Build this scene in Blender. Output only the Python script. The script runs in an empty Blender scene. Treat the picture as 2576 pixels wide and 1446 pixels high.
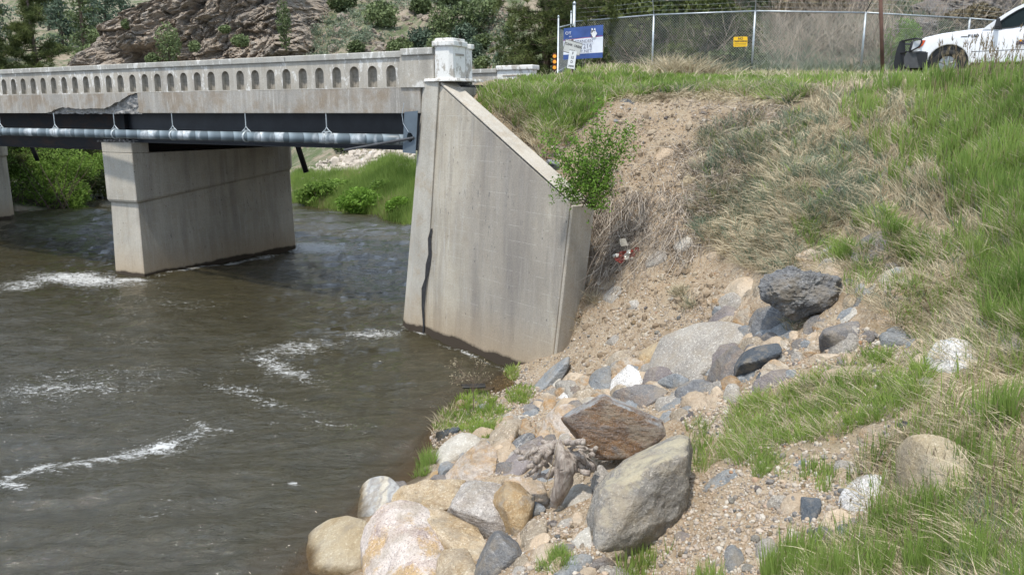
import bpy, bmesh, math, random
import numpy as np
from mathutils import Vector, Matrix

# ------------------------------------------------------------------ camera, light
sc = bpy.context.scene
FP, CX, CY, YH, EYE = 2000.0, 1288.0, 723.0, 284.0, 5.0      # focal length in photo pixels, picture centre, horizon row, eye height
TH = math.atan((CY - YH) / FP)
cam = bpy.data.objects.new('camera', bpy.data.cameras.new('camera'))
sc.collection.objects.link(cam); sc.camera = cam
cam.data.sensor_width = 36; cam.data.lens = 36 * FP / 2576
cam.data.clip_start = 0.1; cam.data.clip_end = 2000
cam.location = (0, 0, EYE); cam.rotation_euler = (math.pi / 2 - TH, 0, 0)

SUN_EL, SUN_AZ = math.radians(66), math.radians(-150)          # azimuth measured from +Y towards +X: behind the left shoulder
w = bpy.data.worlds.new('World'); sc.world = w; w.use_nodes = True
nt = w.node_tree; nt.nodes.clear()
out = nt.nodes.new('ShaderNodeOutputWorld'); bg = nt.nodes.new('ShaderNodeBackground')
sky = nt.nodes.new('ShaderNodeTexSky'); sky.sky_type = 'NISHITA'; sky.sun_disc = False
sky.sun_elevation = SUN_EL; sky.sun_rotation = SUN_AZ; sky.air_density = 1.0; sky.dust_density = 2.5; sky.ozone_density = 1.0
tc = nt.nodes.new('ShaderNodeTexCoord'); mp = nt.nodes.new('ShaderNodeMapping'); mp.inputs['Scale'].default_value = (1, 1, 2.2)
cn = nt.nodes.new('ShaderNodeTexNoise'); cn.inputs['Scale'].default_value = 2.2; cn.inputs['Detail'].default_value = 8
cr = nt.nodes.new('ShaderNodeValToRGB'); cr.color_ramp.elements[0].position = 0.40; cr.color_ramp.elements[1].position = 0.53
cm = nt.nodes.new('ShaderNodeMix'); cm.data_type = 'RGBA'
cm.inputs[7].default_value = (15.5, 18.5, 23.0, 1)
nt.links.new(tc.outputs['Generated'], mp.inputs['Vector']); nt.links.new(mp.outputs[0], cn.inputs['Vector'])
nt.links.new(cn.outputs['Fac'], cr.inputs['Fac']); nt.links.new(cr.outputs[0], cm.inputs[0]); nt.links.new(sky.outputs[0], cm.inputs[6])
nt.links.new(cm.outputs[2], bg.inputs['Color']); nt.links.new(bg.outputs[0], out.inputs['Surface'])
bg.inputs['Strength'].default_value = 0.065
sun = bpy.data.objects.new('sun', bpy.data.lights.new('sun', 'SUN')); sc.collection.objects.link(sun)
sun.data.energy = 3.4; sun.data.angle = math.radians(3); sun.data.color = (1.0, 0.94, 0.85)
sd = Vector((math.sin(SUN_AZ) * math.cos(SUN_EL), math.cos(SUN_AZ) * math.cos(SUN_EL), math.sin(SUN_EL)))
sun.rotation_euler = sd.to_track_quat('Z', 'Y').to_euler(); sun.location = (0, 0, 60)
sc.view_settings.view_transform = 'Standard'; sc.view_settings.look = 'None'
sc.view_settings.gamma = 1; sc.view_settings.use_curve_mapping = False
sc.view_settings.exposure = 0.32
sc.cycles.max_bounces = 6; sc.cycles.transparent_max_bounces = 12; sc.cycles.sample_clamp_indirect = 8

rng = np.random.default_rng(7); random.seed(7)
COL = sc.collection

# ------------------------------------------------------------------ picture geometry helpers
cT, sT = math.cos(TH), math.sin(TH)
def ray(px, py):
    u = (np.asarray(px, float) - CX) / FP; v = -(np.asarray(py, float) - CY) / FP
    return np.stack([u, cT + v * sT, -sT + v * cT], -1)
def at_z(px, py, z):
    r = ray(px, py); t = (z - EYE) / r[2]; return np.array([r[0] * t, r[1] * t, z])
def at_y(px, py, Y):
    r = ray(px, py); t = Y / r[1]; return np.array([r[0] * t, Y, EYE + r[2] * t])
def proj(P):
    P = np.atleast_2d(P); z = P[:, 2] - EYE; d = P[:, 1] * cT - z * sT; up = P[:, 1] * sT + z * cT
    return CX + FP * P[:, 0] / d, CY - FP * up / d, d

# ------------------------------------------------------------------ vectorised noise
_perm = np.random.default_rng(3).permutation(256); _perm = np.concatenate([_perm, _perm, _perm])
_val = np.random.default_rng(4).random(256) * 2 - 1
def vnoise(p):
    p = np.asarray(p, float); i = np.floor(p).astype(np.int64); f = p - i; f = f * f * (3 - 2 * f); i &= 255
    def h(a, b, c): return _val[_perm[_perm[_perm[(i[:, 0] + a) & 255] + ((i[:, 1] + b) & 255)] + ((i[:, 2] + c) & 255)] & 255]
    x, y, z = f[:, 0], f[:, 1], f[:, 2]
    def L(a, b, t): return a + (b - a) * t
    return L(L(L(h(0,0,0), h(1,0,0), x), L(h(0,1,0), h(1,1,0), x), y), L(L(h(0,0,1), h(1,0,1), x), L(h(0,1,1), h(1,1,1), x), y), z)
def fbm(p, sc_=1.0, oct_=4, gain=0.5, ridge=False, seed=0.0):
    p = np.asarray(p, float) * sc_ + seed; a, s, r = 1.0, 0.0, 0.0
    for k in range(oct_):
        n = vnoise(p)
        if ridge: n = 1 - 2 * np.abs(n)
        r = r + a * n; s += a; a *= gain; p = p * 2.03 + 17.1
    return r / s

# ------------------------------------------------------------------ object helpers
def tag(o, label=None, cat=None, group=None, kind=None):
    if label: o['label'] = label
    if cat: o['category'] = cat
    if group: o['group'] = group
    if kind: o['kind'] = kind
    return o
WM = {}
def thing(name, label, cat, loc=(0, 0, 0), group=None):
    o = bpy.data.objects.new(name, None); COL.objects.link(o); o.location = loc; o.empty_display_size = 0.2; WM[o.name] = Matrix.Translation(loc)
    return tag(o, label, cat, group)
def link(name, me, mat=None, parent=None, loc=None):
    if mat is not None and not me.materials: me.materials.append(mat)
    o = bpy.data.objects.new(name, me); COL.objects.link(o)
    if loc is not None: o.location = loc                       # meshes are written in world units from the thing's own origin or from the world's
    if parent is not None:
        o.parent = parent; o.matrix_parent_inverse = WM.get(parent.name, Matrix()).inverted()
    WM[o.name] = Matrix.Translation(o.location)
    return o
def np_mesh(name, verts, faces, smooth=True, attr=None):
    """faces: list of (n,k) int arrays"""
    me = bpy.data.meshes.new(name)
    verts = np.asarray(verts, np.float32)
    fl = [np.asarray(f, np.int32) for f in (faces if isinstance(faces, list) else [faces])]
    fl = [f for f in fl if len(f)]
    me.vertices.add(len(verts)); me.vertices.foreach_set('co', verts.ravel())
    nl = sum(f.size for f in fl); nf = sum(len(f) for f in fl)
    me.loops.add(nl); me.loops.foreach_set('vertex_index', np.concatenate([f.ravel() for f in fl]))
    me.polygons.add(nf)
    tot = np.concatenate([np.full(len(f), f.shape[1], np.int32) for f in fl])
    me.polygons.foreach_set('loop_start', np.concatenate([[0], np.cumsum(tot)[:-1]]).astype(np.int32))
    me.update(calc_edges=True)
    me.polygons.foreach_set('use_smooth', np.full(nf, smooth))
    if attr:
        for k, v in attr.items():
            a = me.attributes.new(k, 'FLOAT', 'POINT'); a.data.foreach_set('value', np.asarray(v, np.float32))
    me.validate()
    return me
def grid_faces(nu, nv):
    i = np.arange(nu * nv).reshape(nu, nv)
    return np.stack([i[:-1, :-1], i[1:, :-1], i[1:, 1:], i[:-1, 1:]], -1).reshape(-1, 4)
def bm_mesh(name, bm, smooth=False):
    me = bpy.data.meshes.new(name); bmesh.ops.recalc_face_normals(bm, faces=bm.faces[:]); bm.to_mesh(me); bm.free()
    for p in me.polygons: p.use_smooth = smooth
    return me
class MB:
    """collects boxes, prisms and tubes into one mesh"""
    def __init__(s): s.bm = bmesh.new()
    def hexa(s, b, t):
        vb = [s.bm.verts.new(p) for p in b]; vt = [s.bm.verts.new(p) for p in t]; n = len(b)
        s.bm.faces.new(vb[::-1]); s.bm.faces.new(vt)
        for i in range(n): s.bm.faces.new([vb[i], vb[(i + 1) % n], vt[(i + 1) % n], vt[i]])
        return s
    def box(s, x0, x1, y0, y1, z0, z1):
        return s.hexa([(x0,y0,z0),(x1,y0,z0),(x1,y1,z0),(x0,y1,z0)], [(x0,y0,z1),(x1,y0,z1),(x1,y1,z1),(x0,y1,z1)])
    def prism(s, poly, dvec):
        """poly: list of 3-D points, extruded by dvec"""
        d = Vector(dvec); return s.hexa([Vector(p) for p in poly], [Vector(p) + d for p in poly])
    def tube(s, pts, r, n=8, caps=True):
        pts = [Vector(p) for p in pts]; rs = r if hasattr(r, '__len__') else [r] * len(pts); rings = []
        for i, p in enumerate(pts):
            d = (pts[min(i + 1, len(pts) - 1)] - pts[max(i - 1, 0)]).normalized()
            a = d.orthogonal().normalized() if i == 0 else (a - d * a.dot(d)).normalized()
            b = d.cross(a)
            rings.append([s.bm.verts.new(p + (a * math.cos(k * 2 * math.pi / n) + b * math.sin(k * 2 * math.pi / n)) * rs[i]) for k in range(n)])
        for R0, R1 in zip(rings, rings[1:]):
            for k in range(n): s.bm.faces.new([R0[k], R0[(k + 1) % n], R1[(k + 1) % n], R1[k]])
        if caps: s.bm.faces.new(rings[0][::-1]); s.bm.faces.new(rings[-1])
        return s
    def bevel(s, w, seg=2):
        bmesh.ops.recalc_face_normals(s.bm, faces=s.bm.faces[:])
        es = [e for e in s.bm.edges if len(e.link_faces) == 2 and e.calc_face_angle(0) > 0.5]
        bmesh.ops.bevel(s.bm, geom=es, offset=w, segments=seg, affect='EDGES', profile=0.6); return s
    def build(s, name, mat, parent=None, smooth=False, loc=None):
        return link(name, bm_mesh(name, s.bm, smooth), mat, parent, loc)
def strands(P, D, L, W, curve, k=3, tint=None, side=None):
    """thin tapering ribbons: P base, D direction, L length, W width, curve = bend vector; returns verts, faces, tint"""
    n = len(P); P = np.asarray(P, float); D = D / (np.linalg.norm(D, axis=1, keepdims=True) + 1e-9)
    L = np.broadcast_to(L, n); W = np.broadcast_to(W, n)
    if side is None: side = rng.normal(size=(n, 3)); side[:, 2] *= 0.3
    side = np.cross(D, side); side /= np.linalg.norm(side, axis=1, keepdims=True) + 1e-9
    vs = []
    for j in range(k):
        t = j / k; c = P + D * (L * t)[:, None] + curve * (L * t * t)[:, None]
        wd = (W * 0.5 * (1 - 0.75 * t ** 1.5))[:, None]; vs += [c - side * wd, c + side * wd]
    vs.append(P + D * L[:, None] + curve * L[:, None])
    m = 2 * k + 1; V = np.stack(vs, 1).reshape(-1, 3); b = (np.arange(n) * m)[:, None]
    fs = [b + np.array([[2 * j, 2 * j + 1, 2 * j + 3, 2 * j + 2]]) for j in range(k - 1)]
    q = np.concatenate(fs) if fs else np.zeros((0, 4), int); t3 = b + np.array([[2 * k - 2, 2 * k - 1, 2 * k]])
    T = np.repeat(tint if tint is not None else rng.random(n), m)
    return V, q, t3, T
class Strands:
    def __init__(s): s.V, s.Q, s.T, s.A, s.n = [], [], [], [], 0
    def add(s, *a, **k):
        V, q, t, T = strands(*a, **k); s.V.append(V); s.Q.append(q + s.n); s.T.append(t + s.n); s.A.append(T); s.n += len(V); return s
    def mesh(s, name):
        return np_mesh(name, np.concatenate(s.V), [np.concatenate(s.Q), np.concatenate(s.T)], True, {'tint': np.concatenate(s.A)})
def leaves(C, size, tint=None, flat=0.0):
    """small rhombic leaves with random orientation at points C"""
    n = len(C); a = rng.normal(size=(n, 3)); a[:, 2] *= (1 - flat); a /= np.linalg.norm(a, axis=1, keepdims=True)
    b = np.cross(a, rng.normal(size=(n, 3))); b /= np.linalg.norm(b, axis=1, keepdims=True)
    s_ = (np.broadcast_to(size, n) * rng.uniform(0.6, 1.3, n))[:, None]
    V = np.stack([C - a * s_, C + b * s_ * 0.45, C + a * s_, C - b * s_ * 0.45], 1).reshape(-1, 3)
    return V, np.arange(4 * n).reshape(n, 4), np.repeat(tint if tint is not None else rng.random(n), 4)

# ------------------------------------------------------------------ materials
class NT:
    def __init__(s, name):
        s.m = bpy.data.materials.new(name); s.m.use_nodes = True; s.t = s.m.node_tree; s.t.nodes.clear()
        s.o = s.n('ShaderNodeOutputMaterial')
    def n(s, typ, **kw):
        x = s.t.nodes.new(typ)
        for k, v in kw.items(): setattr(x, k, v)
        return x
    def l(s, a, b): s.t.links.new(a, b)
    def setin(s, node, idx, v):
        if v is None: return
        if isinstance(v, bpy.types.NodeSocket): s.l(v, node.inputs[idx])
        else:
            if isinstance(v, tuple) and len(v) == 3 and node.inputs[idx].type == 'RGBA': v = (*v, 1)
            node.inputs[idx].default_value = v
    def coord(s, which='Object', scale=(1, 1, 1), rot=(0, 0, 0)):
        t = s.n('ShaderNodeTexCoord'); m = s.n('ShaderNodeMapping'); m.inputs['Scale'].default_value = scale; m.inputs['Rotation'].default_value = rot
        s.l(t.outputs[which], m.inputs[0]); return m.outputs[0]
    def pos(s, scale=(1, 1, 1), rot=(0, 0, 0)):
        t = s.n('ShaderNodeNewGeometry'); m = s.n('ShaderNodeMapping'); m.inputs['Scale'].default_value = scale; m.inputs['Rotation'].default_value = rot
        s.l(t.outputs['Position'], m.inputs[0]); return m.outputs[0]
    def noise(s, vec, scale, detail=4, rough=0.55, dist=0.0):
        x = s.n('ShaderNodeTexNoise'); s.setin(x, 'Vector', vec); x.inputs['Scale'].default_value = scale
        x.inputs['Detail'].default_value = detail; x.inputs['Roughness'].default_value = rough; x.inputs['Distortion'].default_value = dist; return x.outputs['Fac']
    def voro(s, vec, scale, out='Distance', feature='F1', rand=1.0):
        x = s.n('ShaderNodeTexVoronoi', feature=feature); s.setin(x, 'Vector', vec); x.inputs['Scale'].default_value = scale
        x.inputs['Randomness'].default_value = rand; return x.outputs[out]
    def wave(s, vec, scale, dist=3, detail=3, dscale=1.0, direction='Z', profile='SIN'):
        x = s.n('ShaderNodeTexWave', bands_direction=direction, wave_profile=profile); s.setin(x, 'Vector', vec)
        x.inputs['Scale'].default_value = scale; x.inputs['Distortion'].default_value = dist; x.inputs['Detail'].default_value = detail; x.inputs['Detail Scale'].default_value = dscale
        return x.outputs['Fac']
    def ramp(s, fac, stops, interp='LINEAR'):
        r = s.n('ShaderNodeValToRGB'); e = r.color_ramp.elements; r.color_ramp.interpolation = interp
        while len(e) > 1: e.remove(e[-1])
        for i, (p, c) in enumerate(stops):
            if not isinstance(c, tuple): c = (c, c, c)
            if i == 0: e[0].position = p; e[0].color = (*c, 1)
            else: x = e.new(p); x.color = (*c, 1)
        s.setin(r, 'Fac', fac); return r.outputs[0]
    def mix(s, fac, a, b, blend='MIX'):
        x = s.n('ShaderNodeMix', data_type='RGBA', blend_type=blend); s.setin(x, 0, fac); s.setin(x, 6, a); s.setin(x, 7, b); return x.outputs[2]
    def math(s, op, a, b=None, c=None, clamp=False):
        x = s.n('ShaderNodeMath', operation=op, use_clamp=clamp); s.setin(x, 0, a)
        if b is not None: s.setin(x, 1, b)
        if c is not None: s.setin(x, 2, c)
        return x.outputs[0]
    def attr(s, name): return s.n('ShaderNodeAttribute', attribute_name=name).outputs['Fac']
    def sep(s, vec):
        x = s.n('ShaderNodeSeparateXYZ'); s.l(vec, x.inputs[0]); return x.outputs
    def bump(s, h, strength=0.5, dist=0.02, normal=None):
        b = s.n('ShaderNodeBump'); b.inputs['Strength'].default_value = strength; b.inputs['Distance'].default_value = dist
        s.l(h, b.inputs['Height'])
        if normal is not None: s.l(normal, b.inputs['Normal'])
        return b.outputs[0]
    def bsdf(s, color, rough=0.8, normal=None, spec=0.3, metal=0.0, **kw):
        p = s.n('ShaderNodeBsdfPrincipled'); s.setin(p, 'Base Color', color); s.setin(p, 'Roughness', rough); s.setin(p, 'Metallic', metal)
        p.inputs['Specular IOR Level'].default_value = spec
        if normal is not None: s.l(normal, p.inputs['Normal'])
        for k, v in kw.items(): s.setin(p, k, v)
        return p.outputs[0]
    def done(s, shader): s.l(shader, s.o.inputs['Surface']); return s.m
def plain(name, c, rough=0.6, metal=0.0, spec=0.4, nz=0.25, nsc=6.0, bump=0.0):
    N = NT(name); v = N.coord('Object'); n = N.noise(v, nsc, 5, 0.6)
    d = tuple(x * (1 - nz) for x in c); e = tuple(min(1, x * (1 + nz)) for x in c)
    col = N.ramp(n, [(0.3, d), (0.7, e)])
    nm = N.bump(N.noise(v, nsc * 6, 4), bump, 0.01) if bump else None
    return N.done(N.bsdf(col, rough, nm, spec, metal))

def concrete(name, paint=0.0, stain=0.3, wet=True, boards=0.0, base=(0.37, 0.345, 0.30), dark=0.5, rust=0.0):
    N = NT(name); P = N.pos(); z = N.sep(P)[2]
    big = N.noise(P, 0.7, 5, 0.6); mid = N.noise(P, 3.5, 6, 0.65); fine = N.noise(P, 38, 3, 0.6)
    st = N.noise(N.pos((2.6, 2.6, 0.22)), 1.0, 6, 0.62)
    st2 = N.noise(N.pos((9, 9, 0.5)), 1.0, 5, 0.65)
    col = N.ramp(big, [(0.3, tuple(c * 0.82 for c in base)), (0.5, base), (0.72, tuple(min(1, c * 1.15) for c in base))])
    col = N.mix(N.ramp(st, [(0.46, 0.0), (0.68, dark)]), col, (0.19, 0.175, 0.155), 'MIX')
    col = N.mix(N.ramp(st2, [(0.52, 0.0), (0.75, 0.55)]), col, (0.52, 0.50, 0.455), 'MIX')
    col = N.mix(N.ramp(mid, [(0.50, 0.0), (0.72, stain)]), col, (0.33, 0.26, 0.175), 'MIX')
    if rust:
        col = N.mix(N.ramp(N.noise(N.pos((1.3, 1.3, 1.2)), 1.0, 5, 0.7), [(0.47, 0.0), (0.60, rust)]), col, (0.215, 0.15, 0.085), 'MIX')
        col = N.mix(N.ramp(N.noise(N.pos((9, 9, 1.2)), 1.0, 4, 0.7), [(0.56, 0.0), (0.70, rust * 0.7)]), col, (0.62, 0.59, 0.53), 'MIX')
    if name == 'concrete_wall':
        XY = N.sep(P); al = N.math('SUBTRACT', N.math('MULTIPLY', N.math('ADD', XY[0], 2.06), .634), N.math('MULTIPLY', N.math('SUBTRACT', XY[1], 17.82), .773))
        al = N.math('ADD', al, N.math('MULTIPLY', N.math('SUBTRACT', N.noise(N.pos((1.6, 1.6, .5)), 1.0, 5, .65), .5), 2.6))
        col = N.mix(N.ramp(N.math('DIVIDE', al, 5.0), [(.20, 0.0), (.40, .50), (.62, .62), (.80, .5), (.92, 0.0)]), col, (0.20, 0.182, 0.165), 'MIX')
    if boards:
        zz = N.math('ADD', z, N.math('MULTIPLY', N.noise(N.pos((0.4, 0.4, 0.1)), 2, 2), 0.03))
        fr = N.math('FRACT', N.math('DIVIDE', zz, 0.30)); ln = N.math('LESS_THAN', N.math('ABSOLUTE', N.math('SUBTRACT', fr, 0.5)), 0.02)
        lm = N.math('MULTIPLY', ln, N.ramp(N.noise(P, 4, 4), [(0.47, 0.0), (0.56, 1.0)]))
        col = N.mix(N.math('MULTIPLY', lm, boards), col, (0.5, 0.48, 0.43), 'MIX')
        hole = N.voro(N.pos((1, 1, 0.5)), 5.0); spots = N.ramp(hole, [(0.045, 1.0), (0.075, 0.0)])
        col = N.mix(N.math('MULTIPLY', spots, 0.75), col, (0.06, 0.055, 0.05), 'MIX')
        fl = N.noise(N.pos((14, 14, 5)), 1.0, 4, 0.7)
        zone = N.ramp(N.noise(P, 1.1, 2), [(0.5, 0.0), (0.62, 1.0)])
        col = N.mix(N.math('MULTIPLY', N.ramp(fl, [(0.60, 0.0), (0.66, 0.75)]), zone), col, (0.10, 0.10, 0.10), 'MIX')
    if paint:
        pf = N.noise(N.pos((7, 7, 3.5)), 1.0, 6, 0.72); pb = N.noise(P, 1.4, 3)
        pm = N.math('ADD', pf, N.math('MULTIPLY', N.math('SUBTRACT', pb, 0.5), 0.5))
        col = N.mix(N.ramp(pm, [(0.60 - 0.16 * paint, 0.0), (0.66 - 0.16 * paint, min(1.0, 0.55 + 0.4 * paint))]), col, (0.72, 0.71, 0.67), 'MIX')
    if wet:
        wz = N.math('SUBTRACT', z, N.math('MULTIPLY', N.noise(N.pos((1.2, 1.2, 0.6)), 1.0, 6, 0.7), 0.30))
        col = N.mix(N.ramp(wz, [(0.05, 0.65), (0.95, 0.0)]), col, (0.36, 0.27, 0.17), 'MIX')
        wm = N.ramp(wz, [(-0.03, 1.0), (0.0, .75), (0.06, 0.0)])
        col = N.mix(wm, col, (0.055, 0.042, 0.03), 'MIX')
    col = N.mix(0.14, col, N.ramp(fine, [(0.3, 0.0), (0.7, 1.0)]), 'OVERLAY')
    bm_ = N.bump(N.math('ADD', N.math('MULTIPLY', mid, 0.6), N.math('MULTIPLY', fine, 0.4)), 0.45, 0.012)
    return N.done(N.bsdf(col, 0.88, bm_, 0.25))
M = {}
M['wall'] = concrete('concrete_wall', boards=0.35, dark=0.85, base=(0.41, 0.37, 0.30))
M['pier'] = concrete('concrete_pier', boards=0.4, dark=0.45, base=(0.42, 0.39, 0.33))
M['pilaster'] = concrete('concrete_pilaster', boards=0.0, dark=0.3, stain=0.6, base=(0.43, 0.405, 0.35))
M['parapet'] = concrete('concrete_parapet', paint=0.22, wet=False, dark=0.5, base=(0.40, 0.37, 0.315))
M['rail'] = concrete('concrete_rail', paint=0.22, wet=False, dark=0.25, base=(0.36, 0.35, 0.315))
M['pylon'] = concrete('concrete_pylon_painted', paint=1.05, wet=False, dark=0.2, base=(0.42, 0.39, 0.34))
M['fascia'] = concrete('concrete_fascia', paint=0.0, wet=False, dark=0.6, rust=0.5, base=(0.335, 0.315, 0.28))
M['cap'] = concrete('concrete_cap', wet=False, dark=0.15, stain=0.5, base=(0.41, 0.375, 0.315))
M['broken'] = plain('broken_concrete', (0.26, 0.25, 0.235), 0.95, nz=0.5, nsc=7, bump=1.0)
M['steel'] = plain('dark_painted_steel', (0.012, 0.014, 0.018), 0.45, 0.2, 0.5, nz=0.5, nsc=2)
N = NT('rusty_steel'); v = N.pos(); n = N.noise(N.pos((1.2, 1.2, 3)), 1.0, 6, 0.7)
M['rusty'] = N.done(N.bsdf(N.ramp(n, [(0.45, (0.014, 0.016, 0.02)), (0.6, (0.034, 0.022, 0.018)), (0.78, (0.08, 0.04, 0.024))]), 0.7, N.bump(n, 0.3, 0.01)))
M['asphalt'] = plain('asphalt', (0.06, 0.06, 0.058), 0.95, nz=0.2, nsc=20, bump=0.5)
# pipe: spiral-wrapped grey tape with white patches
N = NT('wrapped_pipe'); v = N.coord('Object'); X = N.sep(v)
sp = N.math('FRACT', N.math('ADD', N.math('MULTIPLY', X[0], 3.1), N.math('MULTIPLY', X[1], 1.3)))
seam = N.ramp(sp, [(0.0, 0.35), (0.05, 1.0), (0.5, 0.8), (0.97, 0.7), (1.0, 0.35)])
spw = N.ramp(sp, [(0.0, 0.0), (0.1, 0.6), (0.35, 0.2), (0.6, 0.0)])
wn = N.noise(N.coord('Object', (0.55, 0.2, 0.2)), 2.0, 3, 0.6); wn2 = N.noise(v, 9, 4, 0.7)
col = N.mix(spw, (0.115, 0.15, 0.17), (0.30, 0.36, 0.39))
col = N.mix(N.math('MULTIPLY', N.ramp(wn, [(0.54, 0.0), (0.60, 1.0)]), N.ramp(wn2, [(0.35, 0.3), (0.6, 1.0)])), col, (0.60, 0.64, 0.66))
col = N.mix(1.0, col, seam, 'MULTIPLY')
M['pipe'] = N.done(N.bsdf(col, 0.45, N.bump(sp, 0.25, 0.01), 0.5))
M['galv'] = plain('galvanised_steel', (0.42, 0.46, 0.48), 0.45, 0.55, 0.5, nz=0.2, nsc=8)
M['wire'] = plain('chain_link_wire', (0.38, 0.40, 0.38), 0.5, 0.4, 0.5, nz=0.15, nsc=3)
M['hanger'] = plain('hanger_steel', (0.42, 0.46, 0.47), 0.5, 0.3, nz=0.3, nsc=9)
M['panel'] = plain('grey_sheet_metal', (0.12, 0.15, 0.175), 0.5, 0.3, nz=0.12, nsc=3)
M['black'] = plain('black_powder_coat', (0.012, 0.012, 0.013), 0.4, 0.0, 0.5)
M['rubber'] = plain('rubber', (0.02, 0.02, 0.02), 0.8, nz=0.3)
M['brownsteel'] = plain('rusty_brown_post', (0.10, 0.055, 0.04), 0.85, 0.1, nz=0.35)
M['white'] = plain('white_sign_sheet', (0.72, 0.73, 0.73), 0.45, nz=0.05)
M['signgrey'] = plain('weathered_white_sign', (0.52, 0.52, 0.49), 0.5, nz=0.10)
M['ink'] = plain('black_lettering', (0.03, 0.03, 0.035), 0.6)
M['inkgrey'] = plain('grey_blue_lettering', (0.13, 0.14, 0.2), 0.6)
M['yellow'] = plain('yellow_sign', (0.82, 0.50, 0.02), 0.5, nz=0.06)
M['amber'] = plain('amber_reflector', (0.90, 0.38, 0.01), 0.25, spec=0.7, nz=0.15, nsc=30)
M['reddish'] = plain('reflector_rim', (0.28, 0.05, 0.01), 0.4)
M['blue'] = plain('banner_blue', (0.04, 0.085, 0.26), 0.55, nz=0.22, nsc=3)
M['banner'] = plain('banner_white', (0.68, 0.72, 0.78), 0.55, nz=0.06)
M['bannerred'] = plain('banner_red_line', (0.5, 0.03, 0.06), 0.5)
M['paint'] = plain('white_vehicle_paint', (0.80, 0.81, 0.84), 0.22, 0.0, 0.6, nz=0.02)
M['trim'] = plain('black_trim', (0.025, 0.026, 0.028), 0.5)
M['darkgrey'] = plain('dark_grey_plastic', (0.06, 0.062, 0.066), 0.6)
N = NT('vehicle_glass'); M['glass'] = N.done(N.bsdf((0.03, 0.045, 0.05), 0.03, None, 0.8, 0.0, **{'Transmission Weight': 0.35, 'IOR': 1.2}))
N = NT('headlight_glass'); M['lamp'] = N.done(N.bsdf((0.55, 0.57, 0.6), 0.08, None, 0.8))
M['orange_lens'] = plain('orange_lens', (0.60, 0.10, 0.03), 0.2)
M['chrome'] = plain('wheel_alloy', (0.45, 0.46, 0.47), 0.3, 0.7)
M['red'] = plain('red_foil', (0.26, 0.045, 0.03), 0.3, 0.2, 0.6, nz=0.5, nsc=14)
M['foil'] = plain('white_foil', (0.5, 0.47, 0.40), 0.3, 0.2, 0.6, nz=0.3, nsc=20)

# ground: gravelly soil, scrub-litter on the hills
N = NT('soil'); P = N.pos(); veg = N.attr('veg'); lit = N.attr('litter')
big = N.noise(P, 0.55, 5, 0.6); mid = N.noise(P, 3.2, 6, 0.7); fine = N.noise(P, 26, 4, 0.65)
soil = N.ramp(big, [(0.3, (0.185, 0.13, 0.078)), (0.5, (0.25, 0.18, 0.112)), (0.7, (0.30, 0.23, 0.15))])
soil = N.mix(N.ramp(mid, [(0.42, 0.0), (0.7, 0.8)]), soil, (0.33, 0.275, 0.20))
soil = N.mix(N.ramp(fine, [(0.45, 0.0), (0.75, 0.8)]), soil, (0.42, 0.36, 0.28))
vc = N.voro(P, 34, 'Color'); vd = N.voro(P, 34, 'Distance')
sx = N.sep(vc)
peb = N.math('MULTIPLY', N.ramp(sx[0], [(0.50, 0.0), (0.55, 1.0)]), N.ramp(vd, [(0.32, 1.0), (0.46, 0.0)]))
pc = N.ramp(sx[1], [(0.0, (0.19, 0.18, 0.175)), (0.3, (0.42, 0.33, 0.24)), (0.6, (0.5, 0.44, 0.36)), (0.85, (0.36, 0.24, 0.15)), (1.0, (0.48, 0.43, 0.36))])
near = N.ramp(N.sep(P)[1], [(0.0, 1.0), (1.0, 1.0)])
soil = N.mix(N.math('MULTIPLY', peb, N.ramp(N.math('ADD', N.sep(P)[2], N.math('MULTIPLY', mid, 2.0)), [(2.0/6, .85), (3.6/6, .3)]) if False else N.math('MULTIPLY', N.math('GREATER_THAN', N.noise(P, 1.3, 4, .6), .44), .7)), soil, pc)
litc = N.ramp(N.noise(N.pos((6, 6, 22)), 1.0, 5, 0.7), [(0.3, (0.10, 0.085, 0.05)), (0.6, (0.27, 0.225, 0.15)), (0.8, (0.35, 0.31, 0.23))])
soil = N.mix(lit, soil, litc)
sc1 = N.noise(P, 0.9, 8, 0.7); sc2 = N.noise(P, 0.22, 5, 0.6)
hill = N.ramp(N.math('ADD', N.math('MULTIPLY', sc1, 0.6), N.math('MULTIPLY', sc2, 0.4)), [(0.38, (0.30, 0.245, 0.19)), (0.47, (0.23, 0.20, 0.145)), (0.52, (0.13, 0.14, 0.085)), (0.60, (0.085, 0.115, 0.05)), (0.7, (0.16, 0.17, 0.13))])
hb = N.ramp(N.voro(P, 2.6, 'Distance'), [(0.0, 1.0), (0.35, 0.0)])
hill = N.mix(N.math('MULTIPLY', hb, 0.5), hill, (0.34, 0.31, 0.265))
col = N.mix(veg, soil, hill)
wz = N.math('SUBTRACT', N.sep(P)[2], N.math('MULTIPLY', mid, 0.12))
col = N.mix(N.ramp(wz, [(-0.02, 0.8), (0.06, 0.0)]), col, (0.07, 0.055, 0.035))
h = N.math('ADD', N.math('MULTIPLY', peb, 0.6), N.math('MULTIPLY', fine, 0.8))
M['soil'] = N.done(N.bsdf(col, 0.95, N.bump(h, 0.7, 0.02, N.bump(mid, 0.6, 0.06)), 0.15))

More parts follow.
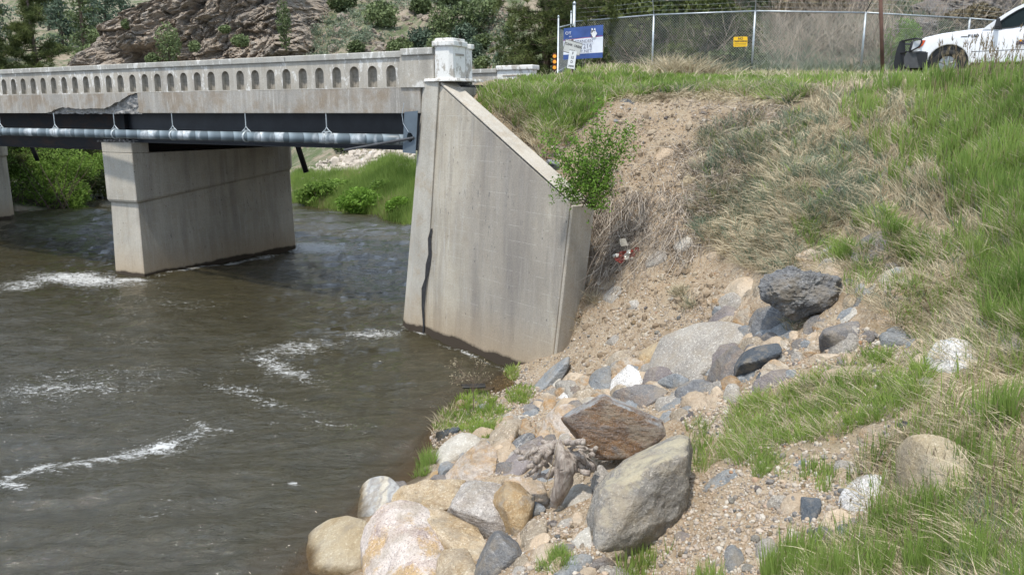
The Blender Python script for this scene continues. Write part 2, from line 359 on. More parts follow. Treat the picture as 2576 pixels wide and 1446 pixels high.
# cliff
N = NT('cliff_rock'); P = N.pos(); a = N.pos((1, 1, 1), (0.25, 0.45, 0.2))
f1 = N.noise(a, 0.35, 6, 0.65); f2 = N.noise(N.pos((1.6, 1.6, 5.0), (0.25, 0.5, 0.2)), 1.0, 8, 0.75, 0.8)
col = N.ramp(f1, [(0.32, (0.33, 0.28, 0.235)), (0.45, (0.43, 0.375, 0.315)), (0.54, (0.47, 0.385, 0.30)), (0.64, (0.41, 0.37, 0.32)), (0.8, (0.55, 0.48, 0.39))])
col = N.mix(N.ramp(f2, [(0.36, 0.55), (0.47, 0.0)]), col, (0.20, 0.18, 0.16))
col = N.mix(N.ramp(f2, [(0.56, 0.0), (0.7, 0.6)]), col, (0.52, 0.47, 0.41))
col = N.mix(N.ramp(N.noise(P, 1.6, 6, 0.75), [(0.60, 0.0), (0.68, 0.7)]), col, (0.10, 0.12, 0.055))
M['cliff'] = N.done(N.bsdf(col, 0.95, N.bump(f2, 1.0, 0.5), 0.15))

# water
N = NT('river_water'); P = N.pos(); foam = N.attr('foam'); shal = N.attr('shallow')
n1 = N.noise(N.pos((.8, 2.0, 1.0), (0, 0, -0.2)), 2.2, 6, 0.62, 0.4)
n2 = N.noise(N.pos((1.0, 2.6, 1.0), (0, 0, 0.25)), 4.0, 5, 0.65, 0.8)
n3 = N.noise(P, 14, 4, 0.6, 0.5)
hh = N.math('ADD', N.math('ADD', N.math('MULTIPLY', n1, 0.9), N.math('MULTIPLY', n2, 0.8)), N.math('MULTIPLY', n3, 0.22))
nm = N.bump(hh, 1.0, 0.045)
fn = N.noise(N.pos((3.2, 7.5, 5), (0, 0, -.15)), 1.0, 8, 0.8, 1.4)
fn2 = N.noise(N.pos((19, 19, 5)), 1.0, 6, 0.8, 0.6)
ff = N.math('ADD', N.math('MULTIPLY', foam, 0.42), N.math('ADD', N.math('MULTIPLY', fn, 0.6), N.math('MULTIPLY', fn2, 0.4)))
fm = N.ramp(ff, [(0.635, 0.0), (0.68, 0.4), (0.74, 0.8)])
murk = N.ramp(n1, [(0.3, (0.028, 0.025, 0.013)), (0.7, (0.050, 0.043, 0.023))])
murk = N.mix(shal, murk, (0.10, 0.078, 0.048))
wat = N.bsdf(murk, 0.04, nm, 0.85, **{'IOR': 1.36})
tr = N.n('ShaderNodeBsdfTransparent'); tr.inputs['Color'].default_value = (0.75, 0.62, 0.42, 1)
ms0 = N.n('ShaderNodeMixShader'); N.l(N.math('MULTIPLY', shal, 0.6), ms0.inputs[0]); N.l(wat, ms0.inputs[1]); N.l(tr.outputs[0], ms0.inputs[2])
fo = N.bsdf((0.62, 0.63, 0.62), 0.8, nm, 0.2)
ms = N.n('ShaderNodeMixShader'); N.l(fm, ms.inputs[0]); N.l(ms0.outputs[0], ms.inputs[1]); N.l(fo, ms.inputs[2])
M['water'] = N.done(ms.outputs[0])

# foliage and grass
def foliage(name, c0, c1, trans=0.35, c2=None):
    N = NT(name); t = N.attr('tint')
    stops = [(0.0, c0), (0.7, c1)] + ([(0.9, c1), (0.95, c2)] if c2 else [])
    col = N.ramp(t, stops)
    d = N.bsdf(col, 0.65, None, 0.25)
    tl = N.n('ShaderNodeBsdfTranslucent'); N.l(col, tl.inputs[0]); mx = N.n('ShaderNodeMixShader'); mx.inputs[0].default_value = trans
    N.l(d, mx.inputs[1]); N.l(tl.outputs[0], mx.inputs[2]); return N.done(mx.outputs[0])
M['grass'] = foliage('green_grass', (0.12, 0.20, 0.04), (0.31, 0.42, 0.11), 0.5, (0.42, 0.36, 0.20))
M['grass_y'] = foliage('fresh_yellow_grass', (0.16, 0.25, 0.035), (0.36, 0.48, 0.10), 0.5, (0.45, 0.40, 0.22))
M['straw'] = foliage('dry_straw', (0.24, 0.19, 0.115), (0.62, 0.54, 0.38), 0.25)
M['sage'] = foliage('grey_green_sage', (0.10, 0.135, 0.085), (0.23, 0.275, 0.19), 0.25, (0.36, 0.33, 0.22))
M['twig'] = foliage('dead_twigs', (0.14, 0.11, 0.085), (0.46, 0.40, 0.33), 0.05)
M['brush'] = foliage('dead_brush_twigs', (0.14, 0.11, 0.08), (0.44, 0.37, 0.29), 0.05)
M['seedhead'] = foliage('purple_seed_heads', (0.14, 0.10, 0.07), (0.30, 0.24, 0.15), 0.2)
M['bushleaf'] = foliage('bright_leaves', (0.07, 0.14, 0.02), (0.19, 0.33, 0.05), 0.4)
M['willow'] = foliage('willow_leaves', (0.07, 0.13, 0.025), (0.25, 0.38, 0.08), 0.5)
M['darkgreen'] = foliage('dark_conifer', (0.035, 0.055, 0.022), (0.13, 0.17, 0.07), 0.15)
M['pine'] = foliage('pine_needles', (0.028, 0.048, 0.014), (0.125, 0.15, 0.045), 0.2)
M['bluegreen'] = foliage('blue_green_conifer', (0.045, 0.075, 0.05), (0.12, 0.165, 0.11), 0.15)
M['brushleaf'] = foliage('brown_olive_scrub', (0.07, 0.06, 0.035), (0.20, 0.165, 0.10), 0.15)
M['shrub'] = foliage('hill_shrub_leaves', (0.07, 0.10, 0.04), (0.20, 0.25, 0.11), 0.2)
M['bark'] = plain('bark', (0.12, 0.09, 0.07), 0.95, nz=0.4, nsc=9, bump=0.8)
M['stem'] = plain('thin_stem', (0.16, 0.12, 0.085), 0.9, nz=0.3)
N = NT('driftwood'); v = N.coord('Object', (9, 9, 1.6)); n = N.noise(v, 1.6, 6, 0.7, 1.2)
M['driftwood'] = N.done(N.bsdf(N.ramp(n, [(0.3, (0.14, 0.11, 0.09)), (0.48, (0.33, 0.28, 0.24)), (0.66, (0.50, 0.45, 0.39))]), 0.9, N.bump(n, 1.0, 0.03), 0.2))

# rocks
def rockmat(name, cols, speck=None, spk=0.5, band=None, bw=0.0, bcol=(0.6, 0.58, 0.54), rot=(0.3, 0.5, 0.2), patch=None, vein=0.0, rough=0.85, nsc=2.5, wet=True, top=None):
    N = NT(name)
    oi = N.n('ShaderNodeObjectInfo'); t = N.n('ShaderNodeTexCoord')
    ad = N.n('ShaderNodeVectorMath', operation='ADD'); ml = N.n('ShaderNodeVectorMath', operation='SCALE')
    N.l(oi.outputs['Random'], ml.inputs['Scale']); ml.inputs[0].default_value = (37, 19, 53); N.l(t.outputs['Object'], ad.inputs[0]); N.l(ml.outputs[0], ad.inputs[1])
    V = ad.outputs[0]; m = N.n('ShaderNodeMapping'); m.inputs['Rotation'].default_value = rot; m.inputs['Scale'].default_value = (1, 1, 5); N.l(V, m.inputs[0])
    n = N.noise(V, nsc, 7, 0.65, 0.3)
    k = len(cols); col = N.ramp(n, [(0.28 + 0.44 * i / max(1, k - 1), c) for i, c in enumerate(cols)])
    hv = n
    if name == 'rock_striped':
        ws = N.wave(m.outputs[0], 1.1, 4.5, 4, 1.2); ws2 = N.wave(m.outputs[0], 2.9, 6, 4, 1.5)
        col = N.mix(N.ramp(ws, [(0.35, 0.0), (0.75, 0.8)]), col, (0.60, 0.54, 0.43)); col = N.mix(N.ramp(ws2, [(0.55, 0.0), (0.9, 0.7)]), col, (0.27, 0.26, 0.25)); band = None
    if band:
        b = N.noise(m.outputs[0], band, 7, 0.68, 0.4); col = N.mix(N.ramp(b, [(0.44, 0.0), (0.60, bw)]), col, bcol); hv = N.math('ADD', n, b)
        b2 = N.noise(m.outputs[0], band * 3.1, 4, 0.6, 0.2); col = N.mix(N.ramp(b2, [(0.50, 0.0), (0.66, bw * 0.6)]), col, tuple(c * 0.42 for c in cols[0]))
    if patch:
        q = N.noise(V, 2.1, 6, 0.7); col = N.mix(N.ramp(q, [(0.50, 0.0), (0.57, patch[1])]), col, patch[0])
    if vein:
        wv = N.noise(m.outputs[0], 1.1, 6, 0.6, 1.5); col = N.mix(N.math('MULTIPLY', N.ramp(wv, [(0.485, 0.0), (0.497, vein), (0.503, vein), (0.515, 0.0)]), N.ramp(N.noise(V, 3, 3), [(0.45, 0.0), (0.6, 1.0)])), col, (0.62, 0.60, 0.57))
    if speck:
        s1 = N.noise(V, 55, 3, 0.7); col = N.mix(N.ramp(s1, [(0.52, 0.0), (0.62, spk)]), col, speck)
        s2 = N.noise(V, 31, 3, 0.7); col = N.mix(N.ramp(s2, [(0.56, 0.0), (0.66, spk * 0.8)]), col, tuple(min(1, c * 1.8 + 0.1) for c in cols[-1]))
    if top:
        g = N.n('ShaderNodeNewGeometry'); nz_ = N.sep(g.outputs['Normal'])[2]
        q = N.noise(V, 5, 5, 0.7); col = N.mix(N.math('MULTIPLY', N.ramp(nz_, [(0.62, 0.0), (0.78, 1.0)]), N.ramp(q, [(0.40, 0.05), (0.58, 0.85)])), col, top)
    dn = N.noise(V, 3.3, 6, 0.72); col = N.mix(N.ramp(dn, [(0.48, 0.0), (0.64, 0.65)]), col, (0.29, 0.245, 0.185))
    vv = N.n('ShaderNodeHueSaturation'); N.setin(vv, 'Color', col); N.setin(vv, 'Value', N.math('ADD', N.math('MULTIPLY', oi.outputs['Random'], 0.28), 0.86)); col = vv.outputs[0]
    rg = rough
    if wet:
        z = N.sep(N.pos())[2]; wz = N.math('SUBTRACT', z, N.math('MULTIPLY', N.noise(V, 4, 3), 0.12))
        wm = N.ramp(wz, [(0.0, 1.0), (0.07, 0.0)]); col = N.mix(wm, col, N.mix(1.0, col, (0.33, 0.27, 0.18), 'MULTIPLY')); rg = N.math('SUBTRACT', rough, N.math('MULTIPLY', wm, 0.5))
    fine = N.noise(V, 24, 5, 0.7)
    nm = N.bump(fine, 1.0, 0.028, N.bump(hv, 0.9, 0.08))
    return N.done(N.bsdf(col, rg, nm, 0.3))
R = {}
R['granite'] = rockmat('rock_grey_granite', [(0.24, 0.22, 0.195), (0.33, 0.30, 0.26), (0.40, 0.37, 0.32)], (0.10, 0.095, 0.09), 0.6)
R['pale'] = rockmat('rock_pale_speckled', [(0.36, 0.33, 0.28), (0.44, 0.41, 0.355), (0.50, 0.47, 0.41)], (0.20, 0.185, 0.165), 0.45)
R['striped'] = rockmat('rock_striped', [(0.33, 0.335, 0.33), (0.43, 0.425, 0.405), (0.50, 0.48, 0.45)], (0.25, 0.24, 0.23), 0.25, band=5.5, bw=1.0, bcol=(0.62, 0.56, 0.46), rot=(0.1, 1.45, 0.3))
R['tan'] = rockmat('rock_tan_smooth', [(0.36, 0.27, 0.15), (0.45, 0.37, 0.245), (0.50, 0.44, 0.33)], (0.22, 0.16, 0.09), 0.35)
R['peach'] = rockmat('rock_peach_smooth', [(0.42, 0.315, 0.21), (0.48, 0.375, 0.265), (0.52, 0.44, 0.34)], (0.28, 0.2, 0.14), 0.25)
R['pink'] = rockmat('rock_white_orange', [(0.22, 0.17, 0.165), (0.44, 0.36, 0.31), (0.56, 0.50, 0.45), (0.42, 0.36, 0.32)], (0.14, 0.10, 0.10), 0.6, patch=((0.44, 0.29, 0.12), 0.8))
R['orange'] = rockmat('rock_orange_gneiss', [(0.26, 0.17, 0.08), (0.43, 0.32, 0.19), (0.53, 0.46, 0.35)], (0.16, 0.10, 0.05), 0.45, band=1.6, bw=0.6, bcol=(0.58, 0.49, 0.37), rot=(0.2, 0.35, 0))
R['ochre'] = rockmat('rock_ochre', [(0.27, 0.17, 0.075), (0.37, 0.25, 0.125), (0.45, 0.36, 0.23)], (0.5, 0.42, 0.3), 0.4, patch=((0.30, 0.28, 0.25), 0.6))
R['block'] = rockmat('rock_grey_white_block', [(0.17, 0.145, 0.13), (0.38, 0.335, 0.295), (0.50, 0.46, 0.42)], (0.12, 0.11, 0.10), 0.6, band=1.5, bw=0.4, rot=(0.5, 0.3, 0))
R['pinkslab'] = rockmat('rock_streaked_slab', [(0.36, 0.27, 0.20), (0.50, 0.43, 0.36), (0.58, 0.52, 0.47)], (0.25, 0.18, 0.13), 0.3, band=2.2, bw=0.8, bcol=(0.44, 0.28, 0.13), rot=(0.2, -0.75, 0.3))
R['slate'] = rockmat('rock_dark_slate', [(0.075, 0.078, 0.082), (0.13, 0.132, 0.138), (0.20, 0.198, 0.195)], (0.36, 0.36, 0.35), 0.35, band=1.8, bw=0.35, bcol=(0.28, 0.28, 0.275), vein=0.6)
R['bluegrey'] = rockmat('rock_blue_grey', [(0.15, 0.165, 0.18), (0.23, 0.245, 0.255), (0.31, 0.315, 0.31)], (0.09, 0.09, 0.1), 0.35, band=1.8, bw=0.4, bcol=(0.38, 0.37, 0.34))
R['blueblack'] = rockmat('rock_blue_black', [(0.045, 0.055, 0.068), (0.068, 0.08, 0.094), (0.10, 0.11, 0.12)], (0.2, 0.21, 0.22), 0.2)
R['mauve'] = rockmat('rock_mauve', [(0.12, 0.10, 0.10), (0.19, 0.165, 0.16), (0.27, 0.235, 0.225)], (0.4, 0.36, 0.33), 0.35, vein=0.3)
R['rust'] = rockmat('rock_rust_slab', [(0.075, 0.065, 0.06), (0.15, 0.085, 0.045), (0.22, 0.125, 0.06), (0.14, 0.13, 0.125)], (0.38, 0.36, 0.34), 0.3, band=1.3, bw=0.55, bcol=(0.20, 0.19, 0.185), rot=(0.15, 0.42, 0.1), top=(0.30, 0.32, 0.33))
R['brownslate'] = rockmat('rock_brown_slate', [(0.10, 0.095, 0.095), (0.17, 0.155, 0.145), (0.24, 0.17, 0.115)], (0.36, 0.34, 0.32), 0.35, band=1.8, bw=0.35, bcol=(0.2, 0.21, 0.215))
R['quartz'] = rockmat('rock_white_quartz', [(0.52, 0.48, 0.42), (0.68, 0.655, 0.62), (0.74, 0.72, 0.69)], (0.12, 0.11, 0.10), 0.75)
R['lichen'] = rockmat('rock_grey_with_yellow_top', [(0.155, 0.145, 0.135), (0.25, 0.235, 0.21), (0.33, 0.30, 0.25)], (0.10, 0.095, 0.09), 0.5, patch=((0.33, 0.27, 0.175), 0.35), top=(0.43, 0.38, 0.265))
R['banded'] = rockmat('rock_ochre_banded', [(0.40, 0.32, 0.23), (0.50, 0.44, 0.36)], (0.2, 0.15, 0.1), 0.3, band=1.8, bw=0.85, bcol=(0.36, 0.20, 0.07), rot=(0.3, -0.6, 0.2))
R['conglom'] = rockmat('rock_conglomerate', [(0.20, 0.16, 0.12), (0.36, 0.29, 0.205), (0.48, 0.42, 0.34)], (0.12, 0.1, 0.08), 0.6, nsc=7)
R['redsub'] = rockmat('rock_reddish_submerged', [(0.16, 0.09, 0.065), (0.25, 0.15, 0.105)], (0.1, 0.06, 0.05), 0.3, wet=True)

# ------------------------------------------------------------------ bridge frame: origin at the abutment's river-side toe
BA = at_z(1013, 822, 0.0)
D1 = np.array([-.8686, .4955, 0]); D2 = np.array([.4955, .8686, 0])
def B(s, w, z): return tuple(BA + D1 * s + D2 * w + np.array([0, 0, z]))
def on_bridge(px, py, w=0.0):
    P = BA + D2 * w; r = ray(px, py); n = np.array([-D1[1], D1[0]])
    t = (P[0] * n[0] + P[1] * n[1]) / (r[0] * n[0] + r[1] * n[1]); q = np.array([r[0] * t, r[1] * t, EYE + r[2] * t])
    return float((q - P)[:2] @ D1[:2]), float(q[2])
J0 = np.array([-2.06, 17.82, 0.0]); WD = np.array([.634, -.773, 0]); WN = np.array([.773, .634, 0]); BAT = .38 / 5.65
def Wp(a, z, t=0.0): return tuple(J0 + WD * a + WN * (BAT * z + t) + np.array([0, 0, z]))    # point on the wing wall: along, height, into the bank

# ------------------------------------------------------------------ ground
ctl = []
def cz(px, py, z): ctl.append(at_z(px, py, z))
def cy(px, py, Y): ctl.append(at_y(px, py, Y))
def cw(x, y, z): ctl.append(np.array([x, y, z], float))
for px, py in [(1285, 922), (1215, 948), (1160, 990), (1110, 1040), (1092, 1090), (1075, 1150), (1020, 1205), (930, 1270), (850, 1340), (800, 1400), (760, 1446)]:
    cz(px, py, 0.0); p = at_z(px, py, 0); cw(p[0] - 1.3, p[1] - .3, -.45); cw(p[0] - 3.5, p[1] - .8, -.9)
cw(-2.6, 6, -.1); cw(-3.0, 3, -.1); cw(-1, 3, .5); cw(-4.5, 4, -.8)
cz(1330, 930, .18); cz(1395, 882, .60); cz(1430, 850, .85); cy(1470, 712, 14.95); cy(1500, 720, 14.7); cy(1500, 660, 15.3)
cz(1288, 1446, .85); cz(1180, 1400, .35); cz(1100, 1290, .25); cz(1200, 1130, .30); cz(1180, 1240, .35); cz(1350, 1180, .55); cz(1330, 1040, .35); cz(1500, 1350, 1.3); cz(1600, 1200, 1.2)
cz(1400, 1350, 1.0); cz(1500, 1000, .8); cz(1400, 1000, .55)
for px, py, Y in [(1780, 820, 11.6), (1780, 650, 13.2), (1780, 950, 9.9), (1780, 1150, 8.0), (1780, 1446, 6.1), (1600, 820, 13.0), (1600, 720, 13.7), (1600, 940, 11.3),
                  (1600, 1446, 6.45), (1650, 650, 14.0), (1560, 600, 14.9), (1550, 500, 15.2), (1700, 420, 15.4), (1480, 400, 15.8), (1550, 250, 17.2), (1700, 240, 17.0), (1600, 330, 16.3), (1850, 245, 16.4), (1850, 420, 14.6), (2000, 450, 13.0),
                  (1950, 250, 15.8), (2050, 240, 15.0), (2300, 450, 11.2), (2300, 235, 13.4), (2576, 450, 9.6), (2576, 222, 11.4), (2700, 300, 10.5), (2576, 700, 7.5), (2576, 900, 6.3), (2576, 1150, 5.05), (2576, 1446, 4.1),
                  (2300, 700, 8.9), (2300, 900, 7.5), (2300, 1150, 6.0), (2300, 1446, 4.8), (2000, 900, 8.9), (2000, 1150, 7.0), (2000, 1446, 5.5), (2000, 650, 11.3), (2150, 560, 11.6), (2150, 770, 9.0), (1900, 720, 11.6)]:
    cy(px, py, Y)
cw(3, 2.5, 3.0); cw(6, 2.5, 4.6); cw(0, 2, 2.6); cw(9, 3, 5.5); cw(10, 7, 5.6)
# top of the bank and road level, just behind the wing wall
for a, z, t in [(.4, 5.5, .7), (1.7, 4.95, .7), (3.05, 4.3, .7), (4.13, 3.72, .7), (.4, 5.6, 1.6), (2.5, 5.1, 1.9), (3.8, 4.2, 1.5)]: ctl.append(np.array(Wp(a, z, t)))
for x, y in [(0, 18.6), (1, 18.3), (2.2, 18.4), (3.5, 18), (5, 17.8), (6.5, 17.3), (8, 16.5), (9.5, 15), (11, 13.6), (13, 12)]: cw(x, y, 5.62)
for x in range(1, 34, 4): cw(x, 20.0, 5.75); cw(x, 22.8, 5.97)
for x in range(2, 40, 4):
    g_ = min(1, max(0, (x - 3) / 7)); cw(x, 25.4, 6.1); cw(x, 29.5, 6.2 + .6 * g_); cw(x, 35, 6.8 + 4.0 * g_); cw(x, 45, 10 + 6 * g_); cw(x, 70, 17 + 5 * g_); cw(x, 120, 28)
cw(2.5, 27, 5.5); cw(-1.5, 20, 5.5); cw(0, 23, 5.5)
# upstream right bank, seen under the bridge
for px, py in [(1040, 573), (1030, 570), (950, 545), (850, 530), (750, 518), (600, 495), (420, 468), (290, 453)]:
    p = at_z(px, py, 0); ctl.append(p); cw(p[0] - 2.5, p[1] - 2.5, -.7); cw(p[0] + .8, p[1] + 1.2, .5)
for px, py, Y in [(1030, 480, 41), (1000, 385, 47), (850, 400, 54), (780, 440, 52), (900, 470, 47), (1100, 380, 44), (700, 430, 60), (500, 420, 70), (290, 430, 75)]: cy(px, py, Y)
cw(3, 30, 4.8); cw(1, 31, 2.6); cw(6, 36, 5.6); cw(3, 45, 5.6); cw(-4, 56, 5.4); cw(-14, 62, 5.2); cw(-26, 72, 4.5)
# hillside in the middle distance
for px, py, Y in [(1230, 180, 62), (1230, 60, 76), (1230, 0, 84), (1000, 150, 66), (1000, 60, 76), (1000, 0, 84), (830, 160, 68), (830, 40, 80), (1100, -100, 98), (1400, 100, 70)]: cy(px, py, Y)
for x, y, z in [(-20, 90, 16), (-35, 100, 12), (-60, 60, 3), (-40, 60, 1.6), (-28, 45, 1.2), (-26.5, 38, .5), (-40, 40, 2), (-70, 100, 8), (-45, 110, 12), (-20, 120, 27), (0, 120, 28), (-24.5, 41, .0), (-22.8, 41.6, -.1), (-25, 47, .2), (-31, 58, .2), (-35, 66, .3), (-40, 72, .5),
                (-20, 36, -.8), (-19, 44, -.8), (-26, 55, -.8), (-12, 36, -.8), (-22, 25, -.9), (-15, 18, -.9), (-30, 30, -.3), (-10, 10, -.9), (-36, 20, -.9), (-20, 5, -.9), (-8, 28, -.9), (-60, 20, 2), (-4,16,-.9), (-3,14,-.6), (-5,20,-.9), (-8,23,-.9), (-4,25,-.9)]: cw(x, y, z)
for px, py, Y in [(300, 100, 150), (0, 100, 140), (100, 165, 110), (300, 0, 215), (0, 0, 200), (-200, 100, 150), (200, 160, 120)]: cy(px, py, Y)
cw(-60, 300, 52); cw(40, 300, 60); cw(-160, 200, 42); cw(-160, 80, 10); cw(100, 60, 26); cw(100, 20, 16); cw(60, 10, 10); cw(-160, 20, 8)
C3 = np.array(ctl)
def _fit(C3):
    d = np.linalg.norm(C3[:, None, :2] - C3[None, :, :2], axis=2)
    n = len(C3); A = np.zeros((n + 3, n + 3)); A[:n, :n] = d + np.eye(n) * -0.02
    A[:n, n] = 1; A[:n, n + 1:] = C3[:, :2]; A[n:, :n] = A[:n, n:].T
    return np.linalg.solve(A, np.concatenate([C3[:, 2], [0, 0, 0]]))
_W = _fit(C3)
def _rbf(X, Y):
    out = np.empty(X.shape)
    for i in range(0, len(X), 20000):
        x, y = X[i:i + 20000], Y[i:i + 20000]
        d = np.sqrt((x[:, None] - C3[None, :, 0]) ** 2 + (y[:, None] - C3[None, :, 1]) ** 2)
        out[i:i + 20000] = d @ _W[:-3] + _W[-3] + _W[-2] * x + _W[-1] * y
    return out
# the retaining line: wing wall, abutment face, far wing
_line = [np.array(Wp(4.75, 0))[:2], J0[:2] + WN[:2] * .1, np.array(B(-.25, .1, 0))[:2], np.array(B(-.25, 7.5, 0))[:2], np.array(B(-2.8, 9.6, 0))[:2]]
def river_side(X, Y):
    """True where a point lies on the river side of the abutment and its wings, with the height allowed there"""
    P = np.stack([X, Y], 1); cap = np.full(len(P), 1e9)
    a = (P - J0[:2]) @ WD[:2]; d = (P - J0[:2]) @ WN[:2]
    lim = np.interp(a, [-9, 2.9, 3.3, 4.3, 4.6], [-.9, -.9, .0, .48, .62])
    m = (a > -.2) & (a < 4.66) & (d < .52) & (d > -3.0); cap[m] = np.minimum(cap[m], (lim + np.clip(-d - .2, 0, 9) * .0)[m])
    q = P - BA[:2]; s = q @ D1[:2]; w_ = q @ D2[:2]
    m = ((s > -.85) & (w_ > -.6) & (w_ < 7.9)); cap[m] = -.9
    m = (w_ >= 7.9) & (s > -.3 - (w_ - 7.9) * .7) & (w_ < 10) & (s < 6); cap[m] = np.minimum(cap[m], -.3)
    m = inpoly(X, Y, RIVER); cap[m] = np.minimum(cap[m], -.22)
    return cap
RIVER = [(-.15,15.2),(-2.1,17.75),(-2.7,18.35),(1.5,26.3),(.5,29),(-1.5,32),(-4.9,35.3),(-8,39.3),(-11.9,43.4),(-20,51),(-31,60),(-34,64),(-37,60),(-32,55),(-27,47),(-22.6,41.3),(-24.5,40.7),(-30,38),(-40,36),(-45,10),(-45,2),(-3.1,2),(-3.1,6),(-2.6,8),(-2,9.6),(-1.65,11),(-1.35,12.2),(-.9,13.8)]
def inpoly(px, py, poly):
    poly = np.asarray(poly, float); r = np.zeros(len(px), bool); x1, y1 = poly[-1]
    for x2, y2 in poly:
        c = ((y1 > py) != (y2 > py)) & (px < (x2 - x1) * (py - y1) / (y2 - y1 + 1e-12) + x1); r ^= c; x1, y1 = x2, y2
    return r
def ground_raw(X, Y):
    z = _rbf(X, Y)
    P = np.stack([X, Y, z], 1)
    dist = np.hypot(X, Y)
    steep = np.clip((z - 1.8) / 1.2, 0, 1) * np.clip((5.35 - z) / .4, 0, 1) * (Y < 19)
    land = np.clip((z + .1) / .3, 0, 1)
    plateau = (z > 5.35) & (Y > 14) & (Y < 27)
    am = np.where(plateau, .25, 1.0)
    z = z + am * land * (fbm(P * [1, 1, 0], 1.1, 4) * .13 + fbm(P * [1, 1, 0], 5, 3, seed=5) * .035)
    z = z + steep * (fbm(P * [1, 1, .6], 1.5, 5, ridge=True, seed=9) * .34 + fbm(P, 6, 3, ridge=True, seed=19) * .06 - .08)
    far = np.clip((dist - 40) / 30, 0, 1) * (z > 6)
    z = z + far * (fbm(P * [1, 1, 0], .12, 5, ridge=True, seed=3) * 1.6 + fbm(P * [1, 1, 0], .8, 3, seed=2) * .35)
    nearhill = np.clip((Y - 27) / 4, 0, 1) * (X > 0) * (dist < 60)
    z = z + nearhill * (fbm(P * [1, 1, 0], .5, 5, ridge=True, seed=13) * .6)
    return np.minimum(z, river_side(X, Y))
NA, NR = 560, 520
ang = np.linspace(math.radians(-72), math.radians(72), NA); rad = 1.6 * (420 / 1.6) ** np.linspace(0, 1, NR) ** 1.0
Ag, Rg = np.meshgrid(ang, rad, indexing='ij'); GX, GY = (Rg * np.sin(Ag)).ravel(), (Rg * np.cos(Ag)).ravel()
GZ = ground_raw(GX, GY)
GZg = GZ.reshape(NA, NR)
def ground(X, Y):
    X = np.atleast_1d(np.asarray(X, float)); Y = np.atleast_1d(np.asarray(Y, float))
    a = (np.arctan2(X, Y) - ang[0]) / (ang[1] - ang[0]); r = np.log(np.maximum(np.hypot(X, Y), 1.61) / 1.6) / math.log(420 / 1.6) * (NR - 1)
    a = np.clip(a, 0, NA - 1.001); r = np.clip(r, 0, NR - 1.001); i = a.astype(int); j = r.astype(int); fa, fr = a - i, r - j
    return (GZg[i, j] * (1 - fa) * (1 - fr) + GZg[i + 1, j] * fa * (1 - fr) + GZg[i, j + 1] * (1 - fa) * fr + GZg[i + 1, j + 1] * fa * fr)
def hit(px, py, tmax=90.0):
    """where the sight line through a photo pixel meets the ground; returns points"""
    r = ray(np.atleast_1d(px), np.atleast_1d(py)); n = len(r); t = np.full(n, 2.0); done = np.zeros(n, bool); prev = t.copy()
    while True:
        nt_ = np.where(done, t, t * 1.008 + .01); P = r * nt_[:, None]
        below = (EYE + P[:, 2] < ground(P[:, 0], P[:, 1])) & ~done
        prev = np.where(done | below, prev, nt_); t = np.where(done, t, nt_); done |= below
        if done.all() or t.max() > tmax: break
    lo, hi = prev, t
    for _ in range(8):
        md = (lo + hi) / 2; P = r * md[:, None]; b = EYE + P[:, 2] < ground(P[:, 0], P[:, 1]); hi = np.where(b, md, hi); lo = np.where(b, lo, md)
    P = r * hi[:, None]; P[:, 2] += EYE; return P, done
dist_ = np.hypot(GX, GY)
veg = np.clip((dist_ - 27) / 6, 0, 1) * np.where(GY > 23.5, 1, 0)
gpx, gpy, _ = proj(np.stack([GX, GY, GZ], 1))
def inpoly(px, py, poly):
    poly = np.asarray(poly, float); r = np.zeros(len(px), bool); x1, y1 = poly[-1]
    for x2, y2 in poly:
        c = ((y1 > py) != (y2 > py)) & (px < (x2 - x1) * (py - y1) / (y2 - y1 + 1e-12) + x1); r ^= c; x1, y1 = x2, y2
    return r
litz = np.zeros(len(GX))
nearz = (dist_ < 26)
for poly, v in [([(1165,195),(1560,200),(2000,190),(2576,180),(2700,180),(2700,620),(2250,560),(2000,270),(1560,235),(1480,290),(1400,370),(1240,270)], .75),
                ([(1750,330),(2000,300),(2576,500),(2700,1446),(2230,1446),(2200,1150),(2330,900),(2150,700),(2000,680),(1700,560)], .6),
                ([(1810,1130),(1860,1000),(2200,880),(2330,900),(2300,1100),(1900,1160)], .6), ([(2500,150),(9000,-2000),(9000,6000),(2500,1700)], .65)]:
    litz[nearz & inpoly(gpx, gpy, poly)] = v
lz = litz.reshape(NA, NR)
for _ in range(6): lz[1:-1, 1:-1] = (lz[:-2, 1:-1] + lz[2:, 1:-1] + lz[1:-1, :-2] + lz[1:-1, 2:] + lz[1:-1, 1:-1]) / 5
litz = np.clip(lz.ravel() + fbm(np.stack([GX, GY, GZ], 1), 1.7, 4) * .35 * (lz.ravel() > .02), 0, 1)
me = np_mesh('ground', np.stack([GX, GY, GZ], 1), grid_faces(NA, NR), True, {'veg': veg, 'litter': litz})
me.flip_normals() if me.polygons[1000].normal.z < 0 else None
tag(link('ground', me, M['soil']), kind='structure')

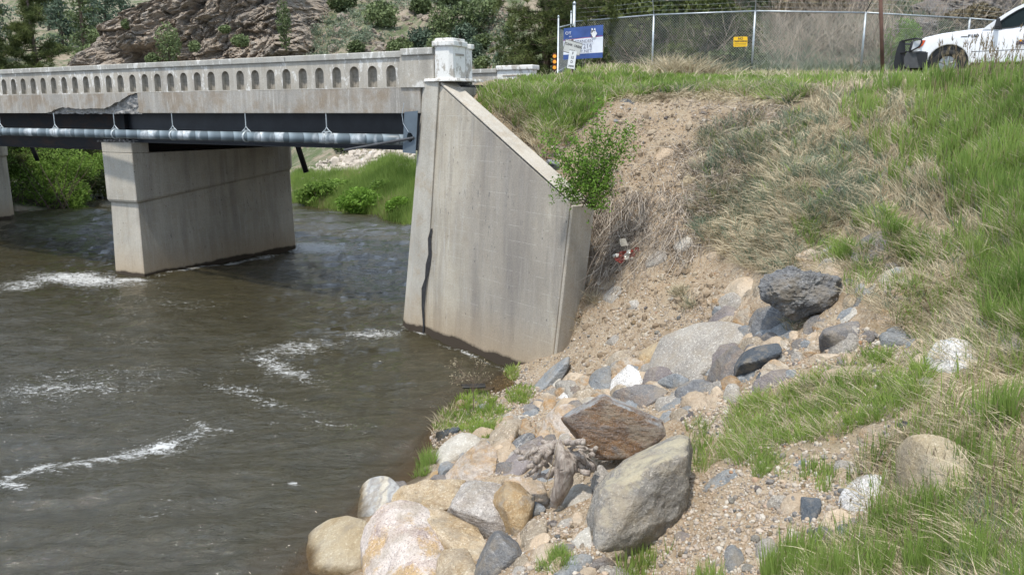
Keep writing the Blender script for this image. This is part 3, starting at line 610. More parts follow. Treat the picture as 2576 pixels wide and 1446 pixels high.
# ------------------------------------------------------------------ river
na, nr = 420, 620
wa = np.linspace(math.radians(-66), math.radians(14), na); wr = 5.0 * (150 / 5.0) ** np.linspace(0, 1, nr)
Aw, Rw = np.meshgrid(wa, wr, indexing='ij'); X, Y = (Rw * np.sin(Aw)).ravel(), (Rw * np.cos(Aw)).ravel(); P = np.stack([X, Y, X * 0], 1)
flow = np.array([[.86, .5], [-.5, .86]]); F2 = np.stack([Y * .97 - X * .22, X * .97 + Y * .22, X * 0], 1)      # crests lie across the current
z = fbm(F2 * [1.0, .4, 1], .55, 2, seed=1) * .10 + fbm(F2 * [1, .45, 1], 1.3, 3, seed=2) * .10 + fbm(F2 * [1, .42, 1], 3.0, 4, ridge=True, seed=4) * .048
px, py, dd = proj(P)
def blob(cx, cy, rx, ry, rot=0):
    c, s = math.cos(math.radians(rot)), math.sin(math.radians(rot)); u = (px - cx) * c + (py - cy) * s; v = -(px - cx) * s + (py - cy) * c
    return np.exp(-((u / rx) ** 2 + (v / ry) ** 2))
foam = np.zeros(len(P))
for b_ in [(800, 628, 90, 16, 3, .62), (200, 705, 160, 18, 3, .58), (60, 720, 90, 16, -8, .45), (300, 1150, 280, 26, -14, .46), (90, 1190, 120, 20, -22, .5), (325, 708, 70, 5, 2, .6), (560, 668, 200, 4, -10.5, .55), (1040, 832, 50, 5, 18, .55), (1180, 890, 110, 4, 22, .5), (410, 1122, 40, 10, 0, .7), (950, 840, 90, 12, -2, .45), (740, 880, 130, 20, -8, .42),
           (720, 930, 130, 26, 25, .40), (650, 1010, 160, 20, 20, .3), (150, 980, 260, 30, -4, .28), (400, 1300, 260, 30, -10, .22), (350, 860, 200, 20, 4, .25), (560, 640, 60, 12, 0, .3), (620, 985, 60, 14, 0, .35), (210, 440, 40, 6, 0, .5), (30, 1240, 60, 14, 10, .5), (850, 1080, 90, 18, 0, .2), (510, 1080, 50, 14, 20, .35), (900, 690, 120, 20, 0, .25), (450, 770, 200, 22, 0, .15), (740, 1230, 20, 6, 0, .6), (230, 940, 300, 40, 0, .18)]:
    foam = np.maximum(foam, blob(*b_[:5]) * b_[5])
foam = np.clip(foam * .80 + .18 * np.clip(fbm(F2 * [1, .4, 1], .5, 3, seed=7) + .2, 0, 1), 0, 1)
z += foam * .05 * fbm(P, 3.2, 4, seed=8)
upst = np.clip((Y - 24) / 10, 0, 1); z *= 1 + .5 * upst
gz = ground(X, Y); shal = np.clip((gz + .30) / .30, 0, 1) * (Y < 16) * (np.hypot(X, Y) < 20)
z *= 1 - .6 * shal
me = np_mesh('river', np.stack([X, Y, z], 1), grid_faces(na, nr), True, {'foam': foam, 'shallow': shal})
me.flip_normals() if me.polygons[1000].normal.z < 0 else None
tag(link('river_water', me, M['water']), kind='structure')

# ------------------------------------------------------------------ rock cliff beyond the bridge
nu, nv = 420, 300
U, V = np.meshgrid(np.linspace(0, 1, nu), np.linspace(-.08, 1, nv), indexing='ij'); U, V = U.ravel(), V.ravel()
Z = 3.0 + V * 24
pxl = np.interp(Z, [3, 9, 12.5, 14.3, 15.5, 20, 27], [165, 178, 250, 345, 420, 470, 520])      # left outline in the photo at the cliff's depth
XL = (pxl - CX) / FP * 74; XR = np.interp(Z, [3, 10, 16, 27], [-13.5, -15.5, -18.5, -20])
Xc = XL + (XR - XL) * U; Yc = 68 + .62 * (Z - 3) + 16 * np.clip(1 - U * 7, 0, 1) ** 2 + 9 * np.clip((U - .8) * 5, 0, 1) ** 2
Q = np.stack([Xc, Yc, Z], 1)
ca, sa = math.cos(.55), math.sin(.55); Qs = np.stack([Xc * ca + Z * sa, Yc * .6, (-Xc * sa + Z * ca)], 1)           # tilted beds
def blocks(Pp, nseed, seed, sl):
    r_ = np.random.default_rng(seed); S_ = Pp[r_.integers(0, len(Pp), nseed)] + r_.normal(size=(nseed, Pp.shape[1])) * .2; val = r_.normal(size=nseed); slp = r_.normal(size=(nseed, Pp.shape[1])) * sl; out = np.empty(len(Pp))
    s2 = (S_ ** 2).sum(1)
    for i in range(0, len(Pp), 8000):
        p = Pp[i:i + 8000]; k = np.argmin(s2[None] - 2 * p @ S_.T, 1); out[i:i + 8000] = val[k] + ((p - S_[k]) * slp[k]).sum(1)
    return out
Qb = np.stack([Qs[:, 0] * .7, Qs[:, 2] * 1.5], 1) + np.stack([fbm(Q, .6, 3, seed=40), fbm(Q, .6, 3, seed=41)], 1) * .8
dY = blocks(Qb, 200, 1, .18) * .34 + blocks(Qb, 1800, 2, .5) * .20 + blocks(Qb, 6500, 3, .8) * .11
dY += fbm(Qs * [1, 1, 2.2], .10, 5, ridge=True, seed=1) * 1.9 + fbm(Qs * [1, 1, 1.6], .5, 5, ridge=True, seed=6) * .35 + fbm(Qs * [1, 1, 1.8], 2.2, 4, seed=8) * .3
st = np.floor(Qs[:, 2] * 1.1 + fbm(Q, .3, 3) * 2.0) ; dY += (_val[(st.astype(int) & 255)]) * .25; bk_ = np.floor(np.stack([Qs[:, 0] * .55 + fbm(Q, .4, 3, seed=4), Qs[:, 2] * .8 + fbm(Q, .5, 3, seed=14), Q[:, 0] * 0], 1)).astype(int); dY += _val[_perm[(bk_[:, 0] & 255) + (_perm[bk_[:, 1] & 255])] & 255] * .2
Xc = Xc + fbm(Q, .5, 4, seed=30) * 1.0
cav = np.exp(-(((Xc + 31.5) / 3.2) ** 2 + ((Z - 9.0 + .35 * (Xc + 31.5)) / 1.1) ** 2)); Yc = Yc - dY + 3.0 * cav
me = np_mesh('cliff', np.stack([Xc, Yc, Z], 1), grid_faces(nu, nv), False)
tag(link('rock_cliff', me, M['cliff']), kind='structure')
# sunlit far hill in the gap at the top left
nu, nv = 90, 60
U, V = np.meshgrid(np.linspace(-260, 60, nu), np.linspace(0, 52, nv), indexing='ij'); U, V = U.ravel(), V.ravel()
Q = np.stack([U, 330 + V * 1.1, V * 1.0 + 18], 1); Q[:, 2] += fbm(Q, .02, 5, ridge=True) * 9
N = NT('far_hill'); q = N.noise(N.pos(), .12, 7, 0.7)
mh = N.done(N.bsdf(N.ramp(q, [(.42, (.50, .40, .27)), (.55, (.42, .33, .22)), (.62, (.16, .19, .09))]), .95))
tag(link('hills', np_mesh('hills', Q, grid_faces(nu, nv), True), mh), kind='structure')

# ------------------------------------------------------------------ bridge
def bbox(mb, s0, s1, w0, w1, z0, z1):
    return mb.hexa([B(s0,w0,z0), B(s1,w0,z0), B(s1,w1,z0), B(s0,w1,z0)], [B(s0,w0,z1), B(s1,w0,z1), B(s1,w1,z1), B(s0,w1,z1)])
bridge = thing('road_bridge', 'weathered concrete road bridge with arched parapet niches crossing the brown river', 'bridge', B(0, 0, 0))
SL = 50.0                                                       # the deck runs on beyond the left edge
WF = 7.3                                                        # width between outer faces
# deck slab and road surface
bbox(MB(), -1.7, SL, .12, WF - .12, 5.02, 5.54).build('deck_slab', M['fascia'], bridge)
bbox(MB(), -1.7, SL, .45, WF - .45, 5.545, 5.60).build('road_surface', M['asphalt'], bridge)
# fascia beams: sound one on the right
mb = MB(); bbox(mb, -.68, 9.06, 0, .118, 4.985, 5.54); mb.bevel(.012, 1).build('fascia_beam', M['fascia'], bridge)
# broken one on the left: thin front skin with a ragged lower edge, rough core behind
s_ = np.linspace(9.12, SL, 330)
zb = np.full(len(s_), 4.99)
edge = [(9.12, 5.53), (9.35, 5.50), (9.55, 5.44), (9.8, 5.34), (10.1, 5.27), (10.35, 5.17), (10.6, 5.115), (10.9, 5.13), (11.1, 5.10), (11.4, 5.125), (11.7, 5.10), (12.0, 5.13), (12.3, 5.14), (12.6, 5.155), (12.9, 5.135), (13.2, 5.05), (13.5, 4.99)]
zb = np.where(s_ < 13.5, np.interp(s_, [e[0] for e in edge], [e[1] for e in edge]) + vnoise(np.stack([s_ * 9, s_ * 0, s_ * 0], 1)) * .022 * (s_ < 13.3), zb)
mb = MB(); F = [mb.bm.verts.new(B(a, 0, 5.54)) for a in s_]; G = [mb.bm.verts.new(B(a, 0, b)) for a, b in zip(s_, zb)]
F2_ = [mb.bm.verts.new(B(a, .10, 5.54)) for a in s_]; G2 = [mb.bm.verts.new(B(a, .10, min(5.52, b + .02))) for a, b in zip(s_, zb)]
for i in range(len(s_) - 1):
    for q in ((F[i], F[i+1], G[i+1], G[i]), (G[i], G[i+1], G2[i+1], G2[i]), (F2_[i], G2[i], G2[i+1], F2_[i+1])): mb.bm.faces.new(q)
mb.build('fascia_beam', M['fascia'], bridge)
nu, nv = 260, 26
U, V = np.meshgrid(np.linspace(9.1, 13.8, nu), np.linspace(0, 1, nv), indexing='ij'); U, V = U.ravel(), V.ravel()
Zc = 5.53 - V * .56; dep = .06 + fbm(np.stack([U * 3, Zc * 5, U * 0], 1), 1.6, 5, seed=2) * .075 + .05 * V; P = BA + D1 * U[:, None] + D2 * dep[:, None]; P[:, 2] = Zc + fbm(np.stack([U, V, U * 0], 1), 8, 2) * .02 * (V > .9)
link('spalled_core', np_mesh('spalled_core', P, grid_faces(nu, nv), False), M['broken'], bridge)
# arched niche module of the parapet
PIT = .535; ZB, ZT = 5.54, 6.19
def niche_mesh(s0):
    bm = bmesh.new(); h0, r, zs = ZB + .03, .135, ZB + .03; top = ZB + .50; dp = .15
    def v(a, z, w_=0.0): return bm.verts.new(B(s0 + a, w_, z))
    rect = [v(-PIT/2, ZB), v(PIT/2, ZB), v(PIT/2, ZT), v(-PIT/2, ZT)]
    ol = [(-r, zs), (r, zs)] + [(r * math.cos(t), top - r + r * math.sin(t)) for t in np.linspace(0, math.pi, 11)]
    ring = [v(a, z) for a, z in ol]
    es = [bm.edges.new((L[i], L[(i + 1) % len(L)])) for L in (rect, ring) for i in range(len(L))]
    bmesh.ops.triangle_fill(bm, use_beauty=True, use_dissolve=False, edges=es)
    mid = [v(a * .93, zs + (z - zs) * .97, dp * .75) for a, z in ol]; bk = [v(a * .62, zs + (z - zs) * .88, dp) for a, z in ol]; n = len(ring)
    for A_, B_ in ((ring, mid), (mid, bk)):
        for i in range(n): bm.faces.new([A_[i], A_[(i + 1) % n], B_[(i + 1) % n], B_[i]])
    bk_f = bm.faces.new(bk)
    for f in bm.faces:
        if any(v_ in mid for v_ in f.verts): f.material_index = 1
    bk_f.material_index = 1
    return bm_mesh('niche_panel', bm)
me0 = niche_mesh(.11); me0.materials.append(M['parapet']); me0.materials.append(plain('niche_grime_shade', (.30, .275, .23), .95, nz=.35, nsc=8, bump=.6))  # inner faces: brownish grime, with recess shade also put into the colour
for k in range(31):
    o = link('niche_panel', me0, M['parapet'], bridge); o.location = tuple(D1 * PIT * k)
NL = 15.3
s_end = .11 - PIT / 2; s_far = .11 + PIT * 30.5
o = MB(); bbox(o, s_end, s_far, .16, .27, ZB, ZT); o.build('parapet_back', M['parapet'], bridge)
o = MB(); bbox(o, s_far, SL, 0, .27, ZB, ZT); o.build('parapet_wall', M['parapet'], bridge)
for a, b in ((s_end - .06, 3.30), (3.315, 9.05), (9.065, 14.9), (14.915, SL)):      # hand rail in lengths with open joints
    mb = MB(); bbox(mb, a, b, -.045, .32, 6.192, 6.335); mb.bevel(.015, 1).build('top_rail', M['rail'], bridge)
# end panel between the niches and the pylon, a little higher and prouder
mb = MB(); bbox(mb, -1.08, s_end, -.035, .29, ZB, 6.225); mb.bevel(.01, 1).build('end_panel', M['parapet'], bridge)
mb = MB(); bbox(mb, -1.08, s_end - .06, -.09, .36, 6.227, 6.375); mb.bevel(.022, 2).build('end_panel_cap', M['rail'], bridge)
# pylon: octagonal painted block with a cap, and a slimmer block behind it
def pylon(s0, s1, w0, w1, ch, z0, z1, name, mat, ex=0.0, slot=False):
    s0 -= 0; P_ = [(s0 + ch, w0), (s1 - ch, w0), (s1, w0 + ch), (s1, w1 - ch), (s1 - ch, w1), (s0 + ch, w1), (s0, w1 - ch), (s0, w0 + ch)]
    mb = MB(); mb.hexa([B(a, b, z0) for a, b in P_], [B(a, b, z1) for a, b in P_]); return mb
pyl = pylon(-1.56, -1.08, -.06, .56, .07, 5.724, 6.385, '', None).build('pylon', M['pylon'], bridge)
pylon(-1.61, -1.03, -.11, .60, .09, 6.387, 6.50, '', None).bevel(.02, 2).build('cap', M['pylon'], pyl)
pylon(-1.565, -1.075, -.06, .56, .09, 6.502, 6.555, '', None).bevel(.015, 2).build('cap_top', M['pylon'], pyl)
mb = MB(); bbox(mb, -1.572, -1.555, .10, .42, 6.20, 6.24); mb.build('panel_slot', M['fascia'], pyl)
py2 = pylon(-1.54, -1.10, .62, .84, .05, 5.6, 6.36, '', None).build('pylon', M['pylon'], bridge)
pylon(-1.59, -1.05, .625, .88, .06, 6.362, 6.47, '', None).bevel(.02, 2).build('cap', M['pylon'], py2)
mb = MB(); mb.hexa([B(a, b, 5.66) for a, b in [(-.74,-.0),(-.92,-.10),(-1.72,-.10),(-1.78,.9),(-.74,.9)]], [B(a, b, 5.722) for a, b in [(-.76,.0),(-.93,-.09),(-1.70,-.09),(-1.76,.9),(-.76,.9)]]); mb.bevel(.012, 2).build('pylon_plinth', M['pylon'], bridge)
# abutment: battered corner pilaster and the breast wall running back under the deck
def batter(mb, pb, pt, zb_, zt_): return mb.hexa([B(a, b, zb_) for a, b in pb], [B(a, b, zt_) for a, b in pt])
k = 6.66 / 5.66; 
def ext(pb, pt, z0=-1.0, zt_=5.655, zb_=0.0):                   # carry the batter down below the water
    return [(t[0] + (b[0] - t[0]) * (zt_ - z0) / (zt_ - zb_), t[1] + (b[1] - t[1]) * (zt_ - z0) / (zt_ - zb_)) for b, t in zip(pb, pt)]
pb = [(0, 0), (-.34, -.21), (-.80, -.24), (-.80, .8), (0, .8)]; pt = [(-.73, .05), (-.90, -.06), (-1.20, -.04), (-1.20, .8), (-.73, .8)]
ab = batter(MB(), ext(pb, pt), pt, -1.0, 5.655).bevel(.02, 2).build('abutment', M['pilaster'], bridge)
pb = [(.0, .8), (-.6, .8), (-.6, 7.2), (.0, 7.2)]; pt = [(-.45, .8), (-1.2, .8), (-1.2, 7.2), (-.45, 7.2)]
mb = batter(MB(), ext(pb, pt, -1.0, 5.0), pt, -1.0, 4.15); bbox(mb, -1.75, -.75, .6, 7.2, 4.152, 5.52); mb.build('breast_wall', M['pier'], bridge)
# wing wall with sloping top, thickness and end return
prof = [(0.03, -1.2), (4.30, -1.2), (4.63, 3.42), (4.13, 3.66), (.36, 5.57), (.03, 5.60)]
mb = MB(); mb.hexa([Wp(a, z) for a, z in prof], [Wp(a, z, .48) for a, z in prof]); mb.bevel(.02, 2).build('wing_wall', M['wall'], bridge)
mb = MB(); mb.hexa([Wp(a, z, -.02) for a, z in [(.36, 5.59), (4.63, 3.44), (4.60, 3.50), (.36, 5.66)]], [Wp(a, z, .40) for a, z in [(.36, 5.59), (4.63, 3.44), (4.60, 3.50), (.36, 5.66)]]); mb.bevel(.02, 1).build('wing_wall_coping', M['cap'], bridge)
mb = MB(); mb.hexa([Wp(a, z, .03) for a, z in [(4.25, -1.2), (4.36, -1.2), (4.665, 3.36), (4.55, 3.36)]], [Wp(a, z, .62) for a, z in [(4.25, -1.2), (4.36, -1.2), (4.665, 3.36), (4.55, 3.36)]]); mb.bevel(.02, 1).build('end_return', M['cap'], bridge)
# dark gaping joint between pilaster and wing wall
jp = [(1086, 575, 5), (1080, 600, 7), (1082, 640, 9), (1077, 665, 12), (1072, 700, 6), (1066, 725, 11), (1064, 770, 7), (1066, 820, 4), (1064, 838, 3)]
mb = MB(); L_, R_ = [], []
for x, y, wd in jp:
    s0, z0 = on_bridge(x - wd / 2, y, -.26 + .035 * (838 - y) / 100); s1, _ = on_bridge(x + wd / 2, y, -.26 + .035 * (838 - y) / 100)
    wv = -.262 + .035 * (838 - y) / 100; L_.append(mb.bm.verts.new(B(s0, wv, z0))); R_.append(mb.bm.verts.new(B(s1, wv, z0)))
for i in range(len(jp) - 1): mb.bm.faces.new([L_[i], L_[i+1], R_[i+1], R_[i]])
mb.build('joint_filler', plain('tar_joint', (0.03, 0.03, 0.032), .9, nz=.5, nsc=12, bump=1), bridge)
# piers: long wall, chamfered noses, wider upper part above a ledge
def pier(sc0, sc1, w0, w1, zl0=2.32, zl1=2.95, ztop=3.82):
    p = MB(); e = .0
    def ring(g, z, bt=0.0, zl=None):
        ch = .42
        return [B(sc0 + .02 - g - bt, w0 + .10 - g - bt, z if zl is None else zl[0]), B(sc1 - ch + g*.3, w0 - g - bt, z if zl is None else zl[0]), B(sc1 + g + bt, w0 + ch - g*.3, z if zl is None else zl[0]),
                B(sc1 + g + bt, w1 - ch, z if zl is None else zl[1]), B(sc1 - ch, w1 + g, z if zl is None else zl[1]), B(sc0 + ch - g, w1 + g, z if zl is None else zl[1]), B(sc0 - g - bt, w1 - ch, z if zl is None else zl[1])]
    p.hexa(ring(0, -1.0, .10), ring(0, 0, -.04, (zl0, zl1)))
    low = p.bevel(.015, 1).build('pier', M['pier'], bridge)
    q = MB(); q.hexa(ring(.06, 0, 0, (zl0 + .072, zl1 + .072)), ring(.06, ztop)); q.hexa(ring(.002, 0, 0, (zl0 + .002, zl1 + .002)), ring(.06, 0, 0, (zl0 + .07, zl1 + .07))); q.bevel(.015, 1)
    q.build('pier_cap', M['pier'], low)
    return low
def nose(sc0, sc1, w0):
    p = MB(); ch = .42; g = .06
    P_ = [(sc0 + .02 - g, w0 + .10 - g), (sc1 - ch + g*.3, w0 - g), (sc1 + g, w0 + ch - g*.3), (sc1 + g, w0 + .62), (sc0 - g, w0 + .62)]
    p.hexa([B(a, b, 3.822) for a, b in P_], [B(a, b, 4.13) for a, b in P_]); p.bevel(.02, 1)
    return p
pr = pier(10.36, 12.0, .50, 7.35); nose(10.36, 12.0, .50).build('pier_nose', M['pier'], pr)
pr2 = pier(28.5, 30.1, .50, 6.9); nose(28.5, 30.1, .50).build('pier_nose', M['pier'], pr2)
P = []; fcs = []                                               # rubble left on the pier nose
mb = MB()
for i in range(150):
    a, b = random.uniform(10.5, 11.95), random.uniform(.56, 1.0); r = random.uniform(.012, .045); hgt = .12 * math.exp(-((a - 11.2) / .45) ** 2) * random.random()
    mb.hexa([B(a - r, b - r, 4.125 + hgt), B(a + r, b - r * .7, 4.125 + hgt), B(a + r * .8, b + r, 4.125 + hgt), B(a - r * .6, b + r, 4.125 + hgt)], [B(a - r*.7, b - r*.5, 4.13 + hgt + r), B(a + r*.6, b - r * .7, 4.14 + hgt + r), B(a + r * .8, b + r*.4, 4.13 + hgt + r), B(a - r * .6, b + r*.7, 4.125 + hgt + r)])
tag(mb.build('rubble', M['broken'], pr), kind='stuff')
# steel girders: web, flanges
def girder(s0, s1, w_, zb_, mat, zt_=5.015):
    p = MB(); bbox(p, s0, s1, w_ - .012, w_ + .012, zb_, zt_); bbox(p, s0, s1, w_ - .15, w_ - .013, zb_ - .03, zb_); bbox(p, s0, s1, w_ + .013, w_ + .15, zb_ - .03, zb_)
    return p.build('girder', mat, bridge)
for i, w_ in enumerate([.95, 2.3, 3.65, 5.0, 6.35]):
    girder(-.45, 10.95, w_, 4.16, M['steel'] if i else M['steel']); girder(11.05, 29.2, w_, 3.90, M['rusty']); girder(29.35, SL, w_, 3.90, M['rusty'])
mb = MB(); bbox(mb, 10.9, 11.1, .80, 6.5, 3.83, 5.01); mb.build('end_diaphragm', M['rusty'], bridge)
# far parapet, seen past the pylon
mb = MB(); bbox(mb, 1.5, SL, WF - .27, WF, ZB, ZT); mb.build('parapet_wall', M['parapet'], bridge)
mb = MB(); bbox(mb, 1.52, SL, WF - .32, WF + .04, 6.192, 6.32); mb.bevel(.015, 1).build('top_rail', M['rail'], bridge)
mb = MB(); bbox(mb, .30, 1.5, WF - .31, WF + .03, ZB, 6.26); mb.bevel(.01, 1).build('end_panel', M['pylon'], bridge)
mb = MB(); bbox(mb, .24, 1.52, WF - .37, WF + .09, 6.262, 6.40); mb.bevel(.03, 2).build('end_panel_cap', M['pylon'], bridge)
mb = MB(); bbox(mb, .50, 1.3, WF - .322, WF - .315, 6.08, 6.12); mb.build('panel_slot', M['fascia'], bridge)
# drain spouts hanging on the far side
for (x0, y0, x1, y1) in ((748, 364, 768, 434), (81, 372, 92, 404)):
    a, z0 = on_bridge(x0, y0, 6.9); b, z1 = on_bridge(x1, y1, 6.9)
    mb = MB(); mb.tube([B(a, 6.9, z0 + .5), B(a, 6.9, z0), B(b, 6.95, z1)], .10, 10); mb.build('drain_spout', M['steel'], bridge, True)

# approach road behind the abutment
mb = MB(); mb.hexa([B(-1.75, 1, 5.50), B(-5, 2.6, 5.5), B(-5, WF - .5, 5.5), B(-1.75, WF - .5, 5.50)], [B(-1.75, 1, 5.54), B(-5, 2.9, 5.6), B(-5, WF - .5, 5.6), B(-1.75, WF - .5, 5.56)])
tag(mb.build('road', M['asphalt']), kind='structure')

# ------------------------------------------------------------------ utility pipe with hangers
PZ = 4.40; PW = .02
pt = thing('utility_pipe', 'grey tape-wrapped utility pipe hung below the bridge edge', 'pipe', B(0, PW, PZ))
mb = MB(); mb.tube([tuple(D1 * s) for s in np.linspace(-.35, SL, 60)], .125, 20)
o = link('pipe_run', bm_mesh('pipe_run', mb.bm, True), M['pipe']); o.parent = pt
for s in (2.12, 4.86, 7.70, 10.24, 13.17, 16.18, 19.2):
    h = MB(); h.tube([B(s, PW, 4.985), B(s, PW, 4.66)], .014, 6)
    for sg in (-1, 1):
        h.tube([B(s, PW, 4.66), B(s + sg * .05, PW, 4.60), B(s + sg * .15, PW - .0, 4.53), B(s + sg * .15, PW, 4.50)], .013, 6)
    h.tube([B(s - .1, PW, 4.555), B(s + .1, PW, 4.555)], .012, 6)
    h.build('hanger', M['hanger'], pt)
    r = MB(); n = 18; ring = [[r.bm.verts.new(B(s + ds, PW + math.cos(t) * rr, PZ + math.sin(t) * rr)) for t in np.linspace(0, 2 * math.pi, n, endpoint=False)] for ds, rr in ((-.03, .128), (-.03, .138), (.03, .138), (.03, .128))]
    for R0, R1 in zip(ring, ring[1:]):
        for k in range(n): r.bm.faces.new([R0[k], R0[(k+1) % n], R1[(k+1) % n], R1[k]])
    r.build('clamp_ring', M['hanger'], pt, True)
# sheet-metal plate at the abutment, and the loose conduit
pl = thing('cover_plate', 'tall grey sheet metal cover plate with a round pipe hole beside the abutment', 'metal plate', B(-.30, -.05, 4.4))
bm = bmesh.new()
c1 = [on_bridge(x, y, -.12) for x, y in ((1018, 282), (1051, 279), (1045, 387), (1014, 384))]
vs = [bm.verts.new(B(s, -.12, z)) for s, z in c1]; hs, hz = on_bridge(1031, 346, -.12)
ring = [bm.verts.new(B(hs + .085 * math.cos(t), -.12, hz + .105 * math.sin(t))) for t in np.linspace(0, 2 * math.pi, 20, endpoint=False)]
es = [bm.edges.new((L[i], L[(i + 1) % len(L)])) for L in (vs, ring) for i in range(len(L))]
bmesh.ops.triangle_fill(bm, use_beauty=True, edges=es)
r_ = bmesh.ops.extrude_face_region(bm, geom=bm.faces[:]); bmesh.ops.translate(bm, verts=[g for g in r_['geom'] if isinstance(g, bmesh.types.BMVert)], vec=Vector(D2 * .012))
link('plate', bm_mesh('plate', bm), M['panel'], pl)
mb = MB(); a, b = c1[0], c1[3]; mb.hexa([B(a[0], -.12, a[1]), B(b[0], -.12, b[1]), B(b[0], .16, b[1]), B(a[0], .16, a[1])], [B(a[0] + .012, -.12, a[1]), B(b[0] + .012, -.12, b[1]), B(b[0] + .012, .16, b[1]), B(a[0] + .012, .16, a[1])]).build('side_flange', M['panel'], pl)
mb = MB(); mb.tube([B(hs + .12, -.14, hz + .75), B(hs + .17, -.16, hz + .5), B(hs + .15, -.15, hz + .3), B(hs + .06, -.14, hz + .17), B(hs + .02, -.14, hz + .12)], .008, 5); mb.build('wire_loop', M['galv'], pl)
s0, z0 = on_bridge(866, 378, -.35); s1, z1 = on_bridge(1041, 347, -.15)
mb = MB(); mb.tube([B(s0, -.35, z0), B(s1, -.15, z1)], .03, 10)
tag(mb.build('loose_conduit', M['darkgrey']), 'thin dark conduit sticking out askew from the cover plate hole', 'pipe')

# ------------------------------------------------------------------ text and flat marks on a plane
def frame(c, u, v):
    """plane frame: centre, unit right, unit up -> matrix"""
    u = Vector(u).normalized(); n = u.cross(Vector(v)).normalized(); v = n.cross(u)
    return Matrix(((u.x, v.x, n.x, c[0]), (u.y, v.y, n.y, c[1]), (u.z, v.z, n.z, c[2]), (0, 0, 0, 1)))
def text(s, size, Mx, mat, name, parent, x=0, y=0, off=.004, bold=0.0, sx=1.0, align='CENTER'):
    cu = bpy.data.curves.new('tmp', 'FONT'); cu.body = s; cu.size = size; cu.align_x = align; cu.align_y = 'CENTER'; cu.extrude = .0008; cu.offset = bold; cu.resolution_u = 2
    ob = bpy.data.objects.new('tmp', cu); me = bpy.data.meshes.new_from_object(ob); bpy.data.objects.remove(ob); bpy.data.curves.remove(cu)
    me.transform(Mx @ Matrix.Translation((x, y, off)) @ Matrix.Diagonal((sx, 1, 1, 1))); return link(name, me, mat, parent)
def flat(poly, Mx, mat, name, parent, off=.003, th=.0015):
    bm = bmesh.new(); a = [bm.verts.new(Mx @ Vector((x, y, off))) for x, y in poly]; b = [bm.verts.new(Mx @ Vector((x, y, off + th))) for x, y in poly]; n = len(poly)
    bm.faces.new(a[::-1]); bm.faces.new(b)
    for i in range(n): bm.faces.new([a[i], a[(i+1) % n], b[(i+1) % n], b[i]])
    bmesh.ops.triangulate(bm, faces=[f for f in bm.faces if len(f.verts) > 4])
    return link(name, bm_mesh(name, bm), mat, parent)
def rrect(w_, h_, r=.03, cx=0, cy=0, n=4):
    return [(cx + sx * (w_ / 2 - r) + r * math.cos(t), cy + sy * (h_ / 2 - r) + r * math.sin(t)) for sx, sy, t0 in ((1, 1, 0), (-1, 1, 90), (-1, -1, 180), (1, -1, 270)) for t in [math.radians(t0 + 90 * i / n) for i in range(n + 1)]]
def circ(r, cx=0, cy=0, n=16): return [(cx + r * math.cos(t), cy + r * math.sin(t)) for t in np.linspace(0, 2 * math.pi, n, endpoint=False)]

# ------------------------------------------------------------------ chain-link fence
ZF = 8.15                                                      # top rail height
def post_at(px, py, z=ZF):
    r = ray(px, py); t = (z - EYE) / r[2]; return np.array([r[0] * t, r[1] * t, z])
fence = thing('chain_link_fence', 'galvanised chain link fence with barbed wire running along the top of the bank', 'fence', (3, 25, 6.05))
tops = [post_at(1447, 55), post_at(1645, 38), post_at(1900, 28.5), post_at(2178, 32.5), post_at(2440, 47), post_at(2700, 68, 8.1)]
tops[0][2] = ZF
def gz1(p): return float(ground(p[0], p[1])[0])
for i, p in enumerate(tops[1:]):
    mb = MB(); mb.tube([(p[0], p[1], gz1(p) - .1), tuple(p + [0, 0, .02])], .034, 10); mb.build('post', M['galv'], fence, True)
    lean = [-.10, -.08, .09, .10, .1][i]
    mb = MB(); mb.tube([tuple(p), tuple(p + [lean, -.25, .42])], .014, 6); mb.build('barb_arm', M['trim'] if i in (2, 3) else M['galv'], fence)
    if i == 4: break
for a, b in zip(tops, tops[1:]):
    mb = MB(); mb.tube([tuple(a), tuple(b)], .024, 8); mb.build('top_rail', M['galv'], fence, True)
wv = Strands()
wires = MB()
for k_, (dy, dz) in enumerate(((-.08, .13), (-.16, .27), (-.24, .40))):
    for a, b in zip(tops, tops[1:]):
        wires.tube([tuple(a + [0, dy, dz]), tuple((a + b) / 2 + [0, dy, dz - .03]), tuple(b + [0, dy, dz])], .0028, 4)
        n = int(np.linalg.norm(b - a) / .13)
        for j in range(n):
            q = a + (b - a) * (j / n) + [0, dy, dz]; wires.tube([tuple(q + [-.012, 0, .018]), tuple(q + [.012, 0, -.018])], .002, 3)
tag(wires.build('barbed_wire', M['wire'], fence), kind='stuff')
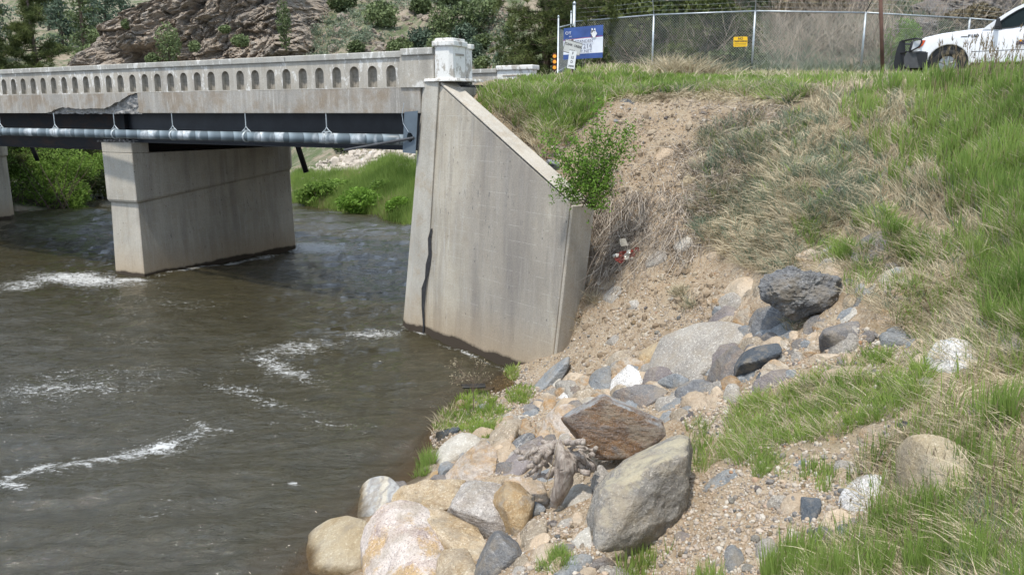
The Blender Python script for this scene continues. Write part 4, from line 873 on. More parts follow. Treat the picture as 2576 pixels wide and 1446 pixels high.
def chain(a, b, z0f, z1, name, parent, pitch=.085, r=.0027):
    """diamond wire mesh between two upright lines, as crossed zig-zag wires"""
    a, b = np.array(a, float), np.array(b, float); L = np.linalg.norm((b - a)[:2]); u = (b - a) / L; u[2] = 0; nrm = np.array([u[1], -u[0], 0]); H_ = z1 - z0f
    V, Q = [], []; n = 0
    for sg in (1, -1):
        for s in np.arange(-H_, L + H_, pitch):
            # the line s + sg * h clipped to the panel
            h0, h1 = 0.0, H_
            lo = (0 - s) * sg; hi = (L - s) * sg; lo, hi = min(lo, hi), max(lo, hi); h0, h1 = max(h0, lo), min(h1, hi)
            if h1 - h0 < .02: continue
            p0 = a + u * (s + sg * h0); p1 = a + u * (s + sg * h1); p0[2] = z0f + h0; p1[2] = z0f + h1
            ax = (p1 - p0); ax /= np.linalg.norm(ax); e1 = nrm * r; e2 = np.cross(ax, nrm) * r
            for p in (p0, p1):
                for e in (e1, e2, -e1, -e2): V.append(p + e + nrm * .004 * sg)
            for k in range(4): Q.append([n + k, n + (k + 1) % 4, n + 4 + (k + 1) % 4, n + 4 + k])
            n += 8
    m_ = np_mesh(name, np.array(V), np.array(Q), False); return tag(link(name, m_, M['wire'], parent), kind='stuff')
for a, b in zip(tops, tops[1:]):
    chain(a, b, gz1((a + b) / 2) + .03, (a[2] + b[2]) / 2 + .02, 'wire_mesh', fence)
# gate leaf and gate posts at the left end
gate = thing('fence_gate', 'narrow galvanised chain link gate standing open left of the banner', 'gate', (2.0, 23.3, 5.9))
g0 = at_y(1405, 70, 25.0); g1 = at_y(1437, 62, 27.4)
for p, py_top, r in ((g0, 44, .026), (g1, 32, .024)):
    t = at_y(proj(p)[0][0], py_top, p[1]); mb = MB(); mb.tube([(p[0], p[1], gz1(p) - .05), tuple(t)], r, 10); mb.build('gate_stile', M['galv'], gate, True)
    mb = MB(); mb.tube([tuple(t), tuple(t + [0, 0, .03]), tuple(t + [0, 0, .055])], [r * 1.35, r * 1.3, r * .4], 10); mb.build('post_cap', M['galv'], gate, True)
for dz in (0, -1.28): mb = MB(); mb.tube([tuple(g0 + [0, 0, dz]), tuple(g1 + [0, 0, dz])], .02, 8); mb.build('gate_rail', M['galv'], gate, True)
chain(g0, g1, 6.15, g0[2], 'wire_mesh', gate)
p = at_y(1445, 12, 27.0); mb = MB(); mb.tube([(p[0], p[1], gz1(p) - .1), tuple(p)], .05, 12); mb.tube([tuple(p), tuple(p + [0, 0, .05]), tuple(p + [0, 0, .10])], [.062, .055, .012], 12)
tag(mb.build('gate_post', M['galv'], None, True), 'tall thick galvanised gate post with a domed cap behind the banner corner', 'post')

# banner tied to the fence
bc = [at_y(1418, 72, 24.9), at_y(1518, 62.5, 24.9), at_y(1516, 145.5, 24.9), at_y(1417, 151, 24.9)]
bw = np.linalg.norm(bc[1] - bc[0]); bh = np.linalg.norm(bc[0] - bc[3]); MX = frame(sum(bc) / 4, bc[1] - bc[0], bc[0] - bc[3])
bt = thing('banner', 'blue and white vinyl banner with husky head tied to the fence', 'banner', tuple(sum(bc) / 4))
nu, nv = 40, 26
U, V = np.meshgrid(np.linspace(0, 1, nu), np.linspace(0, 1, nv), indexing='ij'); U, V = U.ravel()[:, None], V.ravel()[:, None]
P = (bc[0] * (1 - U) + bc[1] * U) * (1 - V) + (bc[3] * (1 - U) + bc[2] * U) * V
wr_ = (fbm(np.concatenate([U * 5, V * 3, U * 0], 1), 1.0, 3, seed=3) * .008 * (1 + 2 * np.exp(-V[:, 0] * 6))); P[:, 1] += wr_ + .012
cut = .36 - .06 * 0
q = grid_faces(nu, nv); vm = V[q[:, 0], 0] + .5 / nv
ub = U[q[:, 0], 0]
blue = (vm < .355 + .03 * (ub < .1)) | (vm > .845)
link('banner_sheet', np_mesh('banner_sheet', P, q[~blue]), M['banner'], bt); link('banner_blue_band', np_mesh('banner_blue_band', P, q[blue]), M['blue'], bt)
me = flat([(-bw * .5, bh * .125), (bw * .49, bh * .155), (bw * .49, bh * .165), (-bw * .5, bh * .135)], MX, M['bannerred'], 'red_line', bt, .012)
text('STANDEN', .118, MX, M['inkgrey'], 'lettering', bt, bw * .02, bh * .035, .014); text('ETTE', .095, MX, M['inkgrey'], 'lettering', bt, -bw * .28, bh * .035, .014)
text('1214', .19, MX, M['inkgrey'], 'lettering', bt, bw * .06, -bh * .13, .014, sx=.95); text('Y.NET', .128, MX, M['inkgrey'], 'lettering', bt, bw * .06, -bh * .285, .014)
text('OY', .13, MX, M['white'], 'lettering', bt, -bw * .36, bh * .34, .014); text('INC', .05, MX, M['white'], 'lettering', bt, -bw * .31, bh * .225, .014)
hk = [(.00, .0), (.02, -.05), (.05, -.085), (.09, -.10), (.13, -.07), (.15, -.02), (.19, .03), (.185, .055), (.155, .075), (.145, .11), (.14, .19), (.115, .20), (.105, .135), (.08, .14), (.065, .20), (.035, .205), (.03, .14), (.01, .09)]
hx, hy = bw * .20, bh * .22
flat([(hx + a * 1.05, hy + b * .92) for a, b in hk], MX, M['white'], 'husky_head', bt, .014)
for pl_ in ([(.03, .14), (.06, .135), (.11, .135), (.14, .12), (.12, .10), (.09, .115), (.06, .095), (.035, .05), (.02, .06)], [(.165, .05), (.187, .058), (.19, .035), (.175, .03)], [(.0, .0), (.02, -.05), (.05, -.085), (.06, -.08), (.035, -.04), (.02, .02), (.008, .04)], [(.10, .075), (.125, .08), (.115, .065)]):
    flat([(hx + a * 1.05, hy + b * .92) for a, b in pl_], MX, M['ink'], 'husky_marking', bt, .017)

# creek name sign and narrow structure number sign on one rusty post
sg = thing('creek_sign', 'small weathered white rectangular creek sign on rusty post before the banner', 'sign', tuple(at_y(1438, 205, 20.0)))
def board(cor, Y, th, mat, name, parent):
    c = [at_y(x, y, Y) for x, y in cor]; w_ = np.linalg.norm(c[1] - c[0]); h_ = np.linalg.norm(c[0] - c[3]); MX_ = frame(sum(c) / 4, c[1] - c[0], c[0] - c[3])
    flat(rrect(w_, h_, min(w_, h_) * .09), MX_, mat, name, parent, 0, th); return MX_, w_, h_, th + .001
MXs, w_, h_, of = board([(1419.5, 98), (1463, 110), (1461, 142), (1418, 131)], 20.0, .004, M['signgrey'], 'sign_face', sg)
t_ = .004; ou, inn = rrect(w_ * .985, h_ * .97, .03), rrect(w_ * .95, h_ * .90, .025)
for i in range(len(ou)):
    j = (i + 1) % len(ou); flat([ou[i], ou[j], inn[j], inn[i]], MXs, M['ink'], 'tmpb', sg, of, .0008).name = 'border_line'
bl = [o for o in sg.children if o.name.startswith('border_line')]
bmj = bmesh.new()
for o in bl: bmj.from_mesh(o.data)
for o in bl: bpy.data.objects.remove(o)
link('border_line', bm_mesh('border_line', bmj), M['ink'], sg)
text('CLEAR  CREEK', .075, MXs, M['ink'], 'lettering', sg, 0, h_ * .16, of, bold=.002, sx=.86); text('F 15-D', .045, MXs, M['ink'], 'lettering', sg, .01, -h_ * .22, of, bold=.001)
mb = MB(); p0 = at_y(1439.5, 230, 20.02); p1 = at_y(1440, 100, 20.03); mb.tube([tuple(p0 - [0, 0, .3]), tuple(p1)], .028, 8); mb.build('post', M['brownsteel'], sg)
s2 = thing('number_sign', 'tall narrow white sign with stacked numbers below the creek sign', 'sign', tuple(at_y(1439, 150, 19.96)))
MXn, w_, h_, of = board([(1431.5, 127), (1450, 129.5), (1446, 176), (1427.5, 171.5)], 19.93, .004, M['white'], 'sign_face', s2)
for s, y, sz in (('F', .36, .085), ('15', .12, .085), ('D', -.12, .085), ('24308', -.36, .058)): text(s, sz, MXn, M['ink'], 'lettering', s2, 0, h_ * y, of, bold=.002, sx=.9)
# yellow no trespassing sign on the fence mesh
s3 = thing('warning_sign', 'small yellow NO TRESPASSING sign fixed to the chain link mesh', 'sign', tuple(at_y(1862, 106, 24.5)))
MXy, w_, h_, of = board([(1845, 93.5), (1880, 92.5), (1880, 118), (1845, 118.5)], 24.5, .004, M['yellow'], 'sign_face', s3)
text('NO', .095, MXy, M['ink'], 'lettering', s3, 0, h_ * .30, of, bold=.003); text('TRESPASSING', .069, MXy, M['ink'], 'lettering', s3, 0, h_ * .03, of, bold=.0025, sx=.92)
for y in (-.22, -.36): flat([(-w_ * .42, h_ * y), (w_ * .42, h_ * y), (w_ * .42, h_ * (y + .035)), (-w_ * .42, h_ * (y + .035))], MXy, M['ink'], 'small_print_line', s3, of, .0005)
# three amber reflectors on a thin backing
s4 = thing('object_marker', 'slim roadside marker with three round amber reflectors left of the gate', 'road marker', tuple(at_y(1395, 205, 24)))
MXr = frame(at_y(1395, 156, 24.0), (1, 0, 0), (0, 0, 1))
flat(rrect(.10, .50, .02), MXr, M['brownsteel'], 'backing_strip', s4, -.02, .01)
for y in (.155, 0, -.16):
    r_ = flat(circ(.062, 0, y), MXr, M['reddish'], 'reflector', s4, -.008, .012); flat(circ(.050, 0, y), MXr, M['amber'], 'lens', r_, .0045, .006)
mb = MB(); mb.tube([tuple(at_y(1395, 215, 24.03)), tuple(at_y(1395, 175, 24.03))], .018, 6); mb.build('stake', M['brownsteel'], s4)
mb = MB(); mb.tube([tuple(at_y(2221, 210, 20.2)), tuple(at_y(2214.5, -30, 20.2))], .045, 10)
tag(mb.build('steel_pole', M['brownsteel'], None, True), 'slender rusty brown steel pole in front of the fence left of the pickup', 'pole')

# ------------------------------------------------------------------ pickup truck, seen from its left side, nose to the left
TX, TY, TZ = 12.25, 23.2, 5.95                                 # front axle point on the near side, at ground level
truck = thing('pickup_truck', 'white pickup truck with a black front push bar parked on the bank', 'truck', (TX, TY, TZ))
yaw = math.radians(-26)
TM = Matrix.Translation((TX, TY, TZ)) @ Matrix.Rotation(yaw, 4, 'Z')
def T(x, y, z): return TM @ Vector((x, y, z))
WR = .39; WB = 3.68; HW = 1.98                                # wheel radius, wheelbase, body width
def arch(cx, r, z0, n=14): return [(cx + r * math.cos(t), WR + r * math.sin(t)) for t in np.linspace(math.pi + .15, -.15, n)]
lower = [(-.93, .52), (-.55, .45)] + arch(0, .52, 0) + [(.62, .40), (2.95, .40)] + arch(WB, .50, 0) + [(WB + .6, .42), (WB + 1.3, .55), (WB + 1.35, 1.28), (1.9, 1.28), (.45, 1.22), (-.2, 1.18), (-.62, 1.10), (-.86, .98), (-.93, .80)]
def side_solid(prof, y0, y1, inset=0.0, bev=.03):
    mb = MB(); a = [T(x, y0, z) for x, z in prof]; b = [T(x, y1, z) for x, z in prof]; mb.hexa(a, b); bmesh.ops.recalc_face_normals(mb.bm, faces=mb.bm.faces[:])
    es = [e for e in mb.bm.edges if len(e.link_faces) == 2 and any(len(f.verts) > 10 for f in e.link_faces)]
    if bev: bmesh.ops.bevel(mb.bm, geom=es, offset=bev, segments=3, affect='EDGES', profile=.6)
    bmesh.ops.triangulate(mb.bm, faces=[f for f in mb.bm.faces if len(f.verts) > 4]); return mb
def side_build(name, prof, y0, y1, mat, parent, bev=.03):
    o = side_solid(prof, y0, y1, 0, bev).build(name, mat, parent, True)
    o.data.set_sharp_from_angle(angle=math.radians(32)); return o
body = side_build('body', lower, 0, HW, M['paint'], truck, .045)
hood = [(-.90, .90), (-.84, 1.00), (-.62, 1.135), (-.2, 1.225), (.35, 1.29), (.95, 1.335), (1.05, 1.36), (1.25, 1.36), (1.25, 1.0), (0, .95)]
side_build('hood', hood, .10, HW - .10, M['paint'], truck, .06)
# cab greenhouse: pillars and roof as a ring round the window opening
roof = [(1.02, 1.30), (1.10, 1.38), (1.42, 1.62), (1.68, 1.80), (1.92, 1.915), (2.25, 1.955), (3.4, 1.95), (3.62, 1.90), (3.78, 1.27), (3.0, 1.25), (1.6, 1.25)]
win = [(1.24, 1.30), (1.34, 1.42), (1.56, 1.60), (1.78, 1.745), (1.98, 1.84), (2.25, 1.875), (2.28, 1.36), (2.0, 1.355), (1.72, 1.30), (1.45, 1.285)]
win2 = [(2.36, 1.875), (3.3, 1.86), (3.42, 1.36), (2.38, 1.36)]
def holed(name, outer, holes, y, th, mat, parent):
    bm = bmesh.new(); es = []
    for L in [outer] + holes:
        vs = [bm.verts.new(T(x, y, z)) for x, z in L]; es += [bm.edges.new((vs[i], vs[(i + 1) % len(vs)])) for i in range(len(vs))]
    bmesh.ops.triangle_fill(bm, use_beauty=True, edges=es); r = bmesh.ops.extrude_face_region(bm, geom=bm.faces[:])
    bmesh.ops.translate(bm, verts=[g for g in r['geom'] if isinstance(g, bmesh.types.BMVert)], vec=(TM.to_3x3() @ Vector((0, th, 0)))); return link(name, bm_mesh(name, bm), mat, parent)
roofs = [(x, z) for x, z in roof]
holed('cab_side', roofs, [win, win2], .035, .05, M['paint'], truck); holed('cab_side', roofs, [win, win2], HW - .085, .05, M['paint'], truck)
mb = MB()
top = [(1.30, 1.55), (1.68, 1.80), (1.92, 1.915), (2.25, 1.955), (3.4, 1.95), (3.62, 1.90)][1:]
for (x0, z0), (x1, z1) in zip(top, top[1:]): mb.hexa([T(x0, .09, z0 - .045), T(x1, .09, z1 - .045), T(x1, HW - .09, z1 - .045), T(x0, HW - .09, z0 - .045)], [T(x0, .09, z0 - .004), T(x1, .09, z1 - .004), T(x1, HW - .09, z1 - .004), T(x0, HW - .09, z0 - .004)])
mb.build('roof', M['paint'], truck, False)
for name, pts in (('windscreen', [(1.12, 1.37), (1.64, 1.77)]),):
    (x0, z0), (x1, z1) = pts; mb = MB(); mb.hexa([T(x0, .12, z0), T(x1, .15, z1), T(x1, HW - .15, z1), T(x0, HW - .12, z0)], [T(x0 + .004, .12, z0 + .006), T(x1 + .004, .15, z1 + .006), T(x1 + .004, HW - .15, z1 + .006), T(x0 + .004, HW - .12, z0 + .006)]); mb.build(name, M['glass'], truck)
for y in (.055, HW - .06):
    for wn_ in (win, win2):
        mb = MB(); mb.hexa([T(x, y, z) for x, z in wn_], [T(x, y + .004, z) for x, z in wn_]); g_ = mb.build('side_window', M['glass'], truck)
# window seal and trim
def strip(name, pts, y, wd, mat, parent, th=.012):
    mb = MB(); mb.tube([T(x, y, z) for x, z in pts], wd, 6); return mb.build(name, mat, parent, True)
strip('window_seal', win + [win[0]], .034, .014, M['trim'], truck)
strip('window_seal', win2 + [win2[0]], .034, .012, M['trim'], truck)
strip('door_gap', [(1.02, 1.30), (1.00, 1.15), (.985, .75), (.97, .44)], .0, .005, M['darkgrey'], truck)
strip('body_crease', [(.55, .705), (1.5, .72), (2.85, .735)], .0, .008, M['darkgrey'], truck)
strip('fender_crease', [(-.62 * 1.05 * math.cos(t) , WR + .70 * math.sin(t)) for t in np.linspace(.35, 2.7, 14)], .004, .007, M['paint'], truck)
mb = MB(); mb.hexa([T(1.28, -.01, 1.29), T(1.46, -.01, 1.29), T(1.40, -.01, 1.50), T(1.27, -.01, 1.38)], [T(1.28, .03, 1.29), T(1.46, .03, 1.29), T(1.40, .03, 1.50), T(1.27, .03, 1.38)]); mb.build('mirror_sail', M['trim'], truck)
mb = MB(); mb.hexa([T(1.26, -.24, 1.30), T(1.38, -.24, 1.30), T(1.38, -.02, 1.30), T(1.26, -.02, 1.30)], [T(1.30, -.24, 1.56), T(1.38, -.24, 1.54), T(1.38, -.02, 1.52), T(1.30, -.02, 1.54)]); mb.bevel(.03, 3).build('wing_mirror', M['trim'], truck, True)
# interior: dark seats, dash and wheel, seen through the glass
mb = MB()
for y in (.25, 1.15): mb.hexa([T(2.25, y, .9), T(2.45, y, .9), T(2.45, y + .5, .9), T(2.25, y + .5, .9)], [T(2.42, y, 1.62), T(2.55, y, 1.62), T(2.55, y + .5, 1.62), T(2.42, y + .5, 1.62)])
mb.bevel(.03, 2).build('seats', M['darkgrey'], truck)
mb = MB(); mb.hexa([T(1.15, .12, 1.2), T(1.6, .12, 1.2), T(1.6, HW - .12, 1.2), T(1.15, HW - .12, 1.2)], [T(1.2, .12, 1.34), T(1.55, .12, 1.32), T(1.55, HW - .12, 1.32), T(1.2, HW - .12, 1.34)]); mb.build('dashboard', M['darkgrey'], truck)
mb = MB(); mb.tube([T(1.72 + .06 * math.sin(t), .5 + .19 * math.cos(t), 1.36 + .17 * math.sin(t)) for t in np.linspace(0, 2 * math.pi, 17)], .014, 6, False); mb.build('steering_wheel', M['trim'], truck)
# wheels
for cx in (0, WB):
    for y in (.03, HW - .27):
        mb = MB(); n = 32; prof = [(.22, .0), (.34, -.01), (.385, .02), (.39, .06), (.39, .18), (.385, .22), (.34, .25), (.22, .24)]
        rings = [[mb.bm.verts.new(T(cx + math.cos(t) * r, y + dy, WR + math.sin(t) * r)) for t in np.linspace(0, 2 * math.pi, n, endpoint=False)] for r, dy in prof]
        for R0, R1 in zip(rings, rings[1:] + rings[:1]):
            for k in range(n): mb.bm.faces.new([R0[k], R0[(k+1) % n], R1[(k+1) % n], R1[k]])
        ty = mb.build('wheel', M['rubber'], truck, True)
        mb = MB(); mb.tube([T(cx, y + .06, WR), T(cx, y + .10, WR)], .225, 28); mb.tube([T(cx, y + .0, WR), T(cx, y + .10, WR)], .05, 12)
        for k in range(5): a = k * 2 * math.pi / 5 + .3; mb.tube([T(cx, y + .03, WR), T(cx + .21 * math.cos(a), y + .04, WR + .21 * math.sin(a))], .028, 6)
        mb.build('rim', M['chrome'], ty)
    mb = MB(); mb.hexa([T(x, .10, z) for x, z in arch(cx, .50, 0)], [T(x, .5, z) for x, z in arch(cx, .50, 0)]); mb.build('wheel_well', M['black'], truck)
# front: lamp, bumper, grille, push bar
hl = [(-.955, .97), (-.90, 1.03), (-.70, 1.065), (-.60, 1.05), (-.66, .90), (-.80, .79), (-.95, .75)]
side_build('headlight', hl, -.012, .30, M['lamp'], truck, .02)
side_build('indicator', [(-.72, 1.055), (-.61, 1.045), (-.665, .91), (-.77, .83), (-.75, .93)], -.018, .1, M['orange_lens'], truck, .004)
side_build('front_bumper', [(-1.10, .38), (-1.02, .30), (-.60, .30), (-.55, .45), (-.56, .74), (-.72, .76), (-1.06, .74), (-1.12, .6)], -.01, HW + .01, M['darkgrey'], truck, .04)
side_build('bumper_end', [(-.82, .72), (-.52, .72), (-.50, .30), (-.70, .30)], -.02, .02, M['black'], truck, .01)
side_build('grille', [(-1.02, .76), (-.93, .76), (-.90, 1.08), (-.98, 1.05)], .35, HW - .35, M['black'], truck, .01)
pb_ = [(-1.28, 1.05), (-1.22, 1.11), (-1.14, 1.11), (-1.10, .62), (-1.16, .30), (-1.28, .12), (-1.36, .20), (-1.38, .5), (-1.34, .85)]
for y in (.42, HW - .48): side_build('push_bar_upright', pb_, y, y + .06, M['black'], truck, .012)
def bar(name, pts, r=.024): mb = MB(); mb.tube([T(*p) for p in pts], r, 8); mb.build(name, M['black'], truck, True)
for sy in (0, 1):
    f = (lambda y: HW - y) if sy else (lambda y: y)
    bar('brush_guard_hoop', [(-1.22, f(.45), 1.07), (-1.11, f(.25), 1.09), (-0.94, f(.0), 1.10), (-.86, f(-.09), 1.105), (-.72, f(-.10), 1.07), (-.70, f(-.10), .99), (-.76, f(-.09), .87), (-.90, f(-.08), .79), (-0.96, f(-.02), .76), (-1.14, f(.22), .74), (-1.22, f(.45), .74)])
    bar('brush_guard_bar', [(-0.91, f(-.02), 1.10), (-0.98, f(-.02), .76), (-1.04, f(.1), .60)], .018)
for z in (.35, .62, .85, 1.06): bar('push_bar_cross', [(-1.26, .45, z), (-1.26, HW - .45, z)], .028)
mb = MB(); mb.hexa([T(-1.23, .5, .48), T(-1.22, .5, .48), T(-1.22, HW - .5, .48), T(-1.23, HW - .5, .48)], [T(-1.23, .5, 1.03), T(-1.22, .5, 1.03), T(-1.22, HW - .5, 1.03), T(-1.23, HW - .5, 1.03)]); mb.build('mesh_guard', M['black'], truck)
MT = TM @ frame((.78, -.004, 1.12), (1, 0, 0), (0, 0, 1))
text('F150', .10, MT, M['ink'], 'badge', truck, .02, 0, .004, bold=.004, sx=1.35); flat([(-.28, -.02), (-.12, -.02), (-.12, .0), (-.28, .0)], MT, M['ink'], 'badge_bar', truck, .004)
MT = TM @ frame((2.0, -.004, .93), (1, 0, 0), (0, 0, 1))
flat(rrect(.34, .17, .01), MT, M['white'], 'door_emblem', truck, .002); de = truck.children[-1]
em = [o for o in truck.children if o.name.startswith('door_emblem')][0]
flat([(-.16, -.075), (.16, -.075), (.16, .0), (.05, -.01), (-.03, .05), (-.07, .06), (-.12, .02), (-.16, .0)], MT, plain('emblem_blue', (.03, .03, .12)), 'mountain_mark', em, .0038); flat(circ(.026, -.065, .025, 12), MT, M['amber'], 'sun_mark', em, .0055)
text('DOT', .065, MT, M['ink'], 'lettering', em, .08, .035, .0045, bold=.002)
mb = MB(); mb.tube([T(-.2, .3, .42), T(WB + 1.0, .3, .42)], .08, 6); mb.tube([T(-.2, HW - .3, .42), T(WB + 1.0, HW - .3, .42)], .08, 6); mb.build('chassis', M['black'], truck)

sh_ = TM.to_3x3() @ Vector((-.24, 0, 0))
for o in truck.children_recursive:
    if o.name.split('.')[0] in ('cab_side', 'roof', 'windscreen', 'side_window', 'window_seal', 'mirror_sail', 'wing_mirror', 'seats', 'dashboard', 'steering_wheel', 'door_gap', 'badge', 'badge_bar', 'door_emblem', 'mountain_mark', 'sun_mark', 'lettering'):
        o.data.transform(Matrix.Translation(sh_))

# ------------------------------------------------------------------ rocks
_ico = {}
def ico(n):
    if n not in _ico:
        bm = bmesh.new(); bmesh.ops.create_icosphere(bm, subdivisions=n, radius=1.0)
        V = np.array([v.co[:] for v in bm.verts]); F = np.array([[v.index for v in f.verts] for f in bm.faces]); E = np.array([[v.index for v in e.verts] for e in bm.edges]); bm.free()
        deg = np.bincount(E.ravel(), minlength=len(V)).astype(float); _ico[n] = (V, F, E, deg)
    return _ico[n]
def hull_planes(pts):
    bm = bmesh.new()
    for p in pts: bm.verts.new(p)
    bmesh.ops.convex_hull(bm, input=bm.verts[:]); bm.normal_update(); bmesh.ops.recalc_face_normals(bm, faces=bm.faces[:])
    c = sum((v.co for v in bm.verts), Vector()) / max(1, len(bm.verts))
    n, h = [], []
    for f in bm.faces:
        if f.calc_area() < 1e-7: continue
        nn = f.normal; hh = nn.dot(f.verts[0].co)
        if hh < 0: nn = -nn; hh = -hh
        n.append(nn[:]); h.append(max(hh, 1e-3))
    bm.free(); return np.array(n), np.array(h)
def rock_mesh(name, pts, smooth=1, sub=4, rough=.02, strata=0.0, seed=0, chips=1.0):
    n, h = hull_planes(pts); V, F, E, deg = ico(sub)
    if smooth < 4:                                              # knock extra facets off angular stones
        rr = np.random.default_rng(int(seed * 100) + 5); k = 13 if smooth < 3 else 8; m_ = rr.normal(size=(k, 3)); m_ /= np.linalg.norm(m_, axis=1, keepdims=True)
        sup = (pts @ m_.T).max(0); n = np.concatenate([n, m_]); h = np.concatenate([h, sup * (1 - chips * (1 - rr.uniform(.70, 1.0, k)))])
    d = V @ n.T; r = np.where(d > 1e-4, h / np.maximum(d, 1e-4), 1e9).min(1)
    P = V * r[:, None]; vol0 = np.linalg.norm(P, axis=1).mean()
    for _ in range(smooth):
        S = np.zeros_like(P); np.add.at(S, E[:, 0], P[E[:, 1]]); np.add.at(S, E[:, 1], P[E[:, 0]]); P = P * .45 + .55 * S / deg[:, None]
    P *= vol0 / np.linalg.norm(P, axis=1).mean(); size = vol0
    nrm = P / (np.linalg.norm(P, axis=1, keepdims=True) + 1e-9); q = P / size
    stp = (np.floor(fbm(q, 1.5, 3, seed=seed + 40) * 6 + .5) / 6 * rough * 2.6 if smooth < 3 else 0)
    dsp = stp + fbm(q, 1.7, 4, seed=seed) * rough * 2.4 + (-np.abs(fbm(q, 2.3, 3, seed=seed + 2)) ** .5 * rough * 1.2 if smooth < 4 else 0) + fbm(q, 5.5, 3, seed=seed + 5, ridge=(smooth < 4)) * rough * .6 + fbm(q, 16, 2, seed=seed + 9) * rough * .25
    if strata:
        a = np.array([.35, .5, 1.0]); a /= np.linalg.norm(a); u = q @ a; dsp += strata * (np.abs(((u * 5.5 + fbm(q, 1.2, 2, seed=seed) * 1.2) % 1) - .5) - .25)
    P = P + nrm * (dsp * size)[:, None]
    me = np_mesh(name, P, F, True)
    if smooth < 4: me.set_sharp_from_angle(angle=math.radians(38))
    return me
TR = {'A': (706.2, 1022.6, .293), 'B': (1271.2, 1022.6, .293), 'C': (1906.8, 918, .3652), 'D': (1059.3, 847.5, .293), 'E': (1341.8, 494.4, .293), 'G': (1906.8, 423.7, .3419), 'K': (1483, 776.8, .2467), 'U': (1130, 0, .3418), 'Z': (0, 0, 1)}
fwd = np.array([0, cT, -sT]); upv = np.array([0, sT, cT]); rgt = np.array([1.0, 0, 0])
placed = []
def rock(tr, poly, mat, label, smooth=1, thick=.8, dz=0.0, bulge=.75, extra=None, name='rock', sub=None, over=False, chips=1.0, rough=.02, strata=0.0, cat='rock', group=None, blend=.5):
    ox, oy, k = TR[tr]; px = np.array([ox + k * x for x, y in poly]); py = np.array([oy + k * y for x, y in poly])
    seed = len(placed) * 1.37; rr = np.random.default_rng(len(placed) + 100)
    cx, cy_ = (px.min() + px.max()) / 2, (py.min() + py.max()) / 2
    i = np.argmax(py); near = py > py.max() - (py.max() - py.min()) * .25
    bx = px[near].mean(); G_, ok = hit([bx], [min(py.max(), 1445.0) - 1]); d0 = float(G_[0] @ fwd - np.array([0, 0, EYE]) @ fwd)
    gp, ok = hit(px, np.minimum(py, 1500)); gd = np.where(ok, (gp - [0, 0, EYE]) @ fwd, d0)
    gd = np.clip(gd, d0 * .8, d0 * 1.35)
    W_, H_ = (px.max() - px.min()) / FP * d0, (py.max() - py.min()) / FP * d0; size = min(W_, H_); th_ = thick * (size * .75 + .25 * max(W_, H_)) * .5
    gs = 1.02 if chips < .5 else (1.10 if smooth < 4 else 1.06); vv = (py.max() - py) / (py.max() - py.min() + 1e-6)
    px = px.mean() + (px - px.mean()) * gs; py = py.mean() + (py - py.mean()) * gs
    if over: dep = d0 + (gd - d0) * blend + th_ * .35 - dz
    else: dep = (gd + th_ * .12) * (1 - vv) + (d0 + (gd - d0) * blend + th_ * .3) * vv - dz * (.35 + .65 * vv)
    dep_c = dep.mean()
    r = ray(px, py); rd = r @ fwd; P = r * (dep / rd)[:, None] + [0, 0, EYE]
    c0 = P.mean(0)
    inner = []
    if extra:
        for x, y, o in extra:
            q = ray(ox + k * x, oy + k * y); inner.append(q * ((dep_c - o * th_) / (q @ fwd)) + [0, 0, EYE])
    ns = 3 if smooth < 4 else 7
    for j in range(ns):
        a = rr.random(len(P)) ** 2; a /= a.sum(); p = (P * a[:, None]).sum(0) * .55 + c0 * .45
        inner.append(p - fwd * th_ * bulge * rr.uniform(.75, 1.1))
    if smooth >= 4:
        for p in P: inner.append(c0 + (p - c0) * .78 - fwd * th_ * bulge * .55)
        inner.append(c0 - fwd * th_ * bulge)
    if not over:                                                # carry the lower rim down into the ground
        for p, v_ in zip(P, vv):
            if v_ < .45: inner.append(p + np.array([0, 0, -.38 * H_]) + fwd * th_ * .25)
    back = [c0 + (p - c0) * .72 + fwd * th_ * .9 for p in P] + [c0 + fwd * th_ * 1.25]
    pts = np.array(list(P) + inner + back); C = pts.mean(0)
    pxs = max(px.max() - px.min(), py.max() - py.min())
    if sub is None: sub = 6 if pxs > 150 else 5 if pxs > 60 else 4 if pxs > 22 else 3
    me = rock_mesh(name, pts - C, smooth if sub >= 5 else min(smooth, 3), sub, rough, strata, seed, chips)
    o = link(name, me, R[mat], None, tuple(C)); placed.append((C, max(W_, H_) / 2)); return tag(o, label, cat, group)
